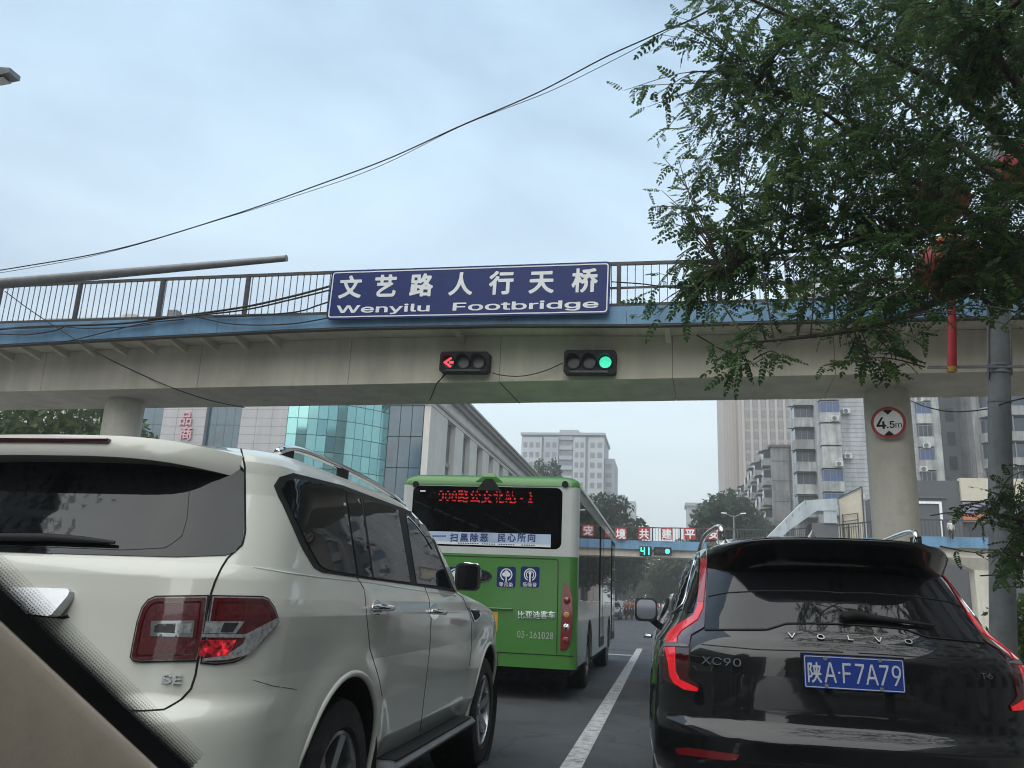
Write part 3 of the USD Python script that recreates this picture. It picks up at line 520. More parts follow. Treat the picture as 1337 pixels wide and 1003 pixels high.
cable([bat(*q, V) for q in ((798, 368), (840, 371), (880, 376), (960, 380))], .012, "dark cable strung level along the railing right of the name board")
cable([bat(*q, V) for q in ((1180, 385), (1215, 397), (1280, 404), (1340, 408))], .010, "thin cable on the blue beam behind the red lantern")

# ================================================================ street furniture near the bridge
# mast arm reaching in from the left above the railing
ma = thing("mast_arm", "long grey round mast arm reaching in above the railing at left", "mast", (-15.6, 13.2, 0))
A0, A1 = at(-40, 374, Y=13.0), at(373, 337.5, Y=13.0)
A00 = A0+(A0-A1)/np.linalg.norm(A1-A0)*2.6
obj("arm", MB().tube([A00, A0, A1], [.125, .112, .058], 20), MT["grey_steel"], ma, smooth=40)
obj("end_cap", MB().tube([A1, A1+(A1-A0)/np.linalg.norm(A1-A0)*.02], [.062, .062], 20), MT["grey_steel"], ma)
obj("post", MB().lathe([(.17, -.05), (.13, A00[2]+.6), (.0, A00[2]+.62)], (A00[0], A00[1], 0), sides=20), MT["grey_steel"], ma, smooth=40)
# lamp head at the picture's left edge
lp = thing("street_lamp", "box-shaped grey lamp head of a tall street lamp at far left", "street lamp", (-16.5, 12.6, 0))
H1 = at(19, 99, Y=12.0); H0 = H1+np.array([-1.1, .1, -.02])
d_ = (H1-H0)/np.linalg.norm(H1-H0)
obj("lamp_head", hull([H0+s*EY*.12+t*EZ*.07 for s in (-1, 1) for t in (-1, 1)]+[H1+s*EY*.14+t*EZ*.05-d_*.0+np.array([0, 0, .03]) for s in (-1, 1) for t in (-1, 1)]+[H1-d_*.25+s*EY*.15+EZ*.13 for s in (-1, 1)]), MT["grey_steel"], lp)
obj("lamp_glass", MB().obox((H0+H1)/2-EZ*.075, d_*.4, EY*.10, EZ*.012), MT["clear_lens"], lp)
obj("bracket", MB().tube([H0+d_*.1, H0-d_*1.2, (H0-d_*2.6)*np.array([1, 1, 0])+EZ*(H0[2]-.5)], .05, 10), MT["grey_steel"], lp, smooth=True)
pp = (H0-d_*2.6)
obj("post", MB().lathe([(.14, -.05), (.08, H0[2]-.4), (0, H0[2]-.39)], (pp[0], pp[1], 0), sides=16), MT["grey_steel"], lp, smooth=40)

# concrete pole with lanterns on the right
YP = 12.0
q0, q1 = at(1307.5, 690, Y=YP), at(1302, 350, Y=YP)
dirp = (q1-q0)/(q1[2]-q0[2])
pb, pt = q0-dirp*(q0[2]+.05), q0+dirp*(9.2-q0[2])
up = thing("utility_pole", "tall grey concrete pole with steel straps in front of the footbridge", "pole", (pb[0], pb[1], 0))
L_ = lambda z: q0+dirp*(z-q0[2])
obj("shaft", MB().tube([L_(z) for z in (-.05, 2.6, 6, 9.2)], [.165, .150, .128, .105], 28), MT["pole_concrete"], up, smooth=40)
for py in (478, 487, 525):
    z = at(1302, py, Y=YP)[2]
    obj("strap", MB().tube([L_(z-.02), L_(z+.02)], .150 if py < 500 else .146, 28), MT["grey_steel"], up, smooth=40)
z = at(1302, 482, Y=YP)[2]
obj("conduit", MB().tube([L_(z-.1)+np.array([.138, -.04, 0]), L_(z+2.6)+np.array([.128, -.04, 0])], .022, 8), MT["grey_steel"], up, smooth=True)
obj("conduit", MB().tube([L_(z-.15)+np.array([-.148, -.04, 0]), L_(z+2.6)+np.array([-.138, -.04, 0])], .016, 8), MT["grey_steel"], up, smooth=True)
obj("crossarm", MB().beam(L_(z)+np.array([-.95, -.12, .0]), L_(z)+np.array([.95, -.12, .0]), .035, .035), MT["grey_steel"], up)
def lantern(label, px, py, rpx, tassel=None):
    c = at(px, py, Y=YP-.12); r = rpx/FPX*YP*1.02
    t = thing("lantern", label, "lantern", c, group="red lanterns hung on the concrete pole")
    k = 18; prof = [(r*math.sin(a)**.85, -r*.86*math.cos(a)) for a in np.linspace(.42, math.pi-.42, 15)]
    m = MB(); g = np.arange(72)*2*np.pi/72
    P_ = np.array([[rr*(1+.018*abs(math.cos(9*x))), 0, zz, x] for rr, zz in prof for x in g])
    v = np.stack([c[0]+P_[:, 0]*np.cos(P_[:, 3]), c[1]+P_[:, 0]*np.sin(P_[:, 3]), c[2]+P_[:, 2]], 1); n_ = len(prof)
    i, j = np.meshgrid(np.arange(n_-1), np.arange(72), indexing="ij")
    m.add(v, np.stack([i*72+j, i*72+(j+1) % 72, (i+1)*72+(j+1) % 72, (i+1)*72+j], -1).reshape(-1, 4))
    obj("globe", m, MT["lantern_red"], t, smooth=True)
    for s in (-1, 1):
        zc = c[2]+s*r*.80
        obj("gold_ring", MB().lathe([(0, zc-.05), (r*.42, zc-.05), (r*.46, zc), (r*.40, zc+.05), (0, zc+.05)], (c[0], c[1], 0), sides=32), MT["lantern_gold"], t, smooth=30)
    obj("hanger", MB().tube([c+EZ*r*.8, c+EZ*(r+.25)], .012, 6), MT["grey_steel"], t)
    if tassel:
        b = at(*tassel, Y=YP-.12)
        obj("tassel", MB().tube([c-EZ*(r*.86), [*( (c[:2]+b[:2])/2), (c[2]-r*.86+b[2])/2], b], [.050, .058, .062], 12), MT["banner_red"], t, smooth=40)
        obj("tassel_cap", MB().tube([b+EZ*.05, b-EZ*.02], [.066, .060], 12), MT["lantern_gold"], t)
    return t
lantern("big red lantern left of the pole with a long red tassel below", 1240, 349, 41, (1243, 484))
lantern("red lantern right of the pole, just below the leaves", 1345, 352, 38)
lantern("red lantern high in the leaves left of the pole", 1226, 262, 36)
lantern("orange-red lantern high in the leaves right of the pole", 1347, 222, 40)
obj("crossarm", MB().beam(L_(at(1300, 303, Y=YP)[2])+np.array([-.95, -.12, 0]), L_(at(1300, 303, Y=YP)[2])+np.array([.95, -.12, 0]), .035, .035), MT["grey_steel"], up)
cable([at(1186, 522, Y=18.5), at(1205, 530, Y=17), at(1235, 537, Y=15), at(1265, 537, Y=13.5), at(1297, 533, Y=12)], .010, "thin wire sagging from under the bridge to the concrete pole")
cable([at(1300, 531, Y=12), at(1320, 524, Y=11.5), at(1345, 518, Y=11), at(1500, 480, Y=10)], .010, "thin wire leaving the concrete pole toward the right edge")

# ================================================================ the next footbridge up the road
Y2 = 68.0
b2 = thing("far_footbridge", "second footbridge farther up the road with a blue edge and red signs", "footbridge", (0, Y2, 0))
PTS2 = [(-30, 70.0), (9, 67.6), (14.8, 57.5), (42, 55.5)]
for (xa, ya), (xb, yb) in zip(PTS2[:-1], PTS2[1:]):
    d = np.array([xb-xa, yb-ya, 0]); Lx = np.linalg.norm(d); d /= Lx; n = np.array([-d[1], d[0], 0])
    o = np.array([xa, ya, 0])
    def bar(v0, v1, z0, z1, a=0.0, b=Lx): return MB().obox(o+d*(a+b)/2+n*(v0+v1)/2+EZ*(z0+z1)/2, d*(b-a)/2, n*(v1-v0)/2, EZ*(z1-z0)/2)
    obj("girder", bar(.35, 2.6, 4.95, 5.55), MT["concrete_paint"], b2)
    obj("deck", bar(.02, 3.2, 5.56, 5.95), MT["concrete_paint"], b2)
    obj("edge_beam", bar(-.06, .015, 5.52, 6.20), MT["blue_paint"], b2)
    obj("top_rail", bar(.05, .12, 7.22, 7.30), MT["rail_iron"], b2)
    ms = MB(); s = .1
    while s < Lx:
        ms.obox(o+d*s+n*.085+EZ*6.65, d*.014, n*.014, EZ*.58); s += .22
    obj("balusters", ms, MT["rail_iron"], b2, kind="stuff")
    s = .5
    while s < Lx:
        obj("rail_post", MB().obox(o+d*s+n*.085+EZ*6.65, d*.05, n*.045, EZ*.62), MT["rail_iron"], b2); s += 2.2
for x, y in ((19.6, 58.2), (-14, 70.2), (11.0, 66), (33, 57.7)):
    obj("column", MB().lathe([(.45, -.05), (.45, 4.95)], (x, y, 0), sides=24) if x != 19.6 else MB().box((x-.42, y-.5, -.05), (x+.42, y+.5, 4.45)), MT["concrete_paint"], b2, smooth=30)
obj("column_head", hull([(x, y, z) for x, y, z in ((17.6, 57.3, 4.94), (21.6, 57.3, 4.94), (17.6, 59.3, 4.94), (21.6, 59.3, 4.94), (19.1, 57.7, 4.2), (20.1, 57.7, 4.2), (19.1, 58.7, 4.2), (20.1, 58.7, 4.2))]), MT["concrete_paint"], b2)
for ch, px in zip("境共建平安", (810.5, 841, 870.5, 901, 931.5)):
    yb = 67.9; c = at(px, 697, Y=yb); s = .46
    t = thing("red_sign", f"small red board with a white character on the far footbridge, {dict(zip('境共建平安', ('nearest the bus', 'second from the bus', 'third from the bus', 'fourth from the bus', 'beside the black car roof')))[ch]}", "sign", c, group="red character boards along the far footbridge")
    obj("board", MB().box(c-[s, .0, s], c+[s, .05, s]), MT["banner_red"], t)
    obj("character", MB().prism(shapely.affinity.affine_transform(glyph("b"+ch), [.82, 0, 0, .82, -.41, -.32]), c-EY*.001, EX, EZ, .006), MT["sign_white"], t)
# far signals
c = at(842.5, 719.5, Y=67.4)
t = thing("countdown_signal", "small countdown signal on the far footbridge showing green 41", "traffic light", c)
obj("housing", MB().box(c+[-.45, 0, -.40], c+[.50, .3, .36], .03), MT["black_plastic"], t)
def seg(ch, o, w, h, th):
    S = {"4": "bcfg", "1": "bc"}[ch]; m = MB()
    R_ = {"a": (0, h-th, w, h), "b": (w-th, h/2, w, h), "c": (w-th, 0, w, h/2), "d": (0, 0, w, th), "e": (0, 0, th, h/2), "f": (0, h/2, th, h), "g": (0, h/2-th/2, w, h/2+th/2)}
    for k in S: x0, z0, x1, z1 = R_[k]; m.box(o+[x0, -.02, z0], o+[x1, -.002, z1])
    return m
obj("digit", seg("4", c+[-.36, 0, -.30], .34, .58, .09), MT["green_led"], t); obj("digit", seg("1", c+[.02, 0, -.30], .30, .58, .10), MT["green_led"], t)
c = at(871.5, 720, Y=67.4)
t = thing("traffic_light", "small distant signal box with a round green light, right of the countdown", "traffic light", c)
obj("housing", MB().box(c+[-1.05, 0, -.32], c+[.32, .3, .32], .03), MT["black_plastic"], t)
for k in range(3): obj("lens", MB().prism(Point(0, 0).buffer(.19), c+[-.75+.375*k, -.001, 0], EX, EZ, .012), MT["green_led"] if k == 2 else MT["lens_off"], t)
# ================================================================ vehicles: shaping tools
class Loft:
    """a car body from level slices: half width W(z), tail R(z), nose F(z), corner depths; world coordinates"""
    def __init__(self, cx, W, R, F, Dr, Df, nz=70, p=2.3, q=4.2, bow=.03, bulge=(), zpow=1.0, shoulder=None):
        W, R, F, Dr, Df = (np.array(a, float) for a in (W, R, F, Dr, Df))
        z0, z1 = W[0, 0], W[-1, 0]
        t = np.linspace(0, 1, nz); zs = z0+(z1-z0)*(1-(1-t)**zpow)
        zs = np.unique(np.concatenate([zs, W[:, 0]]))
        xf = np.concatenate([np.linspace(0, .86, 14), [.90, .93, .955, .974, .987, .995, 1.0]]); th = np.arcsin(xf**(q/2))
        dr = 1-np.cos(th)**(2/p); rows = []
        for z in zs:
            w, r, f = (np.interp(z, a[:, 0], a[:, 1]) for a in (W, R, F))
            L = f-r; a, b = min(np.interp(z, Dr[:, 0], Dr[:, 1]), L*.45), min(np.interp(z, Df[:, 0], Df[:, 1]), L*.45)
            y = np.concatenate([r+a*dr, np.linspace(r+a, f-b, 62)[1:-1], (f-b*dr)[::-1]])
            x = w*np.concatenate([xf, np.ones(60), xf[::-1]])
            ym, hl = (R[:, 1].min()+F[:, 1].max())/2, (F[:, 1].max()-R[:, 1].min())/2
            x = x*(1-bow*((y-ym)/hl)**2)
            for (by, bz, br, bw, amp) in bulge:
                d = np.hypot(y-by, z-bz); x = x+amp*np.exp(-((d-br)/bw)**2)*np.minimum(xf[-1], x/w)**6
            rows.append(np.stack([np.concatenate([x, -x[::-1][1:-1]])+cx, np.concatenate([y, y[::-1][1:-1]]), np.full(2*len(x)-2, z)], 1))
        n, m = len(rows), len(rows[0]); v = np.vstack(rows)
        i, j = np.meshgrid(np.arange(n-1), np.arange(m), indexing="ij")
        q4 = np.stack([i*m+j, i*m+(j+1) % m, (i+1)*m+(j+1) % m, (i+1)*m+j], -1).reshape(-1, 4)
        f = np.vstack([q4[:, [0, 1, 2]], q4[:, [0, 2, 3]]])
        cb, ct = len(v), len(v)+1
        v = np.vstack([v, [[cx, v[:m, 1].mean(), zs[0]], [cx, v[-m:, 1].mean(), zs[-1]]]])
        k = np.arange(m); f = np.vstack([f, np.stack([np.full(m, cb), (k+1) % m, k], 1), np.stack([np.full(m, ct), (n-1)*m+k, (n-1)*m+(k+1) % m], 1)])
        self.mesh = trimesh.Trimesh(v, f, process=True); self.cx = cx
        if self.mesh.volume < 0: self.mesh.invert()
        self.tri = self.mesh.triangles; self.vn = self.mesh.vertex_normals
    def hit(self, px):
        """where sight lines from the photograph's spots meet the body: points, normals, mask"""
        px = np.asarray(px, float); out = np.full((len(px), 3), np.nan); nor = np.zeros((len(px), 3))
        a, b, c = self.tri[:, 0], self.tri[:, 1], self.tri[:, 2]; e1, e2 = b-a, c-a
        fn = np.cross(e1, e2); front = (fn*(CAM-a)).sum(1) > 0
        a, e1, e2 = a[front], e1[front], e2[front]; F = self.mesh.faces[front]; s = CAM-a; qv = np.cross(s, e1); te = (e2*qv).sum(1)
        for k, (x, y) in enumerate(px):
            d = ray(x, y); pv = np.cross(d, e2); det = (e1*pv).sum(1); det = np.where(abs(det) < 1e-14, 1e-14, det)
            u = (s*pv).sum(1)/det; w = (qv@d)/det; t = te/det
            ok = np.nonzero((u >= -1e-9) & (w >= -1e-9) & (u+w <= 1+1e-9) & (t > 0))[0]
            if len(ok):
                g = ok[np.argmin(t[ok])]; out[k] = CAM+d*t[g]
                n = self.vn[F[g]].T@np.array([1-u[g]-w[g], u[g], w[g]]); nor[k] = n/np.linalg.norm(n)
        return out, nor, ~np.isnan(out[:, 0])
    def patch(self, poly, off=.004, g=6.0, depth=.012, clip=None):
        """a thin panel lying on the body inside an outline"""
        P = Polygon(poly).buffer(0) if not isinstance(poly, Polygon) else poly
        if clip is not None: P = P.difference(clip)
        mb = MB()
        for G in getattr(P, "geoms", [P]):
            rings = [G.exterior]+list(G.interiors); B = []
            for r in rings:
                n = max(8, int(r.length/(g*.6))); B += [r.interpolate(s).coords[0] for s in np.linspace(0, r.length, n, endpoint=False)]+list(r.coords)[:-1]
            x0, y0, x1, y1 = G.bounds; inn = G.buffer(-g*.45)
            I = [(x, y) for x in np.arange(x0, x1, g) for y in np.arange(y0, y1, g) if inn.contains(Point(x, y))]
            pts = np.unique(np.round(np.array(B+I), 3), axis=0)
            T = Delaunay(pts).simplices; cen = pts[T].mean(1); Gb = G.buffer(.05)
            T = T[[Gb.contains(Point(*c)) for c in cen]]
            p, n, ok = self.hit(pts); T = T[ok[T].all(1)]
            if not len(T): continue
            p = np.nan_to_num(p); top = p+n*off; bot = p+n*(off-depth)
            fn = np.cross(top[T[:, 1]]-top[T[:, 0]], top[T[:, 2]]-top[T[:, 0]]); flip = (fn*n[T[:, 0]]).sum(1) < 0
            T[flip] = T[flip][:, ::-1]
            E = {}
            for t in T:
                for a, b in ((t[0], t[1]), (t[1], t[2]), (t[2], t[0])): E[(a, b)] = 1
            side = [[a, a+len(p), b+len(p), b] for a, b in E if (b, a) not in E]
            if side:
                q = np.array(side); T = np.vstack([T, q[:, [0, 1, 2]], q[:, [0, 2, 3]]])
            mb.add(np.vstack([top, bot]), T)
        return mb
    def line(self, px, r=.003, off=0.0, step=5.0, sides=6):
        l = shapely.LineString(px); q = np.array([l.interpolate(s).coords[0] for s in np.linspace(0, l.length, max(3, int(l.length/step)))])
        p, n, ok = self.hit(q); p, n = p[ok], n[ok]
        if len(p) < 3: return MB()
        return MB().tube(p+n*off, r, sides)
    def spot(self, px):
        p, n, ok = self.hit([px]); return p[0], n[0]
    def cut(self, arches, floor=None):
        mf = manifold3d.Manifold(manifold3d.Mesh(self.mesh.vertices.astype(np.float32), self.mesh.faces.astype(np.uint32)))
        for (x0, x1, y, z, r) in arches:
            c = manifold3d.Manifold.cylinder(abs(x1-x0), r, r, 40).rotate([0, 90, 0]).translate([min(x0, x1), y, z]); mf = mf-c
        return mf
def both(m, cx):
    v, f = m.arrays(); w, g = m.mirror(cx).arrays(); return MB().add(v, f).add(w, g) if len(f) else MB()
def lr(name, m, mm, T, cx, smooth=False):
    """a part and its mirror image on the other side of the car"""
    obj(name, m, mm, T, smooth); obj(name, m.mirror(cx), mm, T, smooth)
def wheel(parent, xo, y, r, rr, side, spokes=6, width=.26, m_rim="alloy"):
    """tyre (part) with rim and spokes (sub-parts); side +1: outer face towards +x"""
    w = width; s = side
    prof = [(rr, -w), (r*.93, -w), (r, -w*.86), (r, -w*.16), (r*.975, -w*.05), (r*.92, .0), (rr*1.06, .004), (rr*1.01, -.012), (rr*.99, -.05)]
    m = MB().lathe([(a, b*s) for a, b in prof], (xo, y, r), "x", 48)
    if s < 0: v, f = m.arrays(); m = MB().add(v, f[:, ::-1])
    W_ = obj("wheel", m, MT["tyre_rubber"], parent, smooth=35)
    rim = MB().lathe([(a, b*s) for a, b in ((rr*1.0, -.012), (rr*.95, -.006), (rr*.92, -.03), (rr*.90, -.12), (rr*.3, -.15), (0, -.15))], (xo, y, r), "x", 40)
    if s < 0: v, f = rim.arrays(); rim = MB().add(v, f[:, ::-1])
    obj("rim", rim, MT[m_rim], W_, smooth=30)
    for k in range(spokes):
        a = 2*math.pi*k/spokes+.3; da = np.array([0, math.cos(a), math.sin(a)]); db = np.array([0, -math.sin(a), math.cos(a)]); c = np.array([xo, y, r])
        pts = []
        for rad, hw, dx in ((rr*.14, .028, -.045), (rr*.93, .036, -.012)):
            for e in (-1, 1):
                for dd in (0, -.035): pts.append(c+da*rad+db*hw*e+EX*s*(dx+dd))
        obj("spoke", hull(pts), MT[m_rim], W_)
    obj("hub_cap", MB().lathe([(a, b*s) for a, b in (((0, -.03), (rr*.13, -.034), (rr*.19, -.05), (rr*.19, -.09)) if s < 0 else ((rr*.19, -.09), (rr*.19, -.05), (rr*.13, -.034), (0, -.03)))], (xo, y, r), "x", 20), MT[m_rim], W_, smooth=30)
    return W_

# ================================================================ the white off-roader on the left
CXP = -2.365
pat = Loft(CXP,
    W=[(.42, .90), (.55, .955), (.75, .972), (.95, .975), (1.08, .985), (1.16, .988), (1.22, .978), (1.28, .962), (1.34, .945), (1.5, .912), (1.62, .880), (1.70, .855), (1.75, .835), (1.785, .81), (1.815, .775), (1.84, .69), (1.853, .50), (1.862, .30), (1.866, .05)],
    R=[(.42, 2.80), (.50, 2.66), (.60, 2.62), (.80, 2.62), (.84, 2.64), (.87, 2.70), (1.0, 2.715), (1.20, 2.735), (1.30, 2.75), (1.34, 2.78), (1.50, 2.87), (1.70, 2.97), (1.78, 2.99), (1.83, 3.12), (1.866, 3.7)],
    F=[(.42, 7.7), (.55, 7.80), (.85, 7.80), (1.0, 7.76), (1.06, 7.70), (1.10, 7.60), (1.16, 7.40), (1.20, 7.12), (1.23, 6.85), (1.255, 6.55), (1.28, 6.28), (1.30, 6.14), (1.40, 5.98), (1.60, 5.66), (1.70, 5.42), (1.76, 5.22), (1.80, 5.05), (1.84, 4.75), (1.866, 4.2)],
    Dr=[(.42, .5), (.8, .52), (1.2, .46), (1.34, .42), (1.62, .40), (1.74, .28), (1.866, .3)], Df=[(.42, .7), (1.0, .75), (1.2, .7), (1.4, .36), (1.866, .36)],
    nz=64, p=2.5, q=4.6, bow=.035, bulge=((3.75, .42, .50, .10, .022), (6.83, .42, .50, .10, .022)))
T1 = thing("white_suv", "big pearl white off-roader filling the left foreground, seen from behind", "car", (CXP, 3.75, 0))
arch = [(CXP+s*1.15, CXP+s*.62, y, .43, .47) for s in (-1, 1) for y in (3.75, 6.83)]
obj("body", pat.cut(arch), MT["pearl_paint"], T1, smooth=32)
liner = MB()
for s in (-1, 1):
    for y in (3.75, 6.83): liner.lathe([(.468, 0), (.468, .34)], (CXP+s*.80-.17, y, .43), "x", 32)
liner.box((CXP-.8, 2.95, .30), (CXP+.8, 7.4, .46)); 
obj("underbody", liner, MT["matt_black"], T1)
for y in (3.75, 6.83):
    for s in (-1, 1):
        g = np.radians(np.linspace(-12, 192, 30)); P_ = []
        for a in g:
            yy, zz = y+.475*math.cos(a), .43+.475*math.sin(a)
            i = np.argmin(((pat.mesh.vertices[:, 1:]-[yy, zz])**2).sum(1)+10*((pat.mesh.vertices[:, 0]-CXP)*s < .5)); P_.append([pat.mesh.vertices[i, 0]-s*.004, yy, zz])
        P_ = np.array(P_); P_[:, 0] = np.convolve(np.pad(P_[:, 0], 3, mode="edge"), np.ones(7)/7, "valid")
        obj("arch_lip", MB().tube(P_, .016, 8), MT["pearl_paint"], T1, smooth=True)
        wheel(T1, CXP+s*.955, y, .40, .262, s, 6, .27)
f1 = lambda *p: [(x/2.1675, 540+y/2.1675) for x, y in p]
f2 = lambda *p: [(330+x/2.263, 560+y/2.263) for x, y in p]
def pp(name, poly, m, off=.004, g=6.0, depth=.012, parent=T1, label=None, mir=True, clip=None, smooth=30, S=pat, cx=CXP):
    a = S.patch(poly, off, g, depth, clip)
    r = obj(name, a, m, parent, smooth, label=label)
    if mir: obj(name, a.mirror(cx), m, parent, smooth)
    return r
# rear window: right half as seen, left half its mirror image
RG = f1((-20, 60), (340, 75), (640, 100), (690, 158), (690, 330), (684, 365), (668, 392), (638, 402), (500, 407), (250, 400), (-20, 392))
a = pat.patch(RG, .004, 9); obj("rear_window", both(a, CXP), MT["dark_glass"], T1, smooth=30)
obj("window_heater", both(pat.line(f1((0, 375), (350, 388), (470, 382), (515, 350), (530, 300), (540, 180)), .0009, .005), CXP), MT["rubber"], T1)
# window line along the side
FRM = f2((62, 168), (78, 143), (118, 131), (265, 168), (430, 230), (498, 258), (522, 292), (592, 470), (600, 482), (470, 462), (310, 440), (205, 425), (180, 410), (145, 352))
pp("window_surround", FRM, MT["rubber"], .003, 6)
Wn = [f2((84, 180), (99, 155), (125, 148), (266, 180), (302, 432), (215, 416), (193, 400), (158, 338)),
      f2((272, 184), (316, 201), (349, 440), (308, 433)), f2((322, 205), (426, 240), (463, 454), (355, 441)), f2((450, 254), (498, 272), (518, 306), (584, 470), (482, 457))]
for w in Wn: pp("side_window", w, MT["dark_glass"], .0065, 6)
obj("window_divider", pat.line(f2((318, 204), (352, 440)), .007, .004), MT["rubber"], T1)
lr("chrome_strip", pat.line(f2((455, 262), (478, 285), (505, 320), (526, 356)), .0045, .008), MT["chrome"], T1, CXP)  # bright line standing in for the highlight along the front window, not trim
# door shuts and seams
for s in ([(302, 432), (318, 455), (330, 475), (337, 560), (346, 650), (372, 735), (382, 790)], [(508, 468), (520, 500), (527, 560), (523, 650), (510, 760), (494, 895)], [(600, 484), (622, 500), (645, 560), (647, 640), (640, 700)], [(0, 742), (60, 760), (130, 770)]):
    lr("panel_seam", pat.line(f2(*s), .0014 if s[0][0] == 0 else .0028, -.0005), MT["matt_black"], T1, CXP)
lr("panel_seam", pat.line(f1((680, 90), (693, 150), (694, 335), (686, 372), (645, 408), (625, 440), (607, 480), (594, 520), (575, 620), (560, 700), (553, 740), (540, 780), (510, 812), (465, 838), (405, 842), (100, 842), (-20, 842)), .0042, -.0005), MT["matt_black"], T1, CXP)
lr("sheet_crease", pat.line(f2((0, 408), (100, 425), (210, 440), (330, 452), (470, 474), (600, 494)), .006, -.004), MT["pearl_paint"], T1, CXP, True)
# tail lamps: one unit on the tailgate, one on the wing, each with its inner lamps
LU = f1((369, 690), (376, 650), (388, 590), (402, 548), (420, 526), (442, 516), (592, 514), (582, 600), (572, 660), (560, 702), (400, 706), (378, 702))
RU = f1((598, 514), (742, 517), (758, 524), (775, 548), (786, 580), (784, 594), (740, 645), (685, 695), (660, 706), (610, 712), (566, 708), (576, 650), (586, 590))
def inset(p, d): return Polygon(p).buffer(-d, join_style="round")
for unit, extra in ((LU, 0), (RU, 1)):
    sh = pat.patch(unit, .006, 5, .02)
    for mirr in (0, 1):
        mm = (lambda q: q.mirror(CXP)) if mirr else (lambda q: q)
        t = obj("tail_lamp", mm(sh), MT["rubber"], T1, 30)
        obj("chrome_rim", mm(pat.patch(inset(unit, 2.2), .010, 4, .008)), MT["clear_lens"], t, 30)
        obj("red_lens", mm(pat.patch(inset(unit, 3.8), .014, 4, .010)), MT["tail_red"], t, 30)
        obj("lens_step", mm(pat.patch(inset(unit, 8.5).difference(inset(unit, 10.5)), .0150, 3, .006)), MT["tail_dark_red"], t, 30)
        if not extra:
            obj("chrome_bar", mm(pat.patch(f1((433, 588), (552, 586), (546, 634), (430, 630)), .0165, 3, .006)), MT["dim_chrome"], t, 30)
            obj("reversing_lamp", mm(pat.patch(f1((444, 596), (500, 595), (497, 622), (441, 620)), .0185, 3, .006)), MT["lens_off"], t, 30)
            obj("reversing_lamp", mm(pat.patch(f1((506, 595), (546, 594), (541, 622), (503, 622)), .0185, 3, .006)), MT["clear_lens"], t, 30)
        else:
            obj("reversing_lamp", mm(pat.patch(f1((583, 588), (688, 588), (664, 622), (576, 622)), .0165, 3, .006)), MT["clear_lens"], t, 30)
            obj("lamp_bowl", mm(pat.patch(f1((632, 592), (672, 592), (655, 618), (622, 618)), .0180, 3, .006)), MT["lens_off"], t, 30)
            obj("chrome_bar", mm(pat.patch(f1((572, 624), (690, 624), (777, 578), (783, 588), (700, 680), (640, 696), (576, 700), (577, 692), (636, 684), (684, 650), (690, 634), (572, 633)), .0165, 3, .006)), MT["clear_lens"], t, 30)
            obj("lit_lamp", mm(pat.patch(f1((567, 641), (632, 641), (664, 640), (650, 672), (640, 684), (600, 688), (563, 686)), .0168, 3, .006)), MT["lamp_glow"], t, 30, label="lower red field of the lamp, glowing in spots")
# tailgate chrome handle, badge, wiper
hd_ = pat.patch(f1((-20, 495), (110, 497), (203, 500), (211, 507), (211, 520), (188, 572), (178, 575), (100, 566), (-20, 560)), .034, 5, .05)
hv, hf = hd_.arrays(); hv = hv.copy(); hv[:, 1] -= .62*(hv[:, 2].max()-hv[:, 2])-.01; hd_ = MB().add(hv, hf)
obj("tailgate_handle", both(hd_, CXP), MT["dim_chrome"], T1, smooth=30)
obj("handle_recess", both(pat.patch(f1((-20, 560), (100, 566), (178, 575), (192, 570), (198, 578), (180, 582), (90, 574), (-20, 568)), .003, 3), CXP), MT["rubber"], T1)
p, n = pat.spot(f1((453, 763))[0]); uz_ = np.cross(EX, [0, 0, 1.0]); 
ux_ = np.cross(EZ, n); ux_ /= np.linalg.norm(ux_); uy_ = np.cross(n, ux_)
obj("badge", text("SE", .028, p+n*.002, ux_, uy_, .006, sx=1.55, bold=True), MT["dim_chrome"], T1)
wp = pat.hit(f1((-30, 352), (140, 352), (240, 358), (335, 366)))[0]
obj("wiper", MB().tube(wp+np.array([0, -.022, 0]), [.016, .016, .013, .006], 8), MT["rubber"], T1, smooth=True)
# roof spoiler with its third brake lamp
def spoiler(S, cx, hw, yb, zb_, zt_, ytop, ztop, yin, zin, drop, m, T, nx=21, curl=.36):
    xs = np.linspace(-1, 1, nx); rows = []
    for x in xs:
        d = drop*abs(x)**3; y_ = yb+curl*abs(x)**5
        rows.append([(y_, zb_-d), (y_-.012, zb_+.4*(zt_-zb_)-d*.95), (y_+.012, zt_-d*.92), (max(ytop, y_+.06), ztop-d*.95), (max(yin, y_+.05), zin-d*1.0)])
    v = np.array([[cx+x*hw, y, z] for x, r in zip(xs, rows) for y, z in r]); k = 5
    f = [[i*k+j, i*k+(j+1) % k, (i+1)*k+(j+1) % k, (i+1)*k+j] for i in range(nx-1) for j in range(k)]
    mb = MB(); mb.add(v, f); mb.f.append(np.array([[0, 4, 3], [0, 3, 2], [0, 2, 1]])); e = (nx-1)*k; mb.f.append(np.array([[e, e+3, e+4], [e, e+2, e+3], [e, e+1, e+2]]))
    vv, ff = mb.arrays(); t = trimesh.Trimesh(vv, ff, process=False); t.fix_normals()
    return obj("spoiler", t, m, T, smooth=28)
spoiler(pat, CXP, .715, 2.83, 1.728, 1.812, 3.25, 1.852, 3.10, 1.72, .050, MT["pearl_paint"], T1, 21, .24)
b0, b1 = at(8, 575.5, Y=2.815), at(143, 575.5, Y=2.825)
obj("brake_lamp", MB().box((2*CXP-b1[0], 2.811, b1[2]-.009), (b1[0], 2.85, b1[2]+.009), .004), MT["tail_dark_red"], T1)
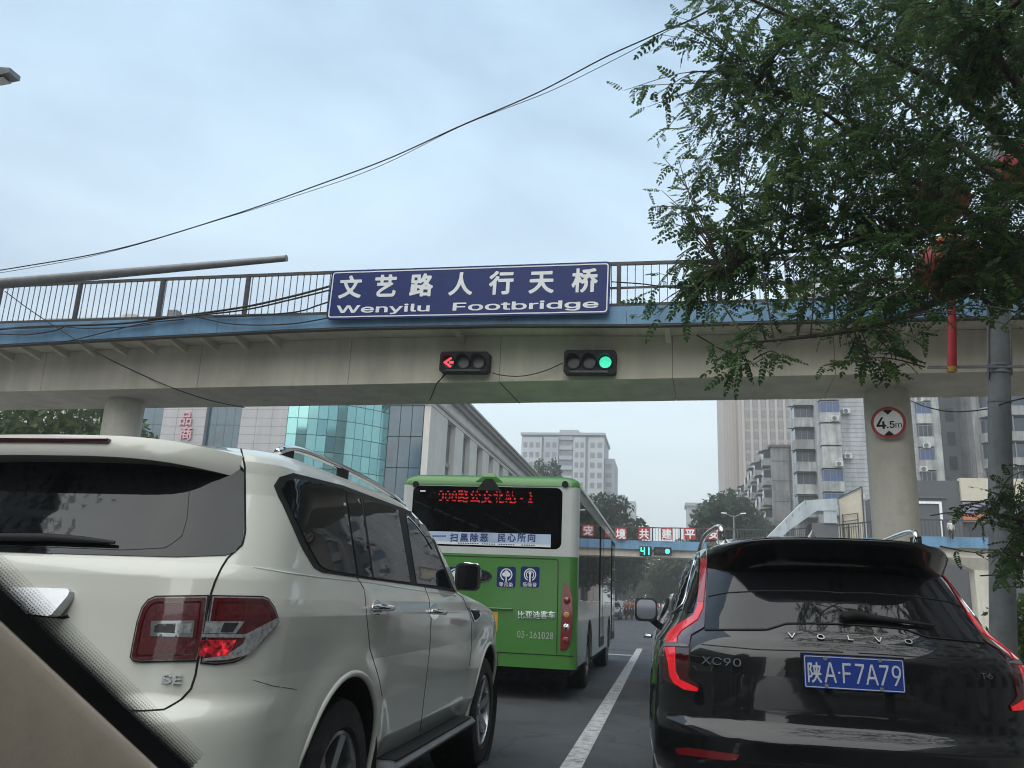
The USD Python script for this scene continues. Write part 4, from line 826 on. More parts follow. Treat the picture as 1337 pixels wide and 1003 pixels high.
# door handles, vent, mirror, step, roof rail
for (x0, y0, x1, y1) in ((344, 531, 399, 532), (522, 541, 558, 543)):
    cup = pp("handle_cup", f2(*[((x0+x1)/2-4+14*math.cos(a), (y0+y1)/2-2+24*math.sin(a)) for a in np.linspace(0, 2*math.pi, 16)]), MT["rubber"] if False else MT["chrome"], .0025, 3)
    q, n, ok = pat.hit(f2((x0, y0), (x0+8, y0), (x1-8, y1), (x1, y1))); q = q+n*np.array([[.012], [.038], [.038], [.012]])
    hm = MB().tube(q, [.014, .017, .017, .014], 10); obj("door_handle", hm, MT["chrome"], T1, smooth=True); obj("door_handle", hm.mirror(CXP), MT["chrome"], T1, smooth=True)
pp("fender_vent", f2((637, 527), (668, 535), (674, 548), (670, 562), (654, 572)), MT["chrome"], .006, 3)
pp("fender_vent_grille", f2((643, 535), (664, 541), (669, 550), (665, 558), (655, 565)), MT["rubber"], .010, 3)
m0 = at(595, 735, Y=5.80); m1 = at(625, 772, Y=5.80)
def mirror_shell(x0, x1, z0, z1, y, d, cx):
    c = [(x0+x1)/2, y, (z0+z1)/2]; pts = []
    for i, (s, dy) in enumerate(((1.0, 0), (1.0, .02), (.93, d*.6), (.70, d))):
        pr_ = rrect(-(x1-x0)/2*s, -(z1-z0)/2*s, (x1-x0)/2*s, (z1-z0)/2*s, min(x1-x0, z1-z0)*.22*s)
        pts += [[c[0]+a, y+dy, c[2]+b] for a, b in pr_.exterior.coords]
    return hull(pts)
msh = mirror_shell(m0[0], m1[0], m1[2], m0[2], 5.80, .13, CXP)
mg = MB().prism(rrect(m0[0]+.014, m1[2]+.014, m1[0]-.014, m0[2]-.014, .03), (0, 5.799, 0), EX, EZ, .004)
arm = MB().tube([[m0[0]-.10, 5.90, m1[2]-.02], [m0[0]-.02, 5.87, m1[2]+.02], [m0[0]+.05, 5.86, m1[2]+.03]], [.030, .028, .026], 10)
chs = MB().tube([[m1[0]-.004, 5.815, m1[2]+.03], [m1[0]+.004, 5.815, (m0[2]+m1[2])/2+.03], [m1[0]-.02, 5.815, m0[2]-.006], [m0[0]+.06, 5.82, m0[2]+.002]], .0075, 8)
for mir in (0, 1):
    mm = (lambda q: q.mirror(CXP)) if mir else (lambda q: q)
    t = obj("wing_mirror", mm(msh), MT["rubber"], T1, 30)
    obj("mirror_glass", mm(mg), MT["dark_glass"], t); obj("mirror_arm", mm(arm), MT["rubber"], t, True); obj("mirror_trim", mm(chs), MT["chrome"], t, True)  # dark tree reflection is put into the near-black mirror colour
sb = MB().box((-1.52, 4.32, .37), (-1.335, 6.22, .435), .03); t = obj("side_step", sb, MT["grey_steel"], T1); obj("side_step", sb.mirror(CXP), MT["grey_steel"], T1)
tp = MB().box((-1.50, 4.40, .4355), (-1.35, 6.12, .441)); obj("step_tread", tp, MT["rubber"], T1); obj("step_tread", tp.mirror(CXP), MT["rubber"], T1)
# roof rail
XR = CXP+.70
rp = [at(x, y, X=XR) for x, y in ((362, 591), (378, 586), (398, 590), (430, 603), (460, 617), (490, 633), (513, 648), (527, 661))]
rr_ = catm(rp, 5); rr_[:, 0] = XR
rl = MB().tube(rr_, [.017]*len(rr_), 10)
obj("roof_rail", rl, MT["chrome"], T1, smooth=True); obj("roof_rail", rl.mirror(CXP), MT["chrome"], T1, smooth=True)
for k in (4, 18, 31):
    k = min(k, len(rr_)-2); ft = MB().obox(rr_[k]-EZ*.05, EX*.014, EY*.05, EZ*.05); obj("rail_foot", ft, MT["rubber"], T1); obj("rail_foot", ft.mirror(CXP), MT["rubber"], T1)

# ================================================================ the black car ahead
CXV = .875; yv = 4.30
vol = Loft(CXV,
    W=[(.28, .86), (.36, .93), (.5, .958), (.66, .972), (.80, .968), (.95, .962), (1.02, .955), (1.07, .94), (1.12, .905), (1.18, .865), (1.30, .825), (1.45, .772), (1.55, .725), (1.60, .68), (1.635, .61), (1.66, .50), (1.675, .35), (1.68, .05)],
    R=[(.28, yv+.20), (.36, yv+.08), (.44, yv+.03), (.56, yv), (.66, yv-.005), (.70, yv+.01), (.725, yv+.05), (.78, yv+.06), (.95, yv+.065), (1.05, yv+.075), (1.10, yv+.10), (1.145, yv+.15), (1.3, yv+.275), (1.45, yv+.40), (1.55, yv+.49), (1.62, yv+.6), (1.66, yv+.9), (1.68, yv+1.4)],
    F=[(.28, yv+4.7), (.5, yv+4.9), (.8, yv+4.88), (.92, yv+4.75), (.98, yv+4.4), (1.03, yv+3.9), (1.08, yv+3.6), (1.2, yv+3.35), (1.45, yv+2.9), (1.6, yv+2.5), (1.66, yv+2.2), (1.68, yv+2.0)],
    Dr=[(.28, .55), (.7, .60), (1.0, .62), (1.12, .75), (1.3, .95), (1.5, 1.05), (1.68, 1.0)], Df=[(.28, .9), (1.0, .9), (1.2, .6), (1.68, .5)],
    nz=70, p=2.2, q=3.8, bow=.04, bulge=((yv+.98, .38, .45, .09, .014), (yv+3.96, .38, .45, .09, .014)))
T2 = thing("black_suv", "black off-roader ahead on the right with red lamps climbing its rear pillars", "car", (CXV, yv+1, 0))
obj("body", vol.cut([(CXV+s*1.12, CXV+s*.62, y, .38, .42) for s in (-1, 1) for y in (yv+.98, yv+3.96)]), MT["black_paint"], T2, smooth=32)
for y in (yv+.98, yv+3.96):
    for s in (-1, 1): wheel(T2, CXV+s*.94, y, .37, .255, s, 5, .25)
obj("underbody", MB().box((CXV-.8, yv+.3, .22), (CXV+.8, yv+4.5, .32)), MT["matt_black"], T2)
g1 = lambda *p: [(825+x/4.0125, 670+y/4.0125) for x, y in p]
g2 = lambda *p: [(900+x/3.714, 680+y/3.714) for x, y in p]
g4 = lambda *p: [(820+x/2.586, 880+y/2.586) for x, y in p]
def pv(name, poly, m, off=.004, g=6.0, depth=.012, parent=T2, label=None, mir=True, clip=None, smooth=30): return pp(name, poly, m, off, g, depth, parent, label, mir, clip, smooth, vol, CXV)
RGV = g2((92, 170), (105, 110), (400, 105), (745, 108), (745, 500), (600, 495), (470, 496), (420, 512), (375, 525), (76, 527), (80, 400), (86, 260))
obj("rear_window", both(vol.patch(RGV, .004, 7), CXV), MT["dark_glass"], T2, smooth=30)
obj("tailgate_seam", both(vol.line(g2((60, 600), (330, 625), (600, 632), (745, 638)), .004, -.0015), CXV), MT["matt_black"], T2)
obj("window_seam", both(vol.line(g2((76, 530), (375, 529), (420, 516), (470, 500), (600, 499), (745, 503)), .0035, .003), CXV), MT["rubber"], T2)
obj("window_seam", both(vol.line(g2((95, 370), (180, 352), (350, 343), (560, 342), (700, 350), (745, 356)), .0035, .005), CXV), MT["rubber"], T2)
rows = []; NX = 25
for x in np.linspace(-1, 1, NX):
    d = .05*abs(x)**3; y_ = yv+.215+.40*abs(x)**5
    rows.append([(y_+.185, 1.472-d), (y_+.10, 1.535-d), (y_+.035, 1.590-d), (y_, 1.613-d), (y_+.015, 1.630-d), (max(yv+.75, y_+.1), 1.674-d), (max(yv+.60, y_+.22), 1.49-d)])
vv = np.array([[CXV+x*.635, y, z] for x, r in zip(np.linspace(-1, 1, NX), rows) for y, z in r]); k = 7
ff = [[i*k+j, i*k+(j+1) % k, (i+1)*k+(j+1) % k, (i+1)*k+j] for i in range(NX-1) for j in range(k)]
mb = MB().add(vv, ff); e = (NX-1)*k; mb.f.append(np.array([[0, j+1, j] for j in range(1, k-1)])); mb.f.append(np.array([[e, e+j, e+j+1] for j in range(1, k-1)]))
vv, ff = mb.arrays(); tt = trimesh.Trimesh(vv, ff, process=False); tt.fix_normals(); obj("spoiler", tt, MT["black_paint"], T2, smooth=50)
# tail lamps
LENS = g1((368, 232), (401, 232), (394, 420), (382, 600), (312, 640), (302, 700), (300, 862), (356, 912), (350, 938), (262, 922), (200, 888), (170, 872), (164, 760), (178, 680), (187, 636), (225, 597), (325, 536), (344, 490), (357, 350))
UP = g1((370, 240), (399, 240), (390, 380), (375, 505), (347, 562), (264, 620), (243, 650), (240, 681), (181, 681), (190, 636), (228, 599), (327, 539), (347, 492), (360, 350))
ELB = Polygon(UP).intersection(shapely.box(0, 670+470/4.0125, 2000, 2000)); UPS = Polygon(UP).difference(shapely.box(0, 670+468/4.0125, 2000, 2000))
LOW = g1((176, 706), (234, 706), (230, 760), (234, 830), (252, 868), (300, 892), (352, 917), (347, 935), (280, 925), (225, 890), (205, 850), (196, 780))
SIL = g1((180, 684), (237, 684), (300, 696), (300, 705), (237, 703), (178, 702))
ups = vol.patch(UPS, .010, 3, .008)
lens, upl, low, sil = vol.patch(LENS, .006, 4, .02), vol.patch(ELB, .010, 3, .008), vol.patch(LOW, .010, 3, .008), vol.patch(SIL, .011, 3, .008)
for mir in (0, 1):
    mm = (lambda q: q.mirror(CXV)) if mir else (lambda q: q)
    t = obj("tail_lamp", mm(lens), MT["tail_dark_red"], T2, 30)
    obj("light_strip", mm(ups), MT["tail_dim"], t, 30, label="dimmer red strip up the rear pillar"); obj("lit_strip", mm(upl), MT["tail_glow"], t, 30, label="glowing red elbow of the lamp"); obj("lit_strip", mm(low), MT["tail_glow"], t, 30, label="glowing red lower hook of the lamp"); obj("chrome_bar", mm(sil), MT["grey_steel"], t, 30)
pv("reflector", g4((162, 250), (200, 249), (377, 272), (366, 290), (330, 291), (168, 270)), MT["reflector_red"], .006, 4)
pv("bumper_trim", g4((160, 300), (420, 300), (700, 318), (1000, 330), (745*0+750, 420), (160, 420)), MT["black_plastic"], .003, 8)
lr("bumper_seam", vol.line(g1((60, 905), (160, 890), (172, 874)), .003, -.001), MT["matt_black"], T2, CXV)
# side glass, trims, handle, mirror on the left
SG = g1((318, 180), (350, 165), (356, 175), (352, 260), (345, 420), (318, 520), (285, 525), (265, 505), (200, 535), (180, 545), (215, 430), (270, 290))
pv("side_window", SG, MT["dark_glass"], .004, 4)
lr("window_trim", vol.line(g1((340, 160), (352, 172), (330, 260), (305, 350), (285, 440), (270, 480), (235, 512), (195, 532)), .0065, .006), MT["chrome"], T2, CXV, True)
q = at(845, 830, Y=yv+2.05); hm = MB().tube([q+[.03, -.10, 0], q+[-.008, -.07, 0], q+[-.008, .07, 0], q+[.03, .10, 0]], [.013, .018, .018, .013], 10); obj("door_handle", hm, MT["chrome"], T2, smooth=True); obj("door_handle", hm.mirror(CXV), MT["chrome"], T2, smooth=True)
ym = yv+3.0; a0, a1 = at(829, 780, Y=ym), at(858, 812, Y=ym)
msh = mirror_shell(a0[0], a1[0], a1[2], a0[2], ym, .14, CXV); mg = MB().prism(rrect(a0[0]+.016, a1[2]+.02, a1[0]-.012, a0[2]-.016, .045), (0, ym-.001, 0), EX, EZ, .004)
arm = hull([[a1[0]-.09, ym+.04, a1[2]+.02], [a1[0]-.02, ym+.04, a1[2]+.03], [a1[0]-.09, ym+.10, a1[2]+.02], [a1[0]-.02, ym+.10, a1[2]+.03], [a1[0]+.02, ym+.05, a1[2]-.07], [a1[0]+.10, ym+.05, a1[2]-.06], [a1[0]+.10, ym+.12, a1[2]-.06]])
for mir in (0, 1):
    mm = (lambda q: q.mirror(CXV)) if mir else (lambda q: q)
    t = obj("wing_mirror", mm(msh), MT["black_paint"], T2, 30); obj("mirror_glass", mm(mg), MT["mirror_face"], t); obj("mirror_arm", mm(arm), MT["black_plastic"], t)
# roof rails and fin
p0_ = at(941, 701, Y=yv+.85); XA = p0_[0]
rl = catm([[XA+.012, yv+.83, p0_[2]-.03], [XA+.006, yv+.83, p0_[2]+.035], [XA, yv+.90, p0_[2]+.062], [XA-.02, yv+1.2, p0_[2]+.075], [XA-.05, yv+1.8, p0_[2]+.07], [XA-.06, yv+2.4, p0_[2]+.02], [XA-.06, yv+2.6, p0_[2]-.03]], 5)
m_ = MB().tube(rl, .017, 10); obj("roof_rail", m_, MT["chrome"], T2, smooth=True); obj("roof_rail", m_.mirror(CXV), MT["chrome"], T2, smooth=True)
ft = MB().obox([XA, yv+.86, p0_[2]-.02], EX*.018, EY*.05, EZ*.05); obj("rail_foot", ft, MT["chrome"], T2); obj("rail_foot", ft.mirror(CXV), MT["chrome"], T2)
obj("roof_fin", hull([(CXV+x, yv+y, z) for x, y, z in ((-.03, .95, 1.655), (.03, .95, 1.655), (-.025, 1.2, 1.665), (.025, 1.2, 1.665), (0, .97, 1.735), (0, 1.0, 1.735))]), MT["black_paint"], T2)
# wiper cover and wiper
wv = vol.hit(g2((742, 470), (800, 455), (900, 472), (1050, 490), (1180, 508)))[0]+np.array([0, -.03, 0])
obj("wiper", MB().tube(wv, [.024, .025, .016, .010, .006], 8), MT["matt_black"], T2, smooth=True)
# lettering on the tailgate
def letter(S, T, s, px, h, m, sx=1.0, bold=False, off=.002, d=.006):
    p, n = S.spot(px); ux_ = np.cross(EZ, n); ux_ /= np.linalg.norm(ux_); uy_ = np.cross(n, ux_)
    return obj("lettering", text(s, h, p+n*off-uy_*h*.5, ux_, uy_, d, sx=sx, bold=bold, center=True), m, T)
for chv, px in zip("VOLVO", g2((497, 560), (637, 568), (780, 573), (918, 581), (1062, 591))): letter(vol, T2, chv, px, .030, MT["dim_chrome"], 1.3, False)
letter(vol, T2, "XC90", g1((470, 778))[0], .036, MT["chrome"], 1.55)
letter(vol, T2, "T6", (1287, 883), .026, MT["dim_chrome"], 1.5)
# number plate
pc, n = vol.spot((1113, 879)); n = np.array([0, -1, 0.0]); o = pc+n*.025-EX*.225-EZ*.075
t = obj("number_plate", MB().prism(rrect(0, 0, .45, .15, .008), o, EX, EZ, .004), MT["plate_blue"], T2)
obj("plate_edge", MB().prism(rrect(.004, .004, .446, .146, .007).difference(rrect(.008, .008, .442, .142, .005)), o+n*.0045, EX, EZ, .001), MT["plate_white"], t)
obj("plate_holder", MB().box(o+[-.006, .012, -.006], o+[.456, .05, .156]), MT["black_plastic"], t)
obj("character", MB().prism(shapely.affinity.affine_transform(glyph("r陕"), [.068, 0, 0, .098, .014, .034]), o+n*.0045, EX, EZ, .0015), MT["plate_white"], t)
for chv, fx in zip("A.F7A79", (.104, .152, .178, .236, .290, .344, .398)):
    if chv == ".": obj("plate_dot", MB().prism(Point(fx+.008, .075).buffer(.005), o+n*.0045, EX, EZ, .0015), MT["plate_white"], t); continue
    obj("character", text(chv, .090, o+n*.0045+EX*(fx+.016)+EZ*.030, EX, EZ, .0015, sx=.70, bold=False, center=True), MT["plate_white"], t)
for fx, fz in ((.10, .136), (.345, .140), (.10, .014), (.345, .012)): obj("plate_bolt", MB().prism(Point(fx, fz).buffer(.009), o+n*.0045, EX, EZ, .005), MT["grey_steel"], t)

# ================================================================ the green bus
YB, XL, XRB = 11.26, -3.645, -1.145
CXB, HB = (XL+XRB)/2, (XRB-XL)/2; YE = 20.1
T3 = thing("city_bus", "green and white city bus with a red lit route display in its rear window", "bus", (CXB, YB+4, 0))
def plan(x0, x1, y0, y1, r, z0, z1):
    m = trimesh.creation.extrude_polygon(rrect(x0, y0, x1, y1, r, 6), z1-z0, engine="earcut"); m.apply_translation([0, 0, z0]); return m
def mf(m): return manifold3d.Manifold(manifold3d.Mesh(np.asarray(m.vertices, np.float32), np.asarray(m.faces, np.uint32)))
def mbox(lo, hi): return manifold3d.Manifold.cube(list(np.subtract(hi, lo))).translate(list(lo))
shell = mf(plan(XL, XRB, YB, YE, .11, .42, 2.80))-mf(plan(XL+.07, XRB-.07, YB+.09, YE-.09, .06, .60, 2.762))
GX0, GX1, GZ0, GZ1 = -3.485, -1.365, 1.925, 2.752
wr = manifold3d.Manifold.extrude(manifold3d.CrossSection([np.array(shapely.geometry.polygon.orient(rrect(GX0, GZ0, GX1, GZ1, .09, 6)).exterior.coords)[:-1]]), .6).rotate([90, 0, 0]).translate([0, YB+.3, 0])
shell = shell-wr
shell = shell-mbox((XRB-.3, YB+.24, 1.27), (XRB+.2, YE-.3, 2.60))-mbox((XL-.2, YB+.24, 1.27), (XL+.3, YE-.3, 2.60))-mbox((XL+.2, YE-.3, 1.2), (XRB-.2, YE+.2, 2.55))
for y in (13.35, 18.0):
    shell = shell-manifold3d.Manifold.cylinder(4, .53, .53, 36).rotate([0, 90, 0]).translate([XL-.5, y, .47])
obj("body", shell, MT["bus_side"], T3, smooth=30)
obj("floor", MB().box((XL+.08, YB+.1, .80), (XRB-.08, YE-.1, .84)), MT["bus_inside"], T3)
obj("inner_lining", MB().box((XL+.08, YB+.6, 2.72), (XRB-.08, YE-.15, 2.755)), MT["bus_inside"], T3)
# white rear frame round the glass, green lower panel, green roof
fr = rrect(XL+.004, 1.835, XRB-.004, 2.80, .02).difference(rrect(GX0+.004, GZ0+.004, GX1-.004, GZ1-.004, .085, 6))
rear = lambda x0, z0, x1, z1, r, y, d: MB().prism(rrect(x0, z0, x1, z1, r), (0, y, 0), EX, EZ, d)
cw = (mf(plan(XL-.006, XRB+.006, YB-.008, YB+1.2, .115, 1.832, 2.765))-mbox((XL-1, YB+.16, 0), (XRB+1, YB+3, 4)))-mf(plan(XL+.02, XRB-.02, YB+.02, YB+1.4, .09, 1.5, 3.0))-wr
obj("rear_frame", cw, MT["bus_white"], T3, smooth=30)
cg = (mf(plan(XL-.010, XRB+.010, YB-.014, YB+1.2, .12, .40, 1.828))-mbox((XL-1, YB+.13, 0), (XRB+1, YB+3, 4)))-mf(plan(XL+.02, XRB-.02, YB+.02, YB+1.4, .09, .3, 2.0))
obj("rear_panel", cg, MT["bus_green"], T3, smooth=30)
rz = [(2.768, .0), (2.82, .004), (2.865, .03), (2.90, .075), (2.925, .14), (2.94, .26), (2.945, .6)]
v, m_ = [], None
for z, i in rz: v.append(np.c_[np.array(rrect(XL-.012+i, YB-.016+i, XRB+.012-i, YE-i, .14+i*.3, 6).exterior.coords)[:-1], np.full(len(rrect(XL, YB, XRB, YE, .14, 6).exterior.coords)-1, z)])
k = len(v[0]); vv = np.vstack(v); ff = [[i*k+j, i*k+(j+1) % k, (i+1)*k+(j+1) % k, (i+1)*k+j] for i in range(len(v)-1) for j in range(k)]
mb = MB().add(vv, ff); mb.f.append(np.array([[(len(v)-1)*k, (len(v)-1)*k+j, (len(v)-1)*k+j+1] for j in range(1, k-1)])); mb.f.append(np.array([[0, j+1, j] for j in range(1, k-1)]))
vv, ff = mb.arrays(); tt = trimesh.Trimesh(vv, ff, process=False); tt.fix_normals()
obj("roof", tt, MT["bus_green"], T3, smooth=35)
hump = hull([(CXB+x, y, z) for x, y, z in ((-.19, YB-.02, 2.82), (.19, YB-.02, 2.82), (-.09, YB-.03, 2.89), (.09, YB-.03, 2.89), (-.06, YB-.0, 2.945), (.06, YB-.0, 2.945), (-.15, YB+.5, 2.93), (.15, YB+.5, 2.93), (0, YB+.3, 2.955))])
obj("camera_hump", hump, MT["bus_green"], T3, smooth=30)
obj("rear_camera", MB().prism(Polygon([(-.17, 2.70), (.17, 2.70), (.085, 2.82), (.05, 2.86), (-.05, 2.86), (-.085, 2.82)]), (CXB, YB-.020, 0), EX, EZ, .016), MT["black_plastic"], T3)
for px in (543, 738):
    q = at(px, 632.5, Y=YB-.02); obj("marker_lamp", MB().prism(Point(q[0], q[2]).buffer(.045), (0, YB-.017, 0), EX, EZ, .014), MT["black_plastic"], T3)
q = at(551, 641, Y=YB); obj("roof_label", MB().box((q[0]-.03, YB+.005, q[2]-.012), (q[0]+.05, YB+.012, q[2]+.012)), MT["sign_white"], T3)
MT["bus_pane"] = pane("bus_pane", (.42, .45, .46)); MT["bus_side_pane"] = pane("bus_side_pane", (.20, .22, .23), ior=1.7)
obj("rear_window", MB().prism(rrect(GX0-.001, GZ0-.001, GX1+.001, GZ1+.001, .09, 6), (0, YB+.022, 0), EX, EZ, .006), MT["bus_pane"], T3)
obj("window_mask", MB().prism(rrect(GX0, GZ0, GX1, GZ1, .09, 6).difference(rrect(GX0+.05, GZ0+.035, GX1-.05, GZ1-.05, .06, 6)), (0, YB+.0225+.006, 0), EX, EZ, .004), MT["rubber"], T3)
# route display: rows of lit dots on a dark board behind the glass
LED = ["...................................#.............................#...........................#......#...........................", "...........................######..#...........#....#............##............#...#.........##.....#...........................", ".####......###......###....##..##..#####......##....##...........##............#...#..........#.....#......................###..", "##..##....##.##....#...#...##..##.##..##......#......#.....##############......#...#.......######...#.....................####..", "#....##..##...##..##...##..##..#####..#......##......##........................#...#...##...........#####...................##..", "#....##..##...##..##...##..#######..###.....##........##......##....##.....#####...#.###....#..#....#.......................##..", "#....##..#.....#...##..##......#.....##......##...##....##....##......##........#...###......#..#....#.......................##..", "##..###..#.....#....####......#.....###....##...##......#...##.........#.......#...##.......#..#....#.......................##..", ".######..#.....#...#.###...##.#....#..##........#...........#..#....#...#......#...#........#..#.########...................##..", ".....##..#.....#..##...##..##.#####....##......##...#..........##..##..........#...#........#..#.##....##......####.........##..", ".....##..##...##..#.....#..##.#...######......##....##..........##.#...........#...#........#.##.##....##...................##..", ".....#...##...##..#.....#..##.#...#....#......#......##..........##..........###...#....##....#####....##...................##..", "##..##....##.##...##...##..##.#.#.#....#.....##...#####.........####.......###.#...#....##.########....##...................##..", ".####......###.....#####...######.#....#....#############......###..###.........#...#....#..##....##....##................#######", "...........................##.....######...............##..####......####......#...######........########......................."]
l0, l1 = at(566, 637, Y=YB+.06), at(701, 658, Y=YB+.06)
obj("display_board", MB().box((l0[0], YB+.06, l1[2]-.02), (l1[0], YB+.12, l0[2]+.02)), MT["lens_off"], T3)
d0, d1 = at(574, 637.5, Y=YB+.058), at(695, 655, Y=YB+.058); led = MB(); nr = len(LED)
for r_, row in enumerate(LED):
    if r_ % 4 not in (2, 1): continue
    for c_ in range(0, 128):
        if c_ < len(row) and row[c_] == "#":
            x = d0[0]+(d1[0]-d0[0])*c_/127; z = l0[2]-.025-(l0[2]-l1[2]-.035)*r_/(nr-1)
            led.box((x-.0045, YB+.052, z-.0075), (x+.0045, YB+.0595, z+.0075))
obj("lit_dots", led, MT["red_led"], T3, kind="stuff")
# slogan strip stuck along the bottom of the glass
a0, a1 = at(552, 693.3, Y=YB+.02), at(719, 714.8, Y=YB+.02)
MT["slogan"] = mat("slogan", (.46, .56, .72), .4, var=.22, scale=2.2, detail=2)
sl = obj("slogan_strip", MB().box((a0[0], YB+.012, a1[2]), (a1[0], YB+.0205, a0[2])), MT["slogan"], T3)
obj("slogan_foot", MB().box((a0[0], YB+.0105, a1[2]), (a1[0], YB+.0119, a1[2]+.035)), MT["sign_white"], sl)
for ch, px in zip("扫黑除恶民心所向", (596, 609, 622, 635, 658, 671, 684, 697)):
    q = at(px-3.0, 702, Y=YB+.0115); e = .120
    obj("character", MB().prism(shapely.affinity.affine_transform(glyph("r"+ch).buffer(.012), [e, 0, 0, e, q[0]-e*.5, q[2]-e*.38]), (0, YB+.0118, 0), EX, EZ, .002), MT["lettering_navy"], sl)
for px in list(range(566, 582, 3)): 
    q = at(px, 700, Y=YB+.0115); obj("small_print", MB().box((q[0]-.012, YB+.0095, q[2]-.010), (q[0]+.012, YB+.0118, q[2]+.010)), MT["lettering_navy"], sl)
for px in list(np.arange(599, 625, 3.1))+list(np.arange(630, 646, 3.1))+list(np.arange(652, 672, 3.1))+list(np.arange(682, 700, 3.1)):
    q = at(px, 709.5, Y=YB+.0115); obj("small_print", MB().box((q[0]-.010, YB+.0085, a1[2]+.012), (q[0]+.010, YB+.0104, a1[2]+.026)), MT["lettering_navy"], sl)
# engine door seams and rear bumper seams
for p_, q_ in (((XL+.25, 1.795), (-1.44, 1.795)), ((-1.40, 1.755), (-1.388, .585)), ((XL+.02, .570), (XRB-.02, .570)), ((-2.165, .565), (-2.165, .41))):
    obj("panel_seam", MB().beam((p_[0], YB-.0145, p_[1]), (q_[0], YB-.0145, q_[1]), .010, .006, up=EY), MT["matt_black"], T3)
obj("panel_seam", MB().tube(catm([(-1.44, YB-.0145, 1.795), (-1.412, YB-.0145, 1.785), (-1.40, YB-.0145, 1.755)], 5), .005, 6), MT["matt_black"], T3)
# tail lamp clusters
sh = Polygon([(-.112, 0), (-.05, .015), (-.005, .08), (.020, .25), (.024, .5), (.014, .66), (-.018, .77), (-.055, .82), (-.092, .835), (-.103, .6), (-.112, .3)]).buffer(.008)
def lamp(o, mx):
    P_ = sh if mx > 0 else shapely.affinity.scale(sh, -1, 1, origin=(0, 0))
    t = obj("tail_lamp", MB().prism(P_, (o, YB-.022, .645), EX, EZ, .014), MT["bus_tail_red"], T3)
    for z, r, m_ in ((.62, .047, "bus_tail_red"), (.435, .045, "amber_lens"), (.285, .045, "chrome"), (.12, .045, "bus_tail_red")):
        obj("round_lamp", MB().lathe([(0, -.016), (r*.7, -.013), (r, .001), (r*.4, .003), (0, .003)][::-1] if False else [(0, -.016), (r*.7, -.013), (r, .001)], (o-.044*mx, YB-.0365, .645+z), "y", 20), MT[m_], t, smooth=40)
lamp(-1.222, 1); lamp(2*CXB+1.222, -1)
# stickers, badge, lettering, plate
def icon(px, ch, kind):
    q = at(px, 753.5, Y=YB-.016); x, z = q[0], q[2]
    t = obj("sticker", MB().prism(rrect(-.128, -.135, .128, .135, .03), (x, YB-.0155, z), EX, EZ, .003), MT["sign_blue"], T3)
    ring = Point(0, .03).buffer(.083, quad_segs=10).difference(Point(0, .03).buffer(.069, quad_segs=10)).difference(shapely.box(-.03, -.08, .03, -.02))
    if kind == "tree": body_ = shapely.union_all([Point(-.028, .035).buffer(.028), Point(.028, .035).buffer(.028), Point(0, .055).buffer(.032), shapely.box(-.035, .005, .035, .035), shapely.box(-.008, -.065, .008, .02)])
    else: body_ = shapely.union_all([shapely.box(-.012, -.065, .012, .045), Point(0, .05).buffer(.020), Point(0, .03).buffer(.056).difference(Point(0, .03).buffer(.044)).difference(shapely.box(-.03, -.08, .03, -.01))])
    obj("emblem", MB().prism(shapely.union_all([ring, body_]), (x, YB-.019, z), EX, EZ, .002), MT["sign_white"], t)
    for k, c_ in enumerate(ch):
        e = .062; obj("character", MB().prism(shapely.affinity.affine_transform(glyph("r"+c_), [e, 0, 0, e, (k-1)*.066-e*.5, -.122]), (x, YB-.019, z), EX, EZ, .002), MT["sign_white"], t)
icon(661, "零污染", "tree"); icon(692, "低噪音", "mast"); icon(594, "零污染", "tree")
q = at(623, 752, Y=YB-.016); el = shapely.affinity.scale(Point(0, 0).buffer(1, quad_segs=14), .205, .088)
t = obj("maker_badge", MB().prism(el, (q[0], YB-.0155, q[2]), EX, EZ, .006), MT["black_plastic"], T3)
obj("badge_rim", MB().prism(el.difference(shapely.affinity.scale(el, .90, .82)), (q[0], YB-.0215, q[2]), EX, EZ, .003), MT["chrome"], t)
obj("lettering", text("BYD", .072, (q[0], YB-.0215, q[2]-.036), EX, EZ, .003, sx=1.5, center=True), MT["chrome"], t)
for k, ch in enumerate("比亚迪客车"):
    q = at(680.5+10.0*k, 803, Y=YB-.02); e = .105
    obj("character", MB().prism(shapely.affinity.affine_transform(glyph("r"+ch), [e*.95, 0, 0, e, -e*.48, -e*.38]), (q[0], YB-.0155, q[2]), EX, EZ, .012), MT["chrome"], T3)
q = at(698.5, 833.5, Y=YB-.02); t_ = meshkit.text_mesh("03-161028", .082, .002); w = t_.vertices[:, 0].max()
obj("lettering", text("03-161028", .082, (q[0], YB-.0155, q[2]), EX, EZ, .002, sx=.485/w, center=True), MT["lettering_silver"], T3)
q = at(640, 811, Y=YB-.02)
t = obj("plate_recess", MB().prism(rrect(-.42, -.17, .30, .16, .05), (q[0], YB-.0148, q[2]), EX, EZ, .001), MT["bus_green"], T3)
obj("number_plate", MB().prism(rrect(-.34, -.13, .10, .12, .01), (q[0], YB-.0165, q[2]), EX, EZ, .006), MT["plate_yellow"], T3)
obj("plate_hood", MB().box((q[0]-.44, YB-.05, q[2]+.155), (q[0]+.30, YB-.013, q[2]+.175), .006), MT["bus_green"], T3)
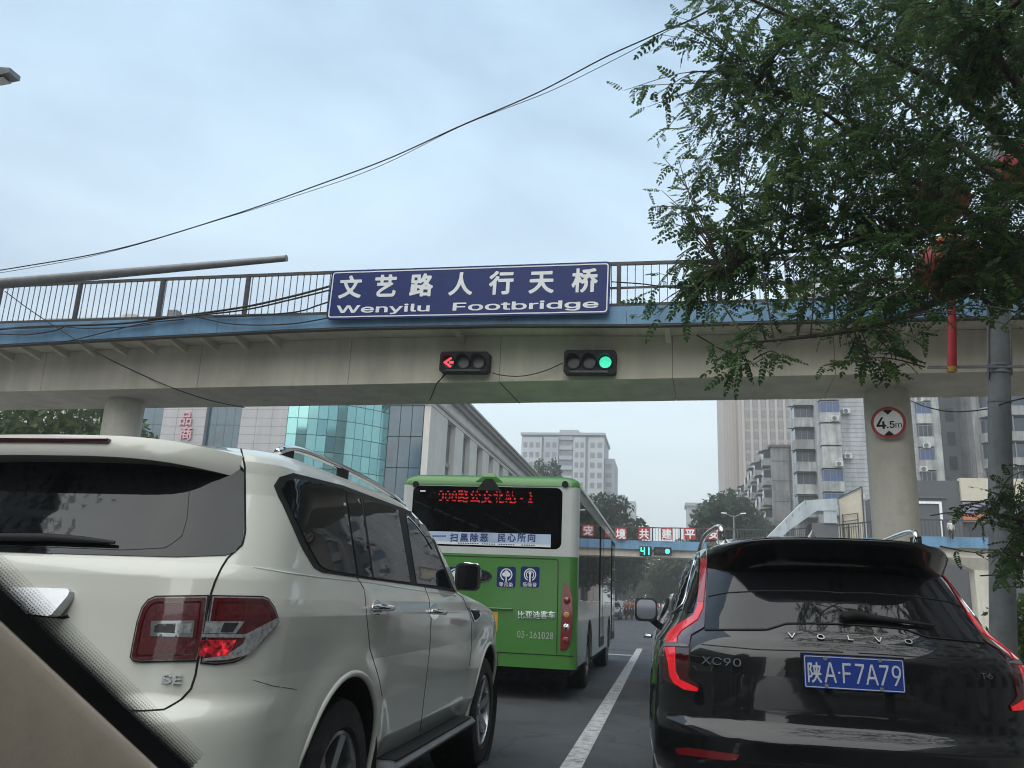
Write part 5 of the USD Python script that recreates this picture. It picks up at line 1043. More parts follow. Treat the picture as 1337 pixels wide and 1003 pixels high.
# glazing, doors and pillars along the sides
ys = [YB+.26]+[YB+.26+1.24*k for k in range(1, 7)]+[YE-.34]
for s in (1, -1):
    xs = XRB if s > 0 else XL
    for a, b in zip(ys[:-1], ys[1:]):
        obj("side_window", MB().box((xs-s*.010, a+.012, 1.275), (xs-s*.002, b-.012, 2.595)), MT["bus_side_pane"], T3)
    for yy in ys[1:-1]: obj("window_post", MB().box((xs-s*.055, yy-.035, 1.272), (xs-s*.012, yy+.035, 2.598)), MT["rubber"], T3)
    obj("gutter", MB().box((xs-s*.005, YB+.15, 2.755), (xs+s*.022, YE-.1, 2.775)), MT["bus_white"], T3)
    for y in (13.35, 18.0):
        wheel(T3, xs-s*.03, y, .47, .29, s, 8, .28, "grey_steel")
for y0 in (15.3, 18.7):
    for k in range(2):
        d_ = obj("door", MB().box((XRB-.004, y0+k*.56, .50), (XRB+.010, y0+.55+k*.56, 2.60)), MT["rubber"], T3)
        obj("door_glass", MB().box((XRB+.0105, y0+.05+k*.56, .66), (XRB+.013, y0+.50+k*.56, 2.50)), MT["dark_glass"], d_)
obj("skirt", MB().box((XL+.1, YB+.3, .30), (XRB-.1, YE-.3, .44)), MT["matt_black"], T3)
for k in range(5):
    sx_ = XL+.42+k*.42
    obj("seat", MB().box((sx_-.19, YB+.45, 1.2), (sx_+.19, YB+.60, 2.02+.0*k), .05), MT["seat_cloth"], T3)
obj("grab_rail", MB().tube([(CXB-.3, YB+1.2, 2.5), (CXB-.3, YE-2, 2.5)], .016, 8), MT["lettering_silver"], T3)
T4 = thing("wing_mirror_bus", "", "") if False else None

# ================================================================ a white car ahead of the black one, and far traffic
def small_car(name, label, paint, x, y, facing, group=None, L=4.4, W_=.88, H=1.46):
    """plain saloon body with glass, lamps and wheels; facing +1 drives away from us"""
    yb_, S = y, 1
    lf = Loft(x, W=[(.22, W_*.88), (.35, W_*.97), (.6, W_), (.8, W_*.98), (.9, W_*.94), (1.0, W_*.86), (1.2, W_*.78), (H-.08, W_*.66), (H-.02, W_*.5), (H, .05)],
        R=[(.22, y+.1), (.4, y), (.7, y), (.88, y+.06), (.93, y+.35), (1.1, y+.75), (H-.1, y+1.15), (H, y+1.6)], F=[(.22, y+L-.08), (.4, y+L), (.68, y+L-.05), (.82, y+L-.45), (.92, y+L-1.15), (1.1, y+L-1.5), (H-.1, y+L-2.0), (H, y+L-2.3)],
        Dr=[(.22, .5), (H, .6)], Df=[(.22, .6), (H, .6)], nz=30, bow=.03)
    t = thing(name, label, "car", (x, y+L/2, 0), group)
    obj("body", lf.cut([(x+s*1.1, x+s*.55, yy, .31, .34) for s in (-1, 1) for yy in (y+.85, y+L-.85)]), MT[paint], t, smooth=32)
    gl = MB()
    def band(z0, z1, y0f, y1f, hw0, hw1):
        return hull([(x+s*h, yy, z) for s in (-1, 1) for h, yy, z in ((hw0, y0f, z0), (hw1, y1f, z1))]+[(x+s*h, yy+.02*(1 if y0f > y+L/2 else -1), z) for s in (-1, 1) for h, yy, z in ((hw0*.98, y0f, z0), (hw1*.98, y1f, z1))])
    obj("rear_window", band(.97, H-.14, y+.45, y+1.04, W_*.74, W_*.58), MT["dark_glass"], t)
    obj("windscreen", band(.97, H-.14, y+L-1.25, y+L-1.93, W_*.76, W_*.60), MT["dark_glass"], t)
    for s in (-1, 1):
        for a, b in ((y+1.05, y+1.95), (y+2.0, y+2.85)):
            obj("side_window", hull([(x+s*W_*k, yy, z) for k, z in ((.885, .98), (.715, H-.14)) for yy in (a, b)]+[(x+s*(W_*k-.04), yy, z) for k, z in ((.885, .98), (.715, H-.14)) for yy in (a, b)]), MT["dark_glass"], t)
        for yy in (y+.85, y+L-.85): wheel(t, x+s*(W_-.02), yy, .31, .20, s, 5, .2)
        obj("tail_lamp", MB().box((x+s*W_*.55, y-.012, .70), (x+s*W_*.90, y+.25, .86), .02), MT["tail_red"], t)
        obj("headlamp", MB().box((x+s*W_*.50, y+L-.30, .58), (x+s*W_*.88, y+L-.02, .70), .02), MT["clear_lens"], t)
    return t, lf
small_car("white_car", "white car just ahead of the black one, only its left edge showing", "white_paint", .63, 11.8, 1, L=4.3, W_=.84, H=1.50)
small_car("dark_car", "small dark car far up the road facing us beside the riders", "dark_paint", -4.25, 66.0, -1, L=4.5)
# turn it round so that its nose looks at us
pr_ = stage.GetPrimAtPath("/World/dark_car"); UsdGeom.Xformable(pr_).AddRotateZOp().Set(180.0)
small_car("white_car", "distant white car behind the riders, mostly hidden by the black car's mirror", "white_paint", -1.55, 74.0, 1)

# the bonnet of the car the picture is taken from, below the frame (it shows in the black car's tailgate)
oc = thing("own_car", "dark bonnet of the car the picture is taken from, mirrored in the black car's tailgate", "car", (.40, 1.2, 0))
ol = Loft(.40, W=[(.20, .80), (.35, .86), (.55, .89), (.70, .87), (.78, .82), (.86, .74), (.93, .66), (.955, .40), (.96, .05)], R=[(.20, .55), (.96, .55)], F=[(.20, 1.98), (.40, 2.08), (.60, 2.04), (.70, 1.90), (.80, 1.55), (.90, 1.10), (.96, .75)], Dr=[(.2, .1), (.96, .1)], Df=[(.2, .7), (.96, .4)], nz=30)
obj("bonnet", ol.mesh, MT["dark_paint"], oc, smooth=35)
for s_ in (-1, 1): obj("headlamp", hull([(.40+s_*x, y, z) for x, y, z in ((.50, 2.02, .55), (.78, 1.80, .57), (.52, 1.97, .66), (.78, 1.72, .68), (.5, 1.8, .6), (.7, 1.6, .6))]), MT["clear_lens"], oc)
# ================================================================ buildings
def wallbox(lo, hi): return MB().box(lo, hi)
# --- department store on the left, seen under the footbridge
XS = -17.2
st = thing("store_building", "tiled store with dark and teal glass bays and a long stone side along the street", "building", (-28, 60, 0))
obj("wall", MB().box((-58, 53.62, -.05), (-26.0, 118, 16.2)), MT["store_stone"], st)
obj("wall", MB().box((-25.99, 57.45, -.05), (XS-.02, 118, 16.2)), MT["store_stone"], st)
for x0, x1 in ((-43.2, -39.2), (-35.55, -32.17), (-29.44, -25.9)):
    obj("tile_backing", MB().box((x0, 53.05, 2), (x1, 53.6, 17.0)), MT["store_joint"], st)
    nx = 3; w = (x1-x0)/nx
    for k in range(nx):
        z = 8.0
        while z < 16.9:
            j = .004*((k*7+int(z*10)) % 3)
            obj("tile", MB().box((x0+k*w+.008, 52.99-j, z+.008), (x0+(k+1)*w-.008, 53.049, z+.597)), MT["store_tile"], st); z += .605
for x0, x1 in ((-39.2, -35.55), (-32.17, -29.44)):
    n = 4; w = (x1-x0)/n
    for k in range(n):
        for r in range(6):
            obj("dark_pane", MB().box((x0+k*w+.008, 53.34, 3.2+r*2.3+.01), (x0+(k+1)*w-.008, 53.40, 3.2+(r+1)*2.3-.01)), MT["store_dark_glass"], st)
    obj("bay_frame", MB().box((x0, 53.41, 2), (x1, 53.6, 17)), MT["matt_black"], st)
for k, ch in enumerate("品商"):
    q = at(243, 546.5+19*k, Y=52.9); e = 1.05
    obj("red_character", MB().prism(shapely.affinity.affine_transform(glyph("r"+ch), [e, 0, 0, e, q[0]-e*.5, q[2]-e*.38]), (0, 52.93, 0), EX, EZ, .08), MT["red_letter"], st)
# curved curtain wall
a_, b_ = np.array([-25.9, 53.0]), np.array([-19.9, 56.9]); n_ = np.array([b_[1]-a_[1], -(b_[0]-a_[0])]); n_ /= np.linalg.norm(n_)
nc = 11; arc = [a_+(b_-a_)*t+n_*1.0*4*t*(1-t) for t in np.linspace(0, 1, nc+1)]
MT_TEAL = [MT["teal_glass_"+c] for c in "abcd"]
for k in range(nc):
    p, q = np.array([*arc[k], 0]), np.array([*arc[k+1], 0]); d = q-p; L = np.linalg.norm(d); d /= L; nn = np.array([d[1], -d[0], 0])
    for r in range(11):
        z = 3.6+r*1.16; tl = rng.normal(0, .006, 2)
        nv = nn+EZ*tl[0]+d*tl[1]
        obj("teal_pane", MB().obox((p+q)/2+EZ*(z+.58)+nn*.02, d*(L/2-.018), EZ*.56, nv*.02), MT_TEAL[(int(rng.integers(0, 9)) if k < 9 else int(rng.integers(0, 16))) % (3 if rng.random() < .85 else 4)], st)
    obj("mullion", MB().obox(p+EZ*9.8-nn*.02, d*.035, EZ*6.6, nn*.04), MT["mullion"], st)
obj("curtain_backing", MB().prism(Polygon([*[tuple(x-n_*.12) for x in arc], (-20.0, 57.4), (-26, 57.4)]), (0, 0, 2.4), EX, EY, 14.2), MT["mullion"], st)
for k in range(3):
    for r in range(6): obj("dark_pane", MB().box((-19.86+k*.88, 56.95, 3.2+r*2.3), (-19.03+k*.88, 57.01, 5.44+r*2.3)), MT["store_dark_glass"], st)
obj("bay_frame", MB().box((-19.9, 57.02, 2), (XS-.01, 57.44, 16.2)), MT["matt_black"], st)
# street side: pilasters, slots of glass, frieze, cornice
ys_ = [(at(a, b, X=XS)[1], at(c, d, X=XS)[1]) for a, b, c, d in ((577, 560, 588, 560), (598.7, 570, 608, 570), (617, 580, 625, 580), (633, 590, 639, 590), (647, 600, 652, 600))]
for k in range(5): ys_.append((ys_[4][0]+(k+1)*5.2, ys_[4][0]+(k+1)*5.2+2.4))
prev = 57.0
for a, b in ys_:
    obj("pilaster", MB().box((XS-.02, prev, 2), (XS+.45, a, 14.72)), MT["store_stone"], st)
    obj("slot_window", MB().box((XS-.02, a+.04, 3), (XS+.03, b-.04, 14.68)), MT["slot_glass"], st)
    for zz in (5.2, 8.2, 11.2): obj("slot_sill", MB().box((XS+.032, a+.01, zz), (XS+.12, b-.01, zz+.35)), MT["store_cornice"], st)
    prev = b
obj("pilaster", MB().box((XS-.02, prev, 2), (XS+.45, 118, 14.72)), MT["store_stone"], st)
obj("frieze", MB().box((XS-.3, 56.9, 14.73), (XS+.50, 118.1, 16.1)), MT["store_stone"], st)
for z0, z1, o in ((15.05, 15.25, .62), (16.11, 16.45, .85), (16.46, 16.75, 1.15), (16.76, 16.95, 1.3)):
    obj("cornice", MB().box((XS-1, 56.9-o*.5, z0), (XS+o, 118.2, z1)), MT["store_cornice"], st)
obj("upper_block", MB().box((-50, 56.5, 16.2), (-29, 84, at(150, 414, Y=56.5)[2])), MT["tower_pale"], st)
q = at(158, 410, Y=57.5)
obj("roof_tank", MB().lathe([(1.05, q[2]-1.2), (1.05, q[2]-.1), (.85, q[2]+.25), (.4, q[2]+.42), (0, q[2]+.46)], (q[0], 59, 0), sides=20), MT["flat_white"], st, smooth=40)
q = at(227, 410, Y=57.5); obj("roof_box", MB().box((q[0]-.4, 57.2, q[2]-.6), (q[0]+.4, 58, q[2]+.25)), MT["flat_dark"], st)
# --- tall flats up the road
def tower(name, label, x0, x1, y0, y1, top, wall, floors, cols, wmat, ww, wh, zlo, extra=None):
    t = thing(name, label, "building", ((x0+x1)/2, (y0+y1)/2, 0))
    obj("wall", MB().box((x0, y0, -.05), (x1, y1, top)), MT[wall], t)
    dz = (top-1.2-zlo)/floors; dx = (x1-x0)/cols
    return t, dz, dx
T, dz, dx = tower("flats_tower", "pale grey tower of flats standing hazy at the end of the street", -41.5, -17.4, 240, 262, 48.6, "tower_wall", 13, 14, "tower_window", 1, 1, 12)
for xa, xb, d, m in ((-41.7, -35.6, .8, "tower_pale"), (-34.9, -30.6, 1.1, "tower_wall"), (-26.2, -22.6, 1.0, "tower_pale"), (-21.8, -17.2, .8, "tower_pale")):
    obj("bay", MB().box((xa, 240-d, -.05), (xb, 239.99, 48.0)), MT[m], T)
obj("stair_recess", MB().box((-30.4, 239.9, -.05), (-26.4, 239.99, 49.6)), MT["tower_window"], T)
for r in range(16): obj("landing", MB().box((-30.4, 239.2, 3+r*2.95), (-26.4, 239.89, 4.2+r*2.95)), MT["tower_wall"], T)
obj("top_storey", MB().box((-41.6, 238.7, 42.6), (-17.2, 239.1, 48.1)), MT["flat_wall"], T) if False else None
obj("cornice", MB().box((-42.0, 238.6, 48.61), (-16.9, 262.4, 49.3)), MT["tower_wall"], T)
obj("lift_house", MB().box((-30.6, 241, 49.31), (-25.0, 250, 50.6)), MT["tower_wall"], T)
obj("side_block", MB().box((-17.3, 243, -.05), (-14.4, 262, 42.4)), MT["tower_wall"], T)
for xa, xb, yy, n in ((-41.4, -35.9, 239.2, 3), (-34.7, -30.8, 238.9, 2), (-26.0, -22.8, 239.0, 2), (-21.6, -17.4, 239.2, 2)):
    w = (xb-xa)/n
    for k in range(n):
        for r in range(12): obj("window", MB().box((xa+k*w+w*.18, yy-.04, 12.4+r*2.95), (xa+(k+1)*w-w*.18, yy+.02, 14.0+r*2.95)), MT["tower_window"], T)
for r in range(11): obj("window", MB().box((-16.9, 242.95, 12.4+r*2.7), (-15.2, 243.02, 13.8+r*2.7)), MT["tower_window"], T)
# --- brown office tower at right
T, dz, dx = tower("brown_tower", "tall brown office tower with a close grid of windows behind the grey flats", 17.4, 52, 200, 226, 66, "brown_wall", 1, 1, "", 1, 1, 12)
obj("corner_strip", MB().box((14.2, 202, -.05), (17.39, 226, 66)), MT["brown_pale"], T)
for k in range(5): obj("corner_rib", MB().box((14.3+k*.66, 201.85, -.05), (14.5+k*.66, 201.99, 66)), MT["brown_wall"], T)
for k in range(15): obj("rib", MB().box((18.3+k*1.9, 199.7, -.05), (18.9+k*1.9, 199.99, 66)), MT["brown_pale"], T)
for k in range(13):
    for r in range(18): obj("window", MB().box((19.0+k*1.9, 199.93, 19.4+r*2.6), (20.1+k*1.9, 200.02, 21.2+r*2.6)), MT["brown_window"], T)
# --- old grey flats along the street
XG = 15.5
T = thing("grey_flats", "old stained grey block of flats along the street with jutting balconies", "building", (19, 150, 0))
obj("wall", MB().box((XG, 125, -.05), (24, 176, 24.4)), MT["flat_wall"], T)
obj("roof_edge", MB().box((XG-.35, 124.7, 24.41), (24.2, 176.2, 24.75)), MT["flat_dark"], T)
obj("end_pipe", MB().tube([(17.95, 124.9, 2), (17.95, 124.9, 24.3)], .09, 8), MT["flat_dark"], T)
for z in (13.5, 16.4, 19.4, 22.3): obj("slab_line", MB().box((XG+.05, 124.96, z), (23.9, 124.995, z+.12)), MT["flat_dark"], T)
for b in range(9):
    for f in range(8):
        y = 126.2+b*5.5; z = 1.6+f*2.9; dep = .95+.25*rng.random()
        if (b+f) % 5 == 3: 
            obj("window", MB().box((XG-.03, y+.6, z+.9), (XG+.02, y+2.6, z+2.2)), MT["flat_window"], T); continue
        obj("balcony", MB().box((XG-dep, y, z), (XG-.001, y+3.0, z+1.05)), MT["flat_white" if rng.random() < .5 else "flat_wall"], T)
        obj("balcony_glass", MB().box((XG-dep+.06, y+.05, z+1.051), (XG-.002, y+2.95, z+2.2)), MT["flat_window"], T)
        if rng.random() < .6: obj("awning", hull([(XG-dep-.5, y-.1, z+2.15), (XG-dep-.5, y+3.1, z+2.15), (XG-.01, y-.1, z+2.55), (XG-.01, y+3.1, z+2.55), (XG-.01, y+3.1, z+2.5), (XG-.01, y-.1, z+2.5)]), MT["flat_dark" if rng.random() < .6 else "canopy_sheet"], T)
        obj("window", MB().box((XG-.03, y+3.5, z+.9), (XG+.02, y+4.9, z+2.2)), MT["flat_window"], T)
        if rng.random() < .45: obj("air_conditioner", MB().box((XG-.75, y+3.7, z+.1), (XG-.05, y+4.5, z+.65), .03), MT["unit_white"], T)
# --- nearer flats with enclosed balcony stacks
T = thing("balcony_flats", "pale tiled block of flats with stacked glazed balconies, behind the right pier", "building", (24, 108, 0))
obj("wall", MB().box((17.6, 100, -.05), (31.0, 120, 41)), MT["flat_tile"], T)
obj("corner_edge", MB().box((30.2, 99.7, -.05), (31.05, 99.99, 41)), MT["flat_white"], T)
z = 12.0
for col in range(56):
    zz = 12.2+col*.52
    obj("tile_joint", MB().box((20.3, 99.975, zz), (28.4, 99.998, zz+.03)), MT["window_frame"], T)
fl = 0
while z < 40:
    for x0, x1, dep, pm, gm in ((17.85, 20.1, 1.25, "flat_white", "blue_window"), (15.35, 17.6, .1, "flat_white" if fl % 3 else "flat_wall", "flat_window"), (28.5, 30.1, .7, "flat_white", "flat_window" if fl % 2 else "blue_window")):
        y0 = 100-dep if x0 != 15.35 else 101.5
        closed = (x0 == 17.85 and fl in (2, 3))
        obj("balcony", MB().box((x0, y0, z-.15), (x1, 100-.002 if x0 != 15.35 else 104, z+1.0)), MT[pm], T)
        if closed: obj("balcony_panel", MB().box((x0+.05, y0+.05, z+1.001), (x1-.05, 99.99, z+2.35)), MT["flat_white"], T)
        else:
            g = obj("window", MB().box((x0+.08, y0+.10, z+1.001), (x1-.08, 99.98 if x0 != 15.35 else 103.8, z+2.35)), MT[gm], T)
            fm = MB()
            for k in range(4): fm.box((x0+.05+k*(x1-x0-.16)/3, y0+.04, z+1.002), (x0+.11+k*(x1-x0-.16)/3, y0+.098, z+2.36))
            fm.box((x0+.05, y0+.05, z+2.27), (x1-.05, y0+.099, z+2.36)); obj("frame", fm, MT["window_frame"], g)
        if x0 == 15.35: obj("awning", hull([(x0-.6, 100.9, z+2.25), (x1, 100.9, z+2.25), (x0-.6, 103, z+2.62), (x1, 103, z+2.62), (x1, 103, z+2.56), (x0-.6, 103, z+2.56)]), MT["flat_dark"], T)
    z += 2.68; fl += 1
obj("rear_wing", MB().box((15.5, 104.01, -.05), (17.59, 104.6, 40)), MT["flat_wall"], T)
for x, z in ((20.9, 24.0), (21.9, 14.0), (19.4, 22.9), (28.9, 25.4), (29.3, 20.0), (28.8, 17.3), (19.6, 17.6), (20.8, 18.7)):
    a = obj("air_conditioner", MB().box((x-.42, 99.2 if x > 20 else 98.2, z-.3), (x+.42, 99.94 if x > 20 else 98.7, z+.3), .04), MT["unit_white"], T)
    obj("fan_grille", MB().prism(Point(x-.08, z).buffer(.24), (0, 99.19 if x > 20 else 98.19, 0), EX, EZ, .02), MT["flat_dark"], a)
# --- shaded wing and the block with rounded balconies
T = thing("rounded_balcony_flats", "shaded grey flats with rounded balconies beside the concrete pole", "building", (38, 104, 0))
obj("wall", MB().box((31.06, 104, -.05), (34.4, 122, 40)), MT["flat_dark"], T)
obj("wall", MB().box((34.41, 99.5, -.05), (52, 122, 34)), MT["flat_wall"], T)
for k, z in enumerate((11.6, 14.5, 17.4, 20.3, 23.2, 26.1)):
    for x in (31.6, 33.0): obj("window", MB().box((x, 103.95, z+.6), (x+.9, 104.02, z+2.2)), MT["flat_window"], T)
    pts = [(35.0+.0, 99.4)]+[(38.2-3.2*math.cos(a), 99.4-1.9*math.sin(a)) for a in np.linspace(.12, math.pi-.12, 14)]+[(41.4, 99.4)]
    obj("balcony", MB().prism(Polygon(pts), (0, 0, z), EX, EY, 1.05), MT["flat_wall"], T)
    pts2 = [(38.2-3.0*math.cos(a), 99.4-1.7*math.sin(a)) for a in np.linspace(.12, math.pi-.12, 14)]
    obj("balcony_glass", MB().prism(Polygon(pts2), (0, 0, z+1.051), EX, EY, 1.5), MT["flat_window"], T)
    for i in range(0, 14, 3): obj("glazing_bar", MB().box((pts[i+1][0]-.05, pts[i+1][1]-.02, z+1.051), (pts[i+1][0]+.05, pts[i+1][1]+.08, z+2.7)), MT["window_frame"], T)
# --- shops and the stair canopy
T = thing("shop_building", "dark grey shop front with a white outlined frame and a cream sign band", "building", (26, 79, 0))
obj("wall", MB().box((20.2, 75, -.05), (24.42, 90, 12.4)), MT["shop_grey"], T)
obj("wall", MB().box((24.43, 75.4, -.05), (40, 90, 12.5)), MT["shop_grey"], T)
obj("ledge", MB().box((20.1, 74.8, 10.9), (23.3, 74.99, 11.0)), MT["flat_dark"], T)
fr_ = MB(); fr_.box((19.6, 74.85, 10.42), (22.86, 74.98, 10.62)).box((22.66, 74.85, 6), (22.86, 74.98, 10.419)); obj("white_frame", fr_, MT["sign_white"], T)
obj("cream_sign", MB().box((24.40, 74.7, 10.72), (34, 75.39, 12.62)), MT["shop_cream"], T)
obj("coloured_sign", MB().box((24.45, 74.75, 9.72), (34, 75.38, 10.60)), MT["shop_purple"], T)
obj("orange_band", MB().box((24.45, 74.9, 9.0), (26.4, 75.38, 9.71)), MT["shop_orange"], T)
obj("glass", MB().box((25.0, 75.3, 6), (34, 75.39, 8.6)), MT["flat_window"], T)
T = thing("stair_canopy", "pale sheet-metal canopy climbing over the far footbridge's stairs", "canopy", (10, 62, 0))
obj("roof_sheet", MB().prism(Polygon([(6.9, 5.9), (7.6, 6.66), (9.77, 8.84), (11.96, 9.03), (11.91, 8.16), (10.57, 8.14), (8.58, 6.68), (7.8, 5.9)]), (0, 64, 0), EX, EZ, 2.6), MT["canopy_sheet"], T)
obj("side_panel", MB().box((11.0, 61.45, 7.30), (11.88, 61.52, 8.13)), MT["canopy_sheet"], T)
for k in range(5): obj("sheet_rib", MB().beam((8.0+.45*k, 61.38, 6.75+.45*k), (8.0+.45*k, 61.38, 7.0+.45*k), .03, .03, up=EY), MT["window_frame"], T)
obj("stair_well", MB().box((10.2, 61.6, 4.0), (11.9, 63.8, 7.29)), MT["flat_dark"], T)
obj("end_wall", MB().prism(Polygon([(12.2, 4), (13.72, 4), (13.72, 9.85), (12.2, 9.05)]), (0, 62.4, 0), EX, EZ, .3), MT["shop_cream"], T)
obj("edge_trim", MB().beam((12.0, 62.05, 9.06), (13.78, 62.05, 9.95), .09, .09).beam((13.78, 62.05, 9.95), (13.78, 62.05, 4), .08, .08, up=EY), MT["rail_iron"], T)
rl_ = MB()
for zz in (7.0, 7.45, 7.9): rl_.tube([(12.3, 61.9, zz), (13.4, 61.9, zz+.18)], .035, 6)
for xx in (12.35, 13.35): rl_.tube([(xx, 61.9, 5.6), (xx, 61.9, 8.0)], .04, 6)
obj("railing", rl_, MT["rail_iron"], T)
# --- small buildings on the skyline
T = thing("skyline_block", "small hazy block just right of the flats tower on the skyline", "building", (-13.5, 300, 0))
obj("wall", MB().box((-17, 300, 0), (-13.9, 310, 39)), MT["tower_wall"], T); obj("wing", MB().box((-13.89, 302, 0), (-10.2, 312, 37)), MT["tower_pale"], T)
for k in range(4): obj("window_row", MB().box((-16.6, 299.95, 24+k*3.4), (-14.3, 300.02, 25.6+k*3.4)), MT["tower_window"], T)
T = thing("skyline_block", "small pale block with a flat overhanging roof left of the brown tower", "building", (10, 300, 0))
obj("wall", MB().box((7.8, 300, 0), (15, 312, 35.5)), MT["tower_pale"], T); obj("roof_slab", MB().box((7.2, 299, 35.51), (15.5, 312, 36.6)), MT["tower_wall"], T)
for k in range(4): obj("window_row", MB().box((8.6, 299.95, 22+k*3.2), (14.2, 300.02, 23.5+k*3.2)), MT["tower_window"], T)
T = thing("street_lamp", "grey twin-armed street lamp among trees up the road", "street lamp", (6.3, 80, 0))
obj("post", MB().lathe([(.12, -.05), (.07, 9.6), (0, 9.62)], (6.33, 80, 0), sides=12), MT["grey_steel"], T, smooth=40)
for s in (-1, 1):
    obj("arm", MB().tube([(6.33, 80, 9.45), (6.33+s*.4, 80, 9.62), (6.33+s*.75, 80, 9.75)], .035, 6), MT["grey_steel"], T)
    obj("lamp_head", hull([(6.33+s*a, 80+b, 9.72+c+abs(a-.7)*.12) for a in (.62, 1.12) for b in (-.1, .1) for c in (0, .1)]), MT["sign_white"], T)
# something stands behind the camera and shows in the cars' rear windows
T = thing("office_block", "plain pale office block across the road behind, mirrored in the cars' rear windows", "building", (-12, -70, 0))
obj("wall", MB().box((-24, -76, -.05), (-9.5, -60, 26)), MT["flat_wall"], T)
for k in range(6):
    for r in range(7): obj("window", MB().box((-23+k*2.3, -60.02, 3+r*3.3), (-21.4+k*2.3, -59.96, 4.9+r*3.3)), MT["flat_window"], T)

for name_, lb, x0, x1, y0, y1, hh, face in (("street_block", "pale block of flats beyond the right walkway, mirrored in the white car's windows", 12.5, 26, -42, 21, 25, -1), ("street_block", "unseen grey block of flats behind us at left, added to block low sky", -34, -20.5, -48, 6, 21, 1)):  # left block is unseen, added to darken the foreground by blocking low sky
    T = thing(name_, lb, "building", ((x0+x1)/2, (y0+y1)/2, 0), "blocks of flats beside the camera")
    obj("wall", MB().box((x0, y0, -.05), (x1, y1, hh)), MT["flat_wall"], T)
    xf = x0 if face < 0 else x1
    for k in range(int((y1-y0)/3.4)):
        for r in range(int(hh/3.3)):
            y, z = y0+.9+k*3.4, 1.0+r*3.3
            obj("window", MB().box((xf-.04, y, z+.4), (xf+.04, y+1.7, z+2.1)), MT["flat_window"], T)
            if (k+r) % 2: obj("balcony", MB().box((xf+face*.05, y-.3, z-.5), (xf+face*1.0, y+2.0, z+.35)), MT["flat_white"], T)

# ================================================================ planting
def leafquads(P, size, seed, flat=.4):
    r = np.random.default_rng(seed); n = len(P)
    a = r.normal(size=(n, 3)); a /= np.linalg.norm(a, axis=1, keepdims=True)
    b = r.normal(size=(n, 3)); b[:, 2] *= flat; b -= a*(a*b).sum(1, keepdims=True); b /= np.linalg.norm(b, axis=1, keepdims=True)
    s = size*(.6+.8*r.random((n, 1)))
    v = np.stack([P-a*s, P+b*s*.45, P+a*s, P-b*s*.45], 1).reshape(-1, 3)
    k = np.arange(n)*4
    return v, np.vstack([np.stack([k, k+1, k+2], 1), np.stack([k, k+2, k+3], 1)])
def far_tree(name, label, x, y, h, rx, rz, m, n, size, seed, group=None, lean=0.0, base=.28, cut=.36):
    r = np.random.default_rng(seed); t = thing(name, label, "tree", (x, y, 0), group)
    c = np.array([x+lean, y, h-rz])
    tr = MB().tube(catm([(x, y, -.05), (x+.1, y, h*.2), (x+lean*.6, y+.1, h*.45), (x+lean, y, h*.75)], 4), np.linspace(.10+h*.012, .05, 13), 8)
    for k in range(7):
        a = r.random()*6.28; e = np.array([math.cos(a)*rx*.7, math.sin(a)*rx*.7, rz*(r.random()*.8-.3)]); s0 = np.array([x+lean*.5, y, h*(base+.08*k)])
        tr.tube(catm([s0, (s0+c+e)/2+[0, 0, .3], c+e], 4), np.linspace(.07, .02, 9), 6)
    obj("trunk", tr, MT["bark"], t, smooth=True)
    P = r.normal(size=(n*5, 3)); P /= np.linalg.norm(P, axis=1, keepdims=True); P *= (r.random((len(P), 1))**.36)*np.array([rx, rx, rz]); P += c
    d = meshkit.fbm(P/(rx*.42), 4, seed); rad = np.linalg.norm((P-c)/np.array([rx, rx, rz]), axis=1)
    P = P[(d > cut+.16*rad**3)][:n]
    P[:, 2] = np.maximum(P[:, 2], h*base*.8)
    obj("crown", leafquads(P, size, seed+1), m if not isinstance(m, str) else MT[m], t)
    return t
far_tree("street_tree", "broad dark tree left of the road, its crown rising beside the bus roof", -6.6, 96, 13.6, 4.8, 5.2, "leaf_mid", 5200, .36, 11)
far_tree("street_tree", "dark round tree right of the road, left of the grey flats", 7.6, 110, 16.2, 4.6, 5.8, "leaf_mid", 5200, .38, 12)
ft_ = [(-6.8, 120, 12.5, 4.8, 5.2, "overlapping dark tree behind the far footbridge, left of the roadway"), (-1.8, 172, 13.0, 6.5, 6.2, "dark tree filling the end of the road under the far footbridge"), (4.8, 160, 14.0, 6.0, 6.4, "dark tree at the road's end, just left of the black car's roof rail"), (5.6, 84, 11.5, 3.2, 4.6, "slim dark tree behind the far footbridge near its green signal"), (-9.5, 82, 11.0, 4.4, 5.0, "dark roadside tree behind the bus front, above its mirror side"), (11.8, 122, 15.5, 4.2, 5.6, "dark tree crowding the foot of the grey flats")]
for k, (x, y, h, rx, rz, lb) in enumerate(ft_): far_tree("street_tree", lb, x, y, h, rx, rz, "leaf_mid", 4200, .38, 30+k, group="street trees beyond the crossing", base=.16)
for k, (x, y, h, lb) in enumerate(((-1.0, 205, 9.6, "low far tree seen in the gap of sky between the street's tree crowns"), (5.2, 200, 10.5, "low far tree just left of the pale skyline block"), (-8, 190, 9, "low far tree behind the broad tree at left"), (1.6, 128, 8.6, "low dark tree in the middle distance below the far footbridge"))):
    far_tree("street_tree", lb, x, y, h, 4.2, 3.9, "leaf_mid", 3000, .42, 60+k, group="street trees beyond the crossing", base=.1)
MT["leaf_left"] = leafmat("leaf_left", (.055, .085, .03))
far_tree("street_tree", "bright leafy tree at left between the white car's roof and the footbridge", -26.0, 31, 9.6, 5.0, 4.4, "leaf_left", 14000, .20, 81, cut=.26)
far_tree("street_tree", "second leafy tree at far left edge, lighter leaves with a gap of sky", -33.0, 34, 9.0, 4.0, 3.6, "leaf_left", 7000, .20, 82, cut=.3)
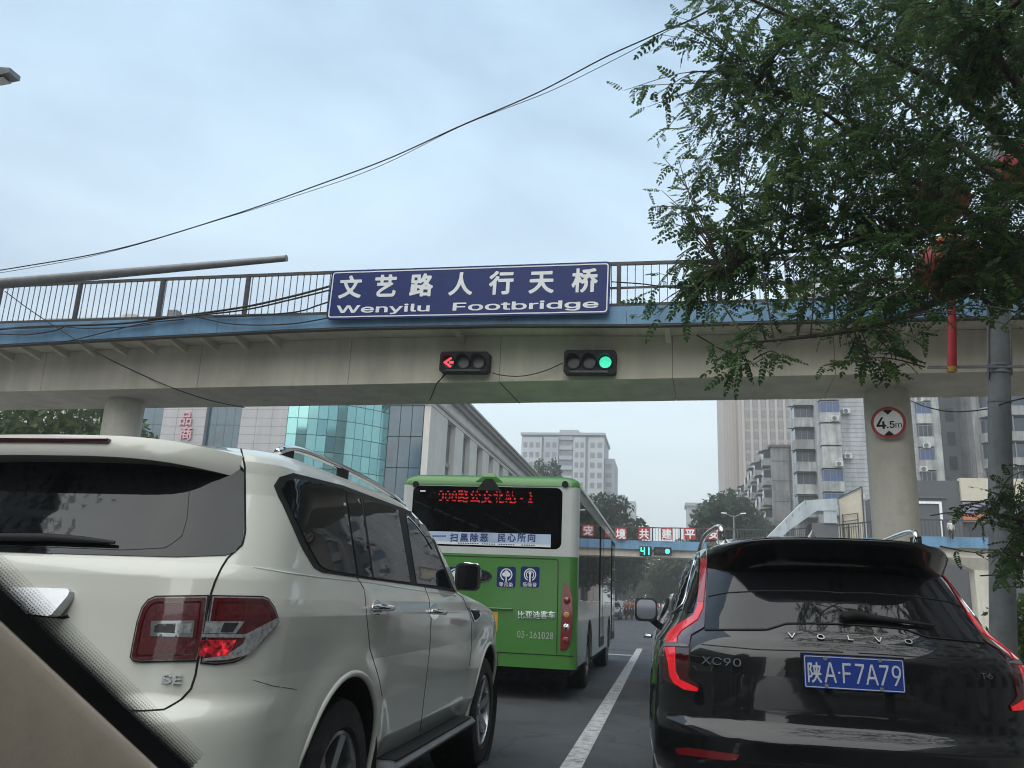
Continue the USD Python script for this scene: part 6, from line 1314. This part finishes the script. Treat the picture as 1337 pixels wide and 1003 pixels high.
for k, px in enumerate((703, 722)):
    q = at(px, 622, X=XS+1.0) if False else at(px, 622, Y=119.5)
    far_tree("roof_sapling", f"slender young tree above the bus roof, {'left' if k == 0 else 'right'} one of two before the flats tower", q[0], 121, at(px, 598, Y=121)[2], 1.3, 2.6, "leaf_mid", 700, .24, 90+k, group="two saplings above the bus", base=.5)
far_tree("street_tree", "tall narrow tree standing behind us at the left kerb, mirrored in the white car's window", -9.4, -17, 17.0, 2.7, 7.0, "leaf_mid", 5000, .3, 101, group="street trees behind the camera")

for k, (x, y, h, rx, rz, lb) in enumerate(((5.2, -12, 10, 4.2, 4.2, 'leafy tree behind us at the right kerb, nearest, mirrored in the black car'), (5.4, -24, 10.5, 4.4, 4.5, 'leafy tree behind us at the right kerb, farther back, mirrored in the black car'), (-8.8, -27, 11, 4.5, 4.8, 'leafy tree behind us at the left kerb, farther back, mirrored in the white car'))):
    far_tree('street_tree', lb, x, y, h, rx, rz, 'leaf_mid', 4200, .36, 110+k, group='street trees behind the camera', base=.2)
# --- the near tree: pinnate leaves on drooping twigs
def compound_leaf(L=.20, pairs=7, lw=.0125, ll=.040, seed=0):
    r = np.random.default_rng(seed); m = MB(); pts = []
    for k in range(9):
        t = k/8; pts.append((L*t, .012*math.sin(t*3+seed), -.05*t*t))
    P = np.array(pts); m.tube(P, np.linspace(.0014, .0006, 9), 3, cap=False)
    def leaflet(o, d, s):
        up = np.array([0, 0, 1.0]); d = d/np.linalg.norm(d); w = np.cross(up, d); w /= np.linalg.norm(w); tilt = r.normal(0, .25)
        w = w*math.cos(tilt)+up*math.sin(tilt)
        l, b = ll*s, lw*s
        v = [o, o+d*l*.35+w*b*.95-up*.002, o+d*l*.75+w*b*.72-up*.005, o+d*l-up*.009, o+d*l*.75-w*b*.72-up*.005, o+d*l*.35-w*b*.95-up*.002]
        m.add(v, [[0, 1, 5], [1, 2, 5], [2, 4, 5], [2, 3, 4]])
    for k in range(pairs):
        t = .18+.78*k/(pairs-1); o = np.array([np.interp(t, np.linspace(0, 1, 9), P[:, j]) for j in range(3)])
        s = .8+.35*math.sin(math.pi*min(1, t*1.05))
        for sd in (-1, 1):
            a = math.radians(62-14*t+r.normal(0, 5)); leaflet(o, np.array([math.cos(a), sd*math.sin(a), -.15+r.normal(0, .08)]), s)
    leaflet(P[-1], np.array([1, 0, -.25]), 1.0)
    return m
Q_ = UsdGeom.Scope.Define(stage, "/World/Looks/leaf_shapes") if False else None
def near_tree(name, label, base, trunk_pts, limbs, twigs, leafm, seed, leaf_scale=1.0, per=(9, 14)):
    """trunk and limbs as meshes, twigs as one mesh, leaves as a PointInstancer of pinnate leaves"""
    r = np.random.default_rng(seed); t = thing(name, label, "tree", base)
    obj("trunk", MB().tube(catm(trunk_pts, 5), np.linspace(.16, .085, (len(trunk_pts)-1)*5+1), 12), MT["bark"], t, smooth=True)
    limbpts = []
    for l in limbs:
        c = catm(l, 6); obj("limb", MB().tube(c, np.linspace(.055, .012, len(c)), 7), MT["bark"], t, smooth=True); limbpts.append(c)
    LP = np.vstack(limbpts); tw = MB(); pos, ori = [], []
    def quat(xax, up):
        x = xax/np.linalg.norm(xax); y = np.cross(up, x); y /= np.linalg.norm(y)+1e-9; z = np.cross(x, y)
        R = np.stack([x, y, z], 1); q = trimesh.transformations.quaternion_from_matrix(np.vstack([np.c_[R, [0, 0, 0]], [0, 0, 0, 1]])); return q
    for (p, strength) in twigs:
        i = np.argmin(((LP-p)**2).sum(1)); s = LP[i]; d = p-s; L = np.linalg.norm(d)
        if L > 1.5: s = p-d/L*1.1*(.5+.5*r.random()); d = p-s; L = np.linalg.norm(d)
        if L < .25: d = r.normal(size=3)*.4; d[2] = -abs(d[2])*.4; s = p-d; L = np.linalg.norm(d)
        mid = (s+p)/2+np.array([0, 0, .10*L])+r.normal(0, .05, 3); c = catm([s, mid, p], 5)
        tw.tube(c, np.linspace(.0075, .0022, len(c)), 4, cap=False)
        n = int(r.integers(*per)*strength)
        for k in range(max(2, n)):
            tt = .25+.75*k/max(1, n-1); o = np.array([np.interp(tt, np.linspace(0, 1, len(c)), c[:, j]) for j in range(3)])
            dirn = d/L*.45+r.normal(0, .75, 3); dirn[2] = dirn[2]*.55-.22
            u_ = np.array([0, 0, 1.0])+r.normal(0, .35, 3)
            pos.append(o); ori.append(quat(dirn, u_))
    obj("twigs", tw, MT["bark"], t, kind="stuff")
    path = t.path+"/foliage"; pi = UsdGeom.PointInstancer.Define(stage, path); tag(pi.GetPrim(), kind="stuff")
    pr = []
    for k in range(4):
        v, f = compound_leaf(.20+.02*k, 6+k % 3, seed=seed+k).arrays()
        usdkit.mesh(stage, f"{path}/leaf_{k+1:03d}" if k else f"{path}/leaf", (v, f), leafm[k % len(leafm)], False); pr.append(Sdf.Path(f"{path}/leaf_{k+1:03d}" if k else f"{path}/leaf"))
    pi.CreatePrototypesRel().SetTargets(pr); n = len(pos)
    pi.CreatePositionsAttr(Vt.Vec3fArray.FromNumpy((np.array(pos)-t.loc).astype(np.float32)))
    pi.CreateOrientationsAttr(Vt.QuathArray([Gf.Quath(float(q[0]), float(q[1]), float(q[2]), float(q[3])) for q in ori]))
    sc = (.75+.55*r.random(n))*leaf_scale; pi.CreateScalesAttr(Vt.Vec3fArray.FromNumpy(np.repeat(sc[:, None], 3, 1).astype(np.float32)))
    pi.CreateProtoIndicesAttr(Vt.IntArray.FromNumpy(r.integers(0, 4, n).astype(np.int32)))
    return n
MT["leaf_near_b"] = leafmat("leaf_near_b", (.032, .074, .028)); MT["leaf_near_c"] = leafmat("leaf_near_c", (.052, .096, .026))
LM = [MT["leaf_near"], MT["leaf_near_b"], MT["leaf_near_c"]]
# crown of the tree leaning over the road from the right
OUT = Polygon([(905, -30), (900, 20), (915, 62), (930, 85), (893, 100), (884, 135), (872, 180), (858, 232), (868, 262), (862, 285), (880, 310), (905, 322), (890, 345), (862, 360), (842, 385), (838, 408), (870, 402), (900, 408), (930, 425), (955, 440), (1000, 452), (1025, 470), (1050, 474), (1090, 462), (1150, 468), (1195, 462), (1205, 440), (1290, 425), (1400, 430), (1480, 200), (1480, -30)])
r_ = np.random.default_rng(5); tw_ = []
while len(tw_) < 900:
    px, py = r_.uniform(800, 1470), r_.uniform(-60, 480)
    if not OUT.contains(Point(px, py)): continue
    if 1195 < px < 1292 and py > 365: continue
    if 1190 < px < 1292 and 325 < py <= 365: continue
    edge = OUT.exterior.distance(Point(px, py)); Y = r_.uniform(5.6, 10.2) if px > 960 else r_.uniform(6.2, 9.0)
    dens = meshkit.fbm(np.array([[px/85., py/85., Y*.5]]), 3, 3)[0]
    keep = .22+1.1*(dens-.40)*2.4+.38*min(1, max(0, (px-930)/250))
    if py > 400: keep -= .25
    if r_.random() > keep: continue
    tw_.append((at(px, py, Y=Y), 1.0 if edge > 40 else .75))
for px, py, Y in ((815, 118, 6.4), (835, 112, 6.4), (855, 125, 6.5), (845, 140, 6.5), (862, 45, 6.2), (880, 20, 6.2), (870, 62, 6.3), (890, 35, 6.4), (905, 15, 6.4), (920, 40, 6.3), (858, 182, 6.6), (866, 205, 6.6), (850, 270, 6.8), (875, 290, 6.7), (960, 462, 5.6), (968, 478, 5.6), (953, 485, 5.6), (975, 470, 5.7), (1150, 480, 6.2), (1165, 470, 6.2), (1135, 474, 6.2), (1178, 470, 6.3), (1075, 478, 6.0), (845, 400, 6.6), (860, 412, 6.6), (833, 415, 6.5), (880, 395, 6.6), (1020, 465, 6), (1085, 440, 6), (905, 395, 6.5)):
    tw_.append((at(px, py, Y=Y), .9))
# boughs that pass overhead and out of the frame, above and behind the picture's right side
for k in range(150):
    p = np.array([r_.uniform(.8, 4.6), r_.uniform(1.0, 6.5), r_.uniform(5.3, 8.4)])
    if p[2] < 1.26+p[1]*1.0: p[2] = 1.26+p[1]*.95+r_.uniform(.3, 1.5)
    tw_.append((p, 1.0))
tb = (5.0, 8.2, .1)
limbs_ = [[(4.85, 8.1, 3.2), at(1345, 330, Y=8.0), at(1300, 300, Y=7.9), at(1230, 258, Y=7.8), at(1160, 215, Y=7.6), at(1080, 150, Y=7.4), at(990, 110, Y=7.0)],
          [(4.85, 8.1, 3.2), at(1340, 345, Y=7.8), at(1290, 312, Y=7.6), at(1240, 300, Y=7.4), at(1180, 308, Y=7.2), at(1100, 320, Y=7.0), at(1020, 330, Y=6.8), at(940, 345, Y=6.6)],
          [(4.9, 8.1, 3.6), at(1330, 200, Y=8.2), at(1240, 120, Y=8.0), at(1150, 70, Y=7.6), at(1050, 30, Y=7.2), at(960, -10, Y=6.9)],
          [(4.85, 8.1, 3.2), at(1345, 360, Y=7.4), at(1280, 372, Y=7.0), at(1220, 395, Y=6.7), at(1160, 420, Y=6.4), at(1090, 435, Y=6.1), at(1000, 445, Y=5.8)],
          [(4.9, 8.1, 3.6), at(1360, 150, Y=7), at(1300, 40, Y=6.4), (2.9, 5.0, 5.9), (1.6, 3.4, 6.3)],
          [(4.9, 8.1, 4.0), (4.4, 6.4, 5.6), (3.6, 4.6, 6.6), (2.8, 2.6, 7.0)], [(4.9, 8.1, 4.2), (4.9, 8.3, 6.0), (4.2, 8.6, 7.4), (3.0, 8.8, 8.2)], [(4.88, 8.1, 3.4), at(1335, 260, Y=8.4), at(1270, 205, Y=8.6), at(1190, 140, Y=8.8), at(1090, 60, Y=8.8)]]
nl = near_tree("locust_tree", "big dark leafy tree leaning in from the right over the footbridge", tb, [tb, (4.98, 8.2, 1.6), (4.85, 8.1, 3.2), (4.9, 8.1, 4.4), (5.0, 8.2, 6.5)], limbs_, tw_, LM, 21, .80)
# young tree at the right edge, lower down
tw2 = []
O2 = Polygon([(1345, 600), (1320, 622), (1308, 640), (1296, 655), (1284, 668), (1282, 678), (1300, 690), (1310, 715), (1304, 735), (1308, 752), (1318, 770), (1345, 780), (1420, 780), (1420, 600)])
while len(tw2) < 80:
    px, py = r_.uniform(1255, 1420), r_.uniform(600, 780)
    if O2.contains(Point(px, py)): tw2.append((at(px, py, Y=r_.uniform(8.6, 10.2)), .9))
b2_ = at(1395, 700, Y=9.4); bx = (b2_[0], 9.4, .1)
near_tree("young_tree", "young leafy tree at the right edge behind the black car", bx, [bx, (bx[0], 9.4, 1.0), (bx[0]-.03, 9.4, 2.0), (bx[0], 9.4, 2.9)], [[(bx[0], 9.4, 1.4), (bx[0]-.4, 9.3, 1.8), at(1310, 720, Y=9.2)], [(bx[0], 9.4, 1.8), (bx[0]-.3, 9.4, 2.2), at(1290, 670, Y=9.3)], [(bx[0], 9.4, 1.6), (bx[0]-.3, 9.6, 1.9), at(1320, 690, Y=9.9)]], tw2, [MT["leaf_near"], MT["leaf_near_c"]], 23, .9, (7, 11))
# clipped shrub farther back at the right edge
q = at(1322, 815, Y=16.5)
far_tree("shrub", "light green rounded shrub at the right edge below the far bridge column", q[0]+.35, 16.5, 1.75, .95, .85, "leaf_bright", 3600, .06, 55, base=.12)

# ================================================================ people
def bones(J, B, refine=.04):
    m = None
    for a, b in B:
        s = manifold3d.Manifold.sphere(J[a][1], 14).translate([*J[a][0]]); e = manifold3d.Manifold.sphere(J[b][1], 14).translate([*J[b][0]])
        h = manifold3d.Manifold.batch_hull([s, e]); m = h if m is None else m+h
    q = m.refine_to_length(refine).to_mesh(); t = trimesh.Trimesh(q.vert_properties[:, :3], q.tri_verts, process=True)
    trimesh.smoothing.filter_taubin(t, iterations=6); return t
def person(label, o, face, sit, top, low, extra=None, k=1.0):
    """face: +1 looks at the camera (-y); sit: riding posture"""
    o = np.array(o, float); f = -face
    def P(x, y, z): return o+np.array([x, y*f, z])*k
    hz = .78 if sit else .92
    J = {"pel": (P(0, 0, hz), .13), "ch": (P(0, .06 if sit else .02, hz+.36), .145), "nk": (P(0, .07 if sit else .02, hz+.55), .06), "hd": (P(0, .10 if sit else .03, hz+.70), .105), "chin": (P(0, .14 if sit else .07, hz+.63), .065)}
    B = [("pel", "ch"), ("ch", "nk"), ("nk", "hd"), ("hd", "chin")]; BL, BT = [], [("pel", "ch")]
    for s, n in ((-1, "l"), (1, "r")):
        J["sh"+n] = (P(s*.19, .05, hz+.48), .062); B += [("ch", "sh"+n)]; BT.append(("ch", "sh"+n))
        if sit: el, wr_, hp, kn, an, to = P(s*.26, .25, hz+.25), P(s*.25, .48, hz+.28), P(s*.10, .0, hz-.02), P(s*.17, .42, hz-.08), P(s*.15, .36, hz-.48), P(s*.16, .50, hz-.53)
        else: el, wr_, hp, kn, an, to = P(s*.24, -.02, hz+.20), P(s*.24, .12, hz-.02), P(s*.09, 0, hz-.02), P(s*.10, .04*s+.05, .50), P(s*.09, -.10*s, .09), P(s*.10, -.10*s+.14, .05)
        for nm, q, r in (("el", el, .046), ("wr", wr_, .034), ("hn", wr_+np.array([0, .09*f, -.02]), .032), ("hp", hp, .10), ("kn", kn, .062), ("an", an, .045), ("to", to, .042)): J[nm+n] = (q, r)
        B += [("sh"+n, "el"+n), ("el"+n, "wr"+n), ("wr"+n, "hn"+n), ("pel", "hp"+n), ("hp"+n, "kn"+n), ("kn"+n, "an"+n), ("an"+n, "to"+n)]
        BT.append(("sh"+n, "el"+n)); BL += [("pel", "hp"+n), ("hp"+n, "kn"+n), ("kn"+n, "an"+n)]
    J = {n_: (q_, r_0*k) for n_, (q_, r_0) in J.items()}
    t = thing("person", label, "person", o, group="riders coming up the road" if sit else None)
    obj("body", bones(J, B), MT["skin"], t, True)
    g = lambda d: {k_: (v[0], v[1]+d*k) for k_, v in J.items()}
    obj("shirt", bones(g(.018), BT), MT[top], t, True); obj("trousers", bones(g(.014), BL), MT[low], t, True)
    hd = J["hd"][0]; obj("hair", bones({"a": (hd+(EZ*.03-EY*f*.015)*k, .108*k), "b": (hd-EY*f*.04*k, .10*k)}, [("a", "b")]), MT[extra or "hair"], t, True)
    for s in (-1, 1): obj("eye", MB().mesh(trimesh.creation.icosphere(1, .014*k).apply_translation(hd+np.array([s*.04, .098*f, -.01])*k)), MT["matt_black"], t)
    return t
def scooter(label, x, y, face, m):
    t = thing("scooter", label, "scooter", (x, y, 0), group="scooters coming up the road"); f = -face
    P = lambda a, b, c: np.array([x+a, y+b*f, c])
    obj("body", hull([P(s*.14, b, c) for s in (-1, 1) for b, c in ((-.55, .62), (-.6, .45), (.05, .68), (.0, .35), (-.35, .30))]), MT[m], t)
    obj("front_shield", hull([P(s*w, b, c) for s in (-1, 1) for w, b, c in ((.20, .42, .35), (.17, .55, .95), (.20, .50, .36), (.15, .60, .93))]), MT[m], t)
    obj("footboard", MB().box(np.minimum(P(-.15, -.05, .28), P(.15, .5, .33)), np.maximum(P(-.15, -.05, .28), P(.15, .5, .33))), MT["matt_black"], t)
    obj("seat", hull([P(s*.13, b, c) for s in (-1, 1) for b, c in ((-.6, .70), (.05, .72), (-.55, .64), (.02, .66))]), MT["rubber"], t)
    obj("handlebar", MB().tube([P(-.33, .42, 1.02), P(0, .52, 1.0), P(.33, .42, 1.02)], .02, 6), MT["rubber"], t)
    obj("headlamp", MB().mesh(trimesh.creation.icosphere(1, .07).apply_translation(P(0, .61, .84))), MT["clear_lens"], t)
    for b in (-.45, .68): obj("wheel", MB().lathe([(.14, -.05), (.22, -.05), (.235, 0), (.22, .05), (.14, .05), (.05, .03), (.05, -.03), (.14, -.05)], P(0, b, .235), "x", 20), MT["tyre_rubber"], t, smooth=40)
    obj("fork", MB().tube([P(0, .68, .24), P(0, .52, 1.0)], .03, 6), MT["rubber"], t)
for px, py, top, low, m, lb, lb2 in ((825, 808.5, "cloth_orange", "cloth_dark", "dark_paint", "rider in an orange top coming toward us, nearest the dark car", "dark scooter under the orange-topped rider"), (818, 809.5, "cloth_brown", "cloth_dark", "tail_dark_red", "rider in a brown top close to the dark car's front", "dark red scooter under the brown-topped rider"), (835, 808.5, "cloth_dark", "cloth_brown", "dark_paint", "rider in dark clothes just left of the black car's mirror", "dark scooter just left of the black car's mirror"), (856, 807, "cloth_red", "cloth_dark", "dark_paint", "rider in a red top above the black car's mirror", "scooter hidden behind the black car's mirror")):
    q = at(px, py, Z=0); y = min(max(q[1], 60), 74); x = q[0]*y/q[1]
    scooter(lb2, x, y, 1, m); person(lb, (x, y-.0, .02), 1, True, top, low, "cloth_red" if top == "cloth_dark" else None)
q = at(1243, 699, Y=56.9)
person("small person in a white shirt and dark trousers walking along the far footbridge", (q[0], 57.0, 5.96), 1, False, "cloth_white", "cloth_dark", k=.74)

# ================================================================ the pillar of the car the picture is taken from
Pa, Pb = at(0, 811, Y=.60), at(206, 1003, Y=.75); dd = (Pb-Pa); Lp = np.linalg.norm(dd); dd /= Lp
mid = (Pa+Pb)/2; view = (mid-CAM)/np.linalg.norm(mid-CAM)
cc = -(view-dd*np.dot(view, dd)); cc /= np.linalg.norm(cc); aa = np.cross(dd, cc); aa *= np.sign(aa[0])   # across, towards the glass
T = thing("windscreen_pillar", "beige inner windscreen pillar with black dotted glass edge, close at lower left", "car interior", mid)
def along(sec, s0, s1, n=8):
    ss = np.linspace(s0, s1, n); k = len(sec); v = np.array([Pa+dd*s+aa*a+cc*c_ for s in ss for a, c_ in sec])
    f = [[i*k+j, i*k+(j+1) % k, (i+1)*k+(j+1) % k, (i+1)*k+j] for i in range(n-1) for j in range(k)]
    m = MB().add(v, f); m.f.append(np.array([[0, j+1, j] for j in range(1, k-1)])); e = (n-1)*k; m.f.append(np.array([[e, e+j, e+j+1] for j in range(1, k-1)]))
    v, f = m.arrays(); t = trimesh.Trimesh(v, f, process=False); t.fix_normals(); return t
obj("pillar_trim", along([(0, -.004), (-.003, .002), (-.010, .007), (-.030, .014), (-.07, .020), (-.12, .018), (-.16, .004), (-.16, -.05), (0, -.05)], -.55, .55), MT["trim_beige"], T, smooth=45)
fw = .0127
obj("black_band", along([(-.012, -.030), (fw*1.22, -.030), (fw*1.22, -.034), (-.012, -.034)], -.55, .55, 3), MT["frit_black"], T)
dots = MB(); pitch = .0026; hexn = 6
for row in range(9):
    rad = pitch*(.60-.054*row)
    a0 = fw*1.22+.0008+row*pitch*.86
    s = -.06+(row % 2)*pitch/2
    while s < Lp+.05:
        c0 = Pa+dd*s+aa*a0-cc*.030; g = np.arange(hexn)*2*np.pi/hexn
        v = np.vstack([c0+rad*(np.cos(g)[:, None]*dd+np.sin(g)[:, None]*aa), c0-cc*.0006+rad*(np.cos(g)[:, None]*dd+np.sin(g)[:, None]*aa)])
        dots.add(v, [[0, j, j+1] for j in range(1, hexn-1)]+[[hexn, hexn+j+1, hexn+j] for j in range(1, hexn-1)]); s += pitch
obj("frit_dots", dots, MT["frit_black"], T, kind="stuff")

# ================================================================ haze
HZ = .0015
hzm = usdkit.material(stage, "/World/Looks/haze_air", {"v": ("principled_volume", {"color": (.985, .99, .985), "density": HZ, "anisotropy": .2})}, [], volume="v.volume")
obj("haze", MB().box((-905, -905, -1.1), (905, 905, 80)), hzm, None, kind="stuff", label="thin pale haze in the air fading the far towers", cat="haze")
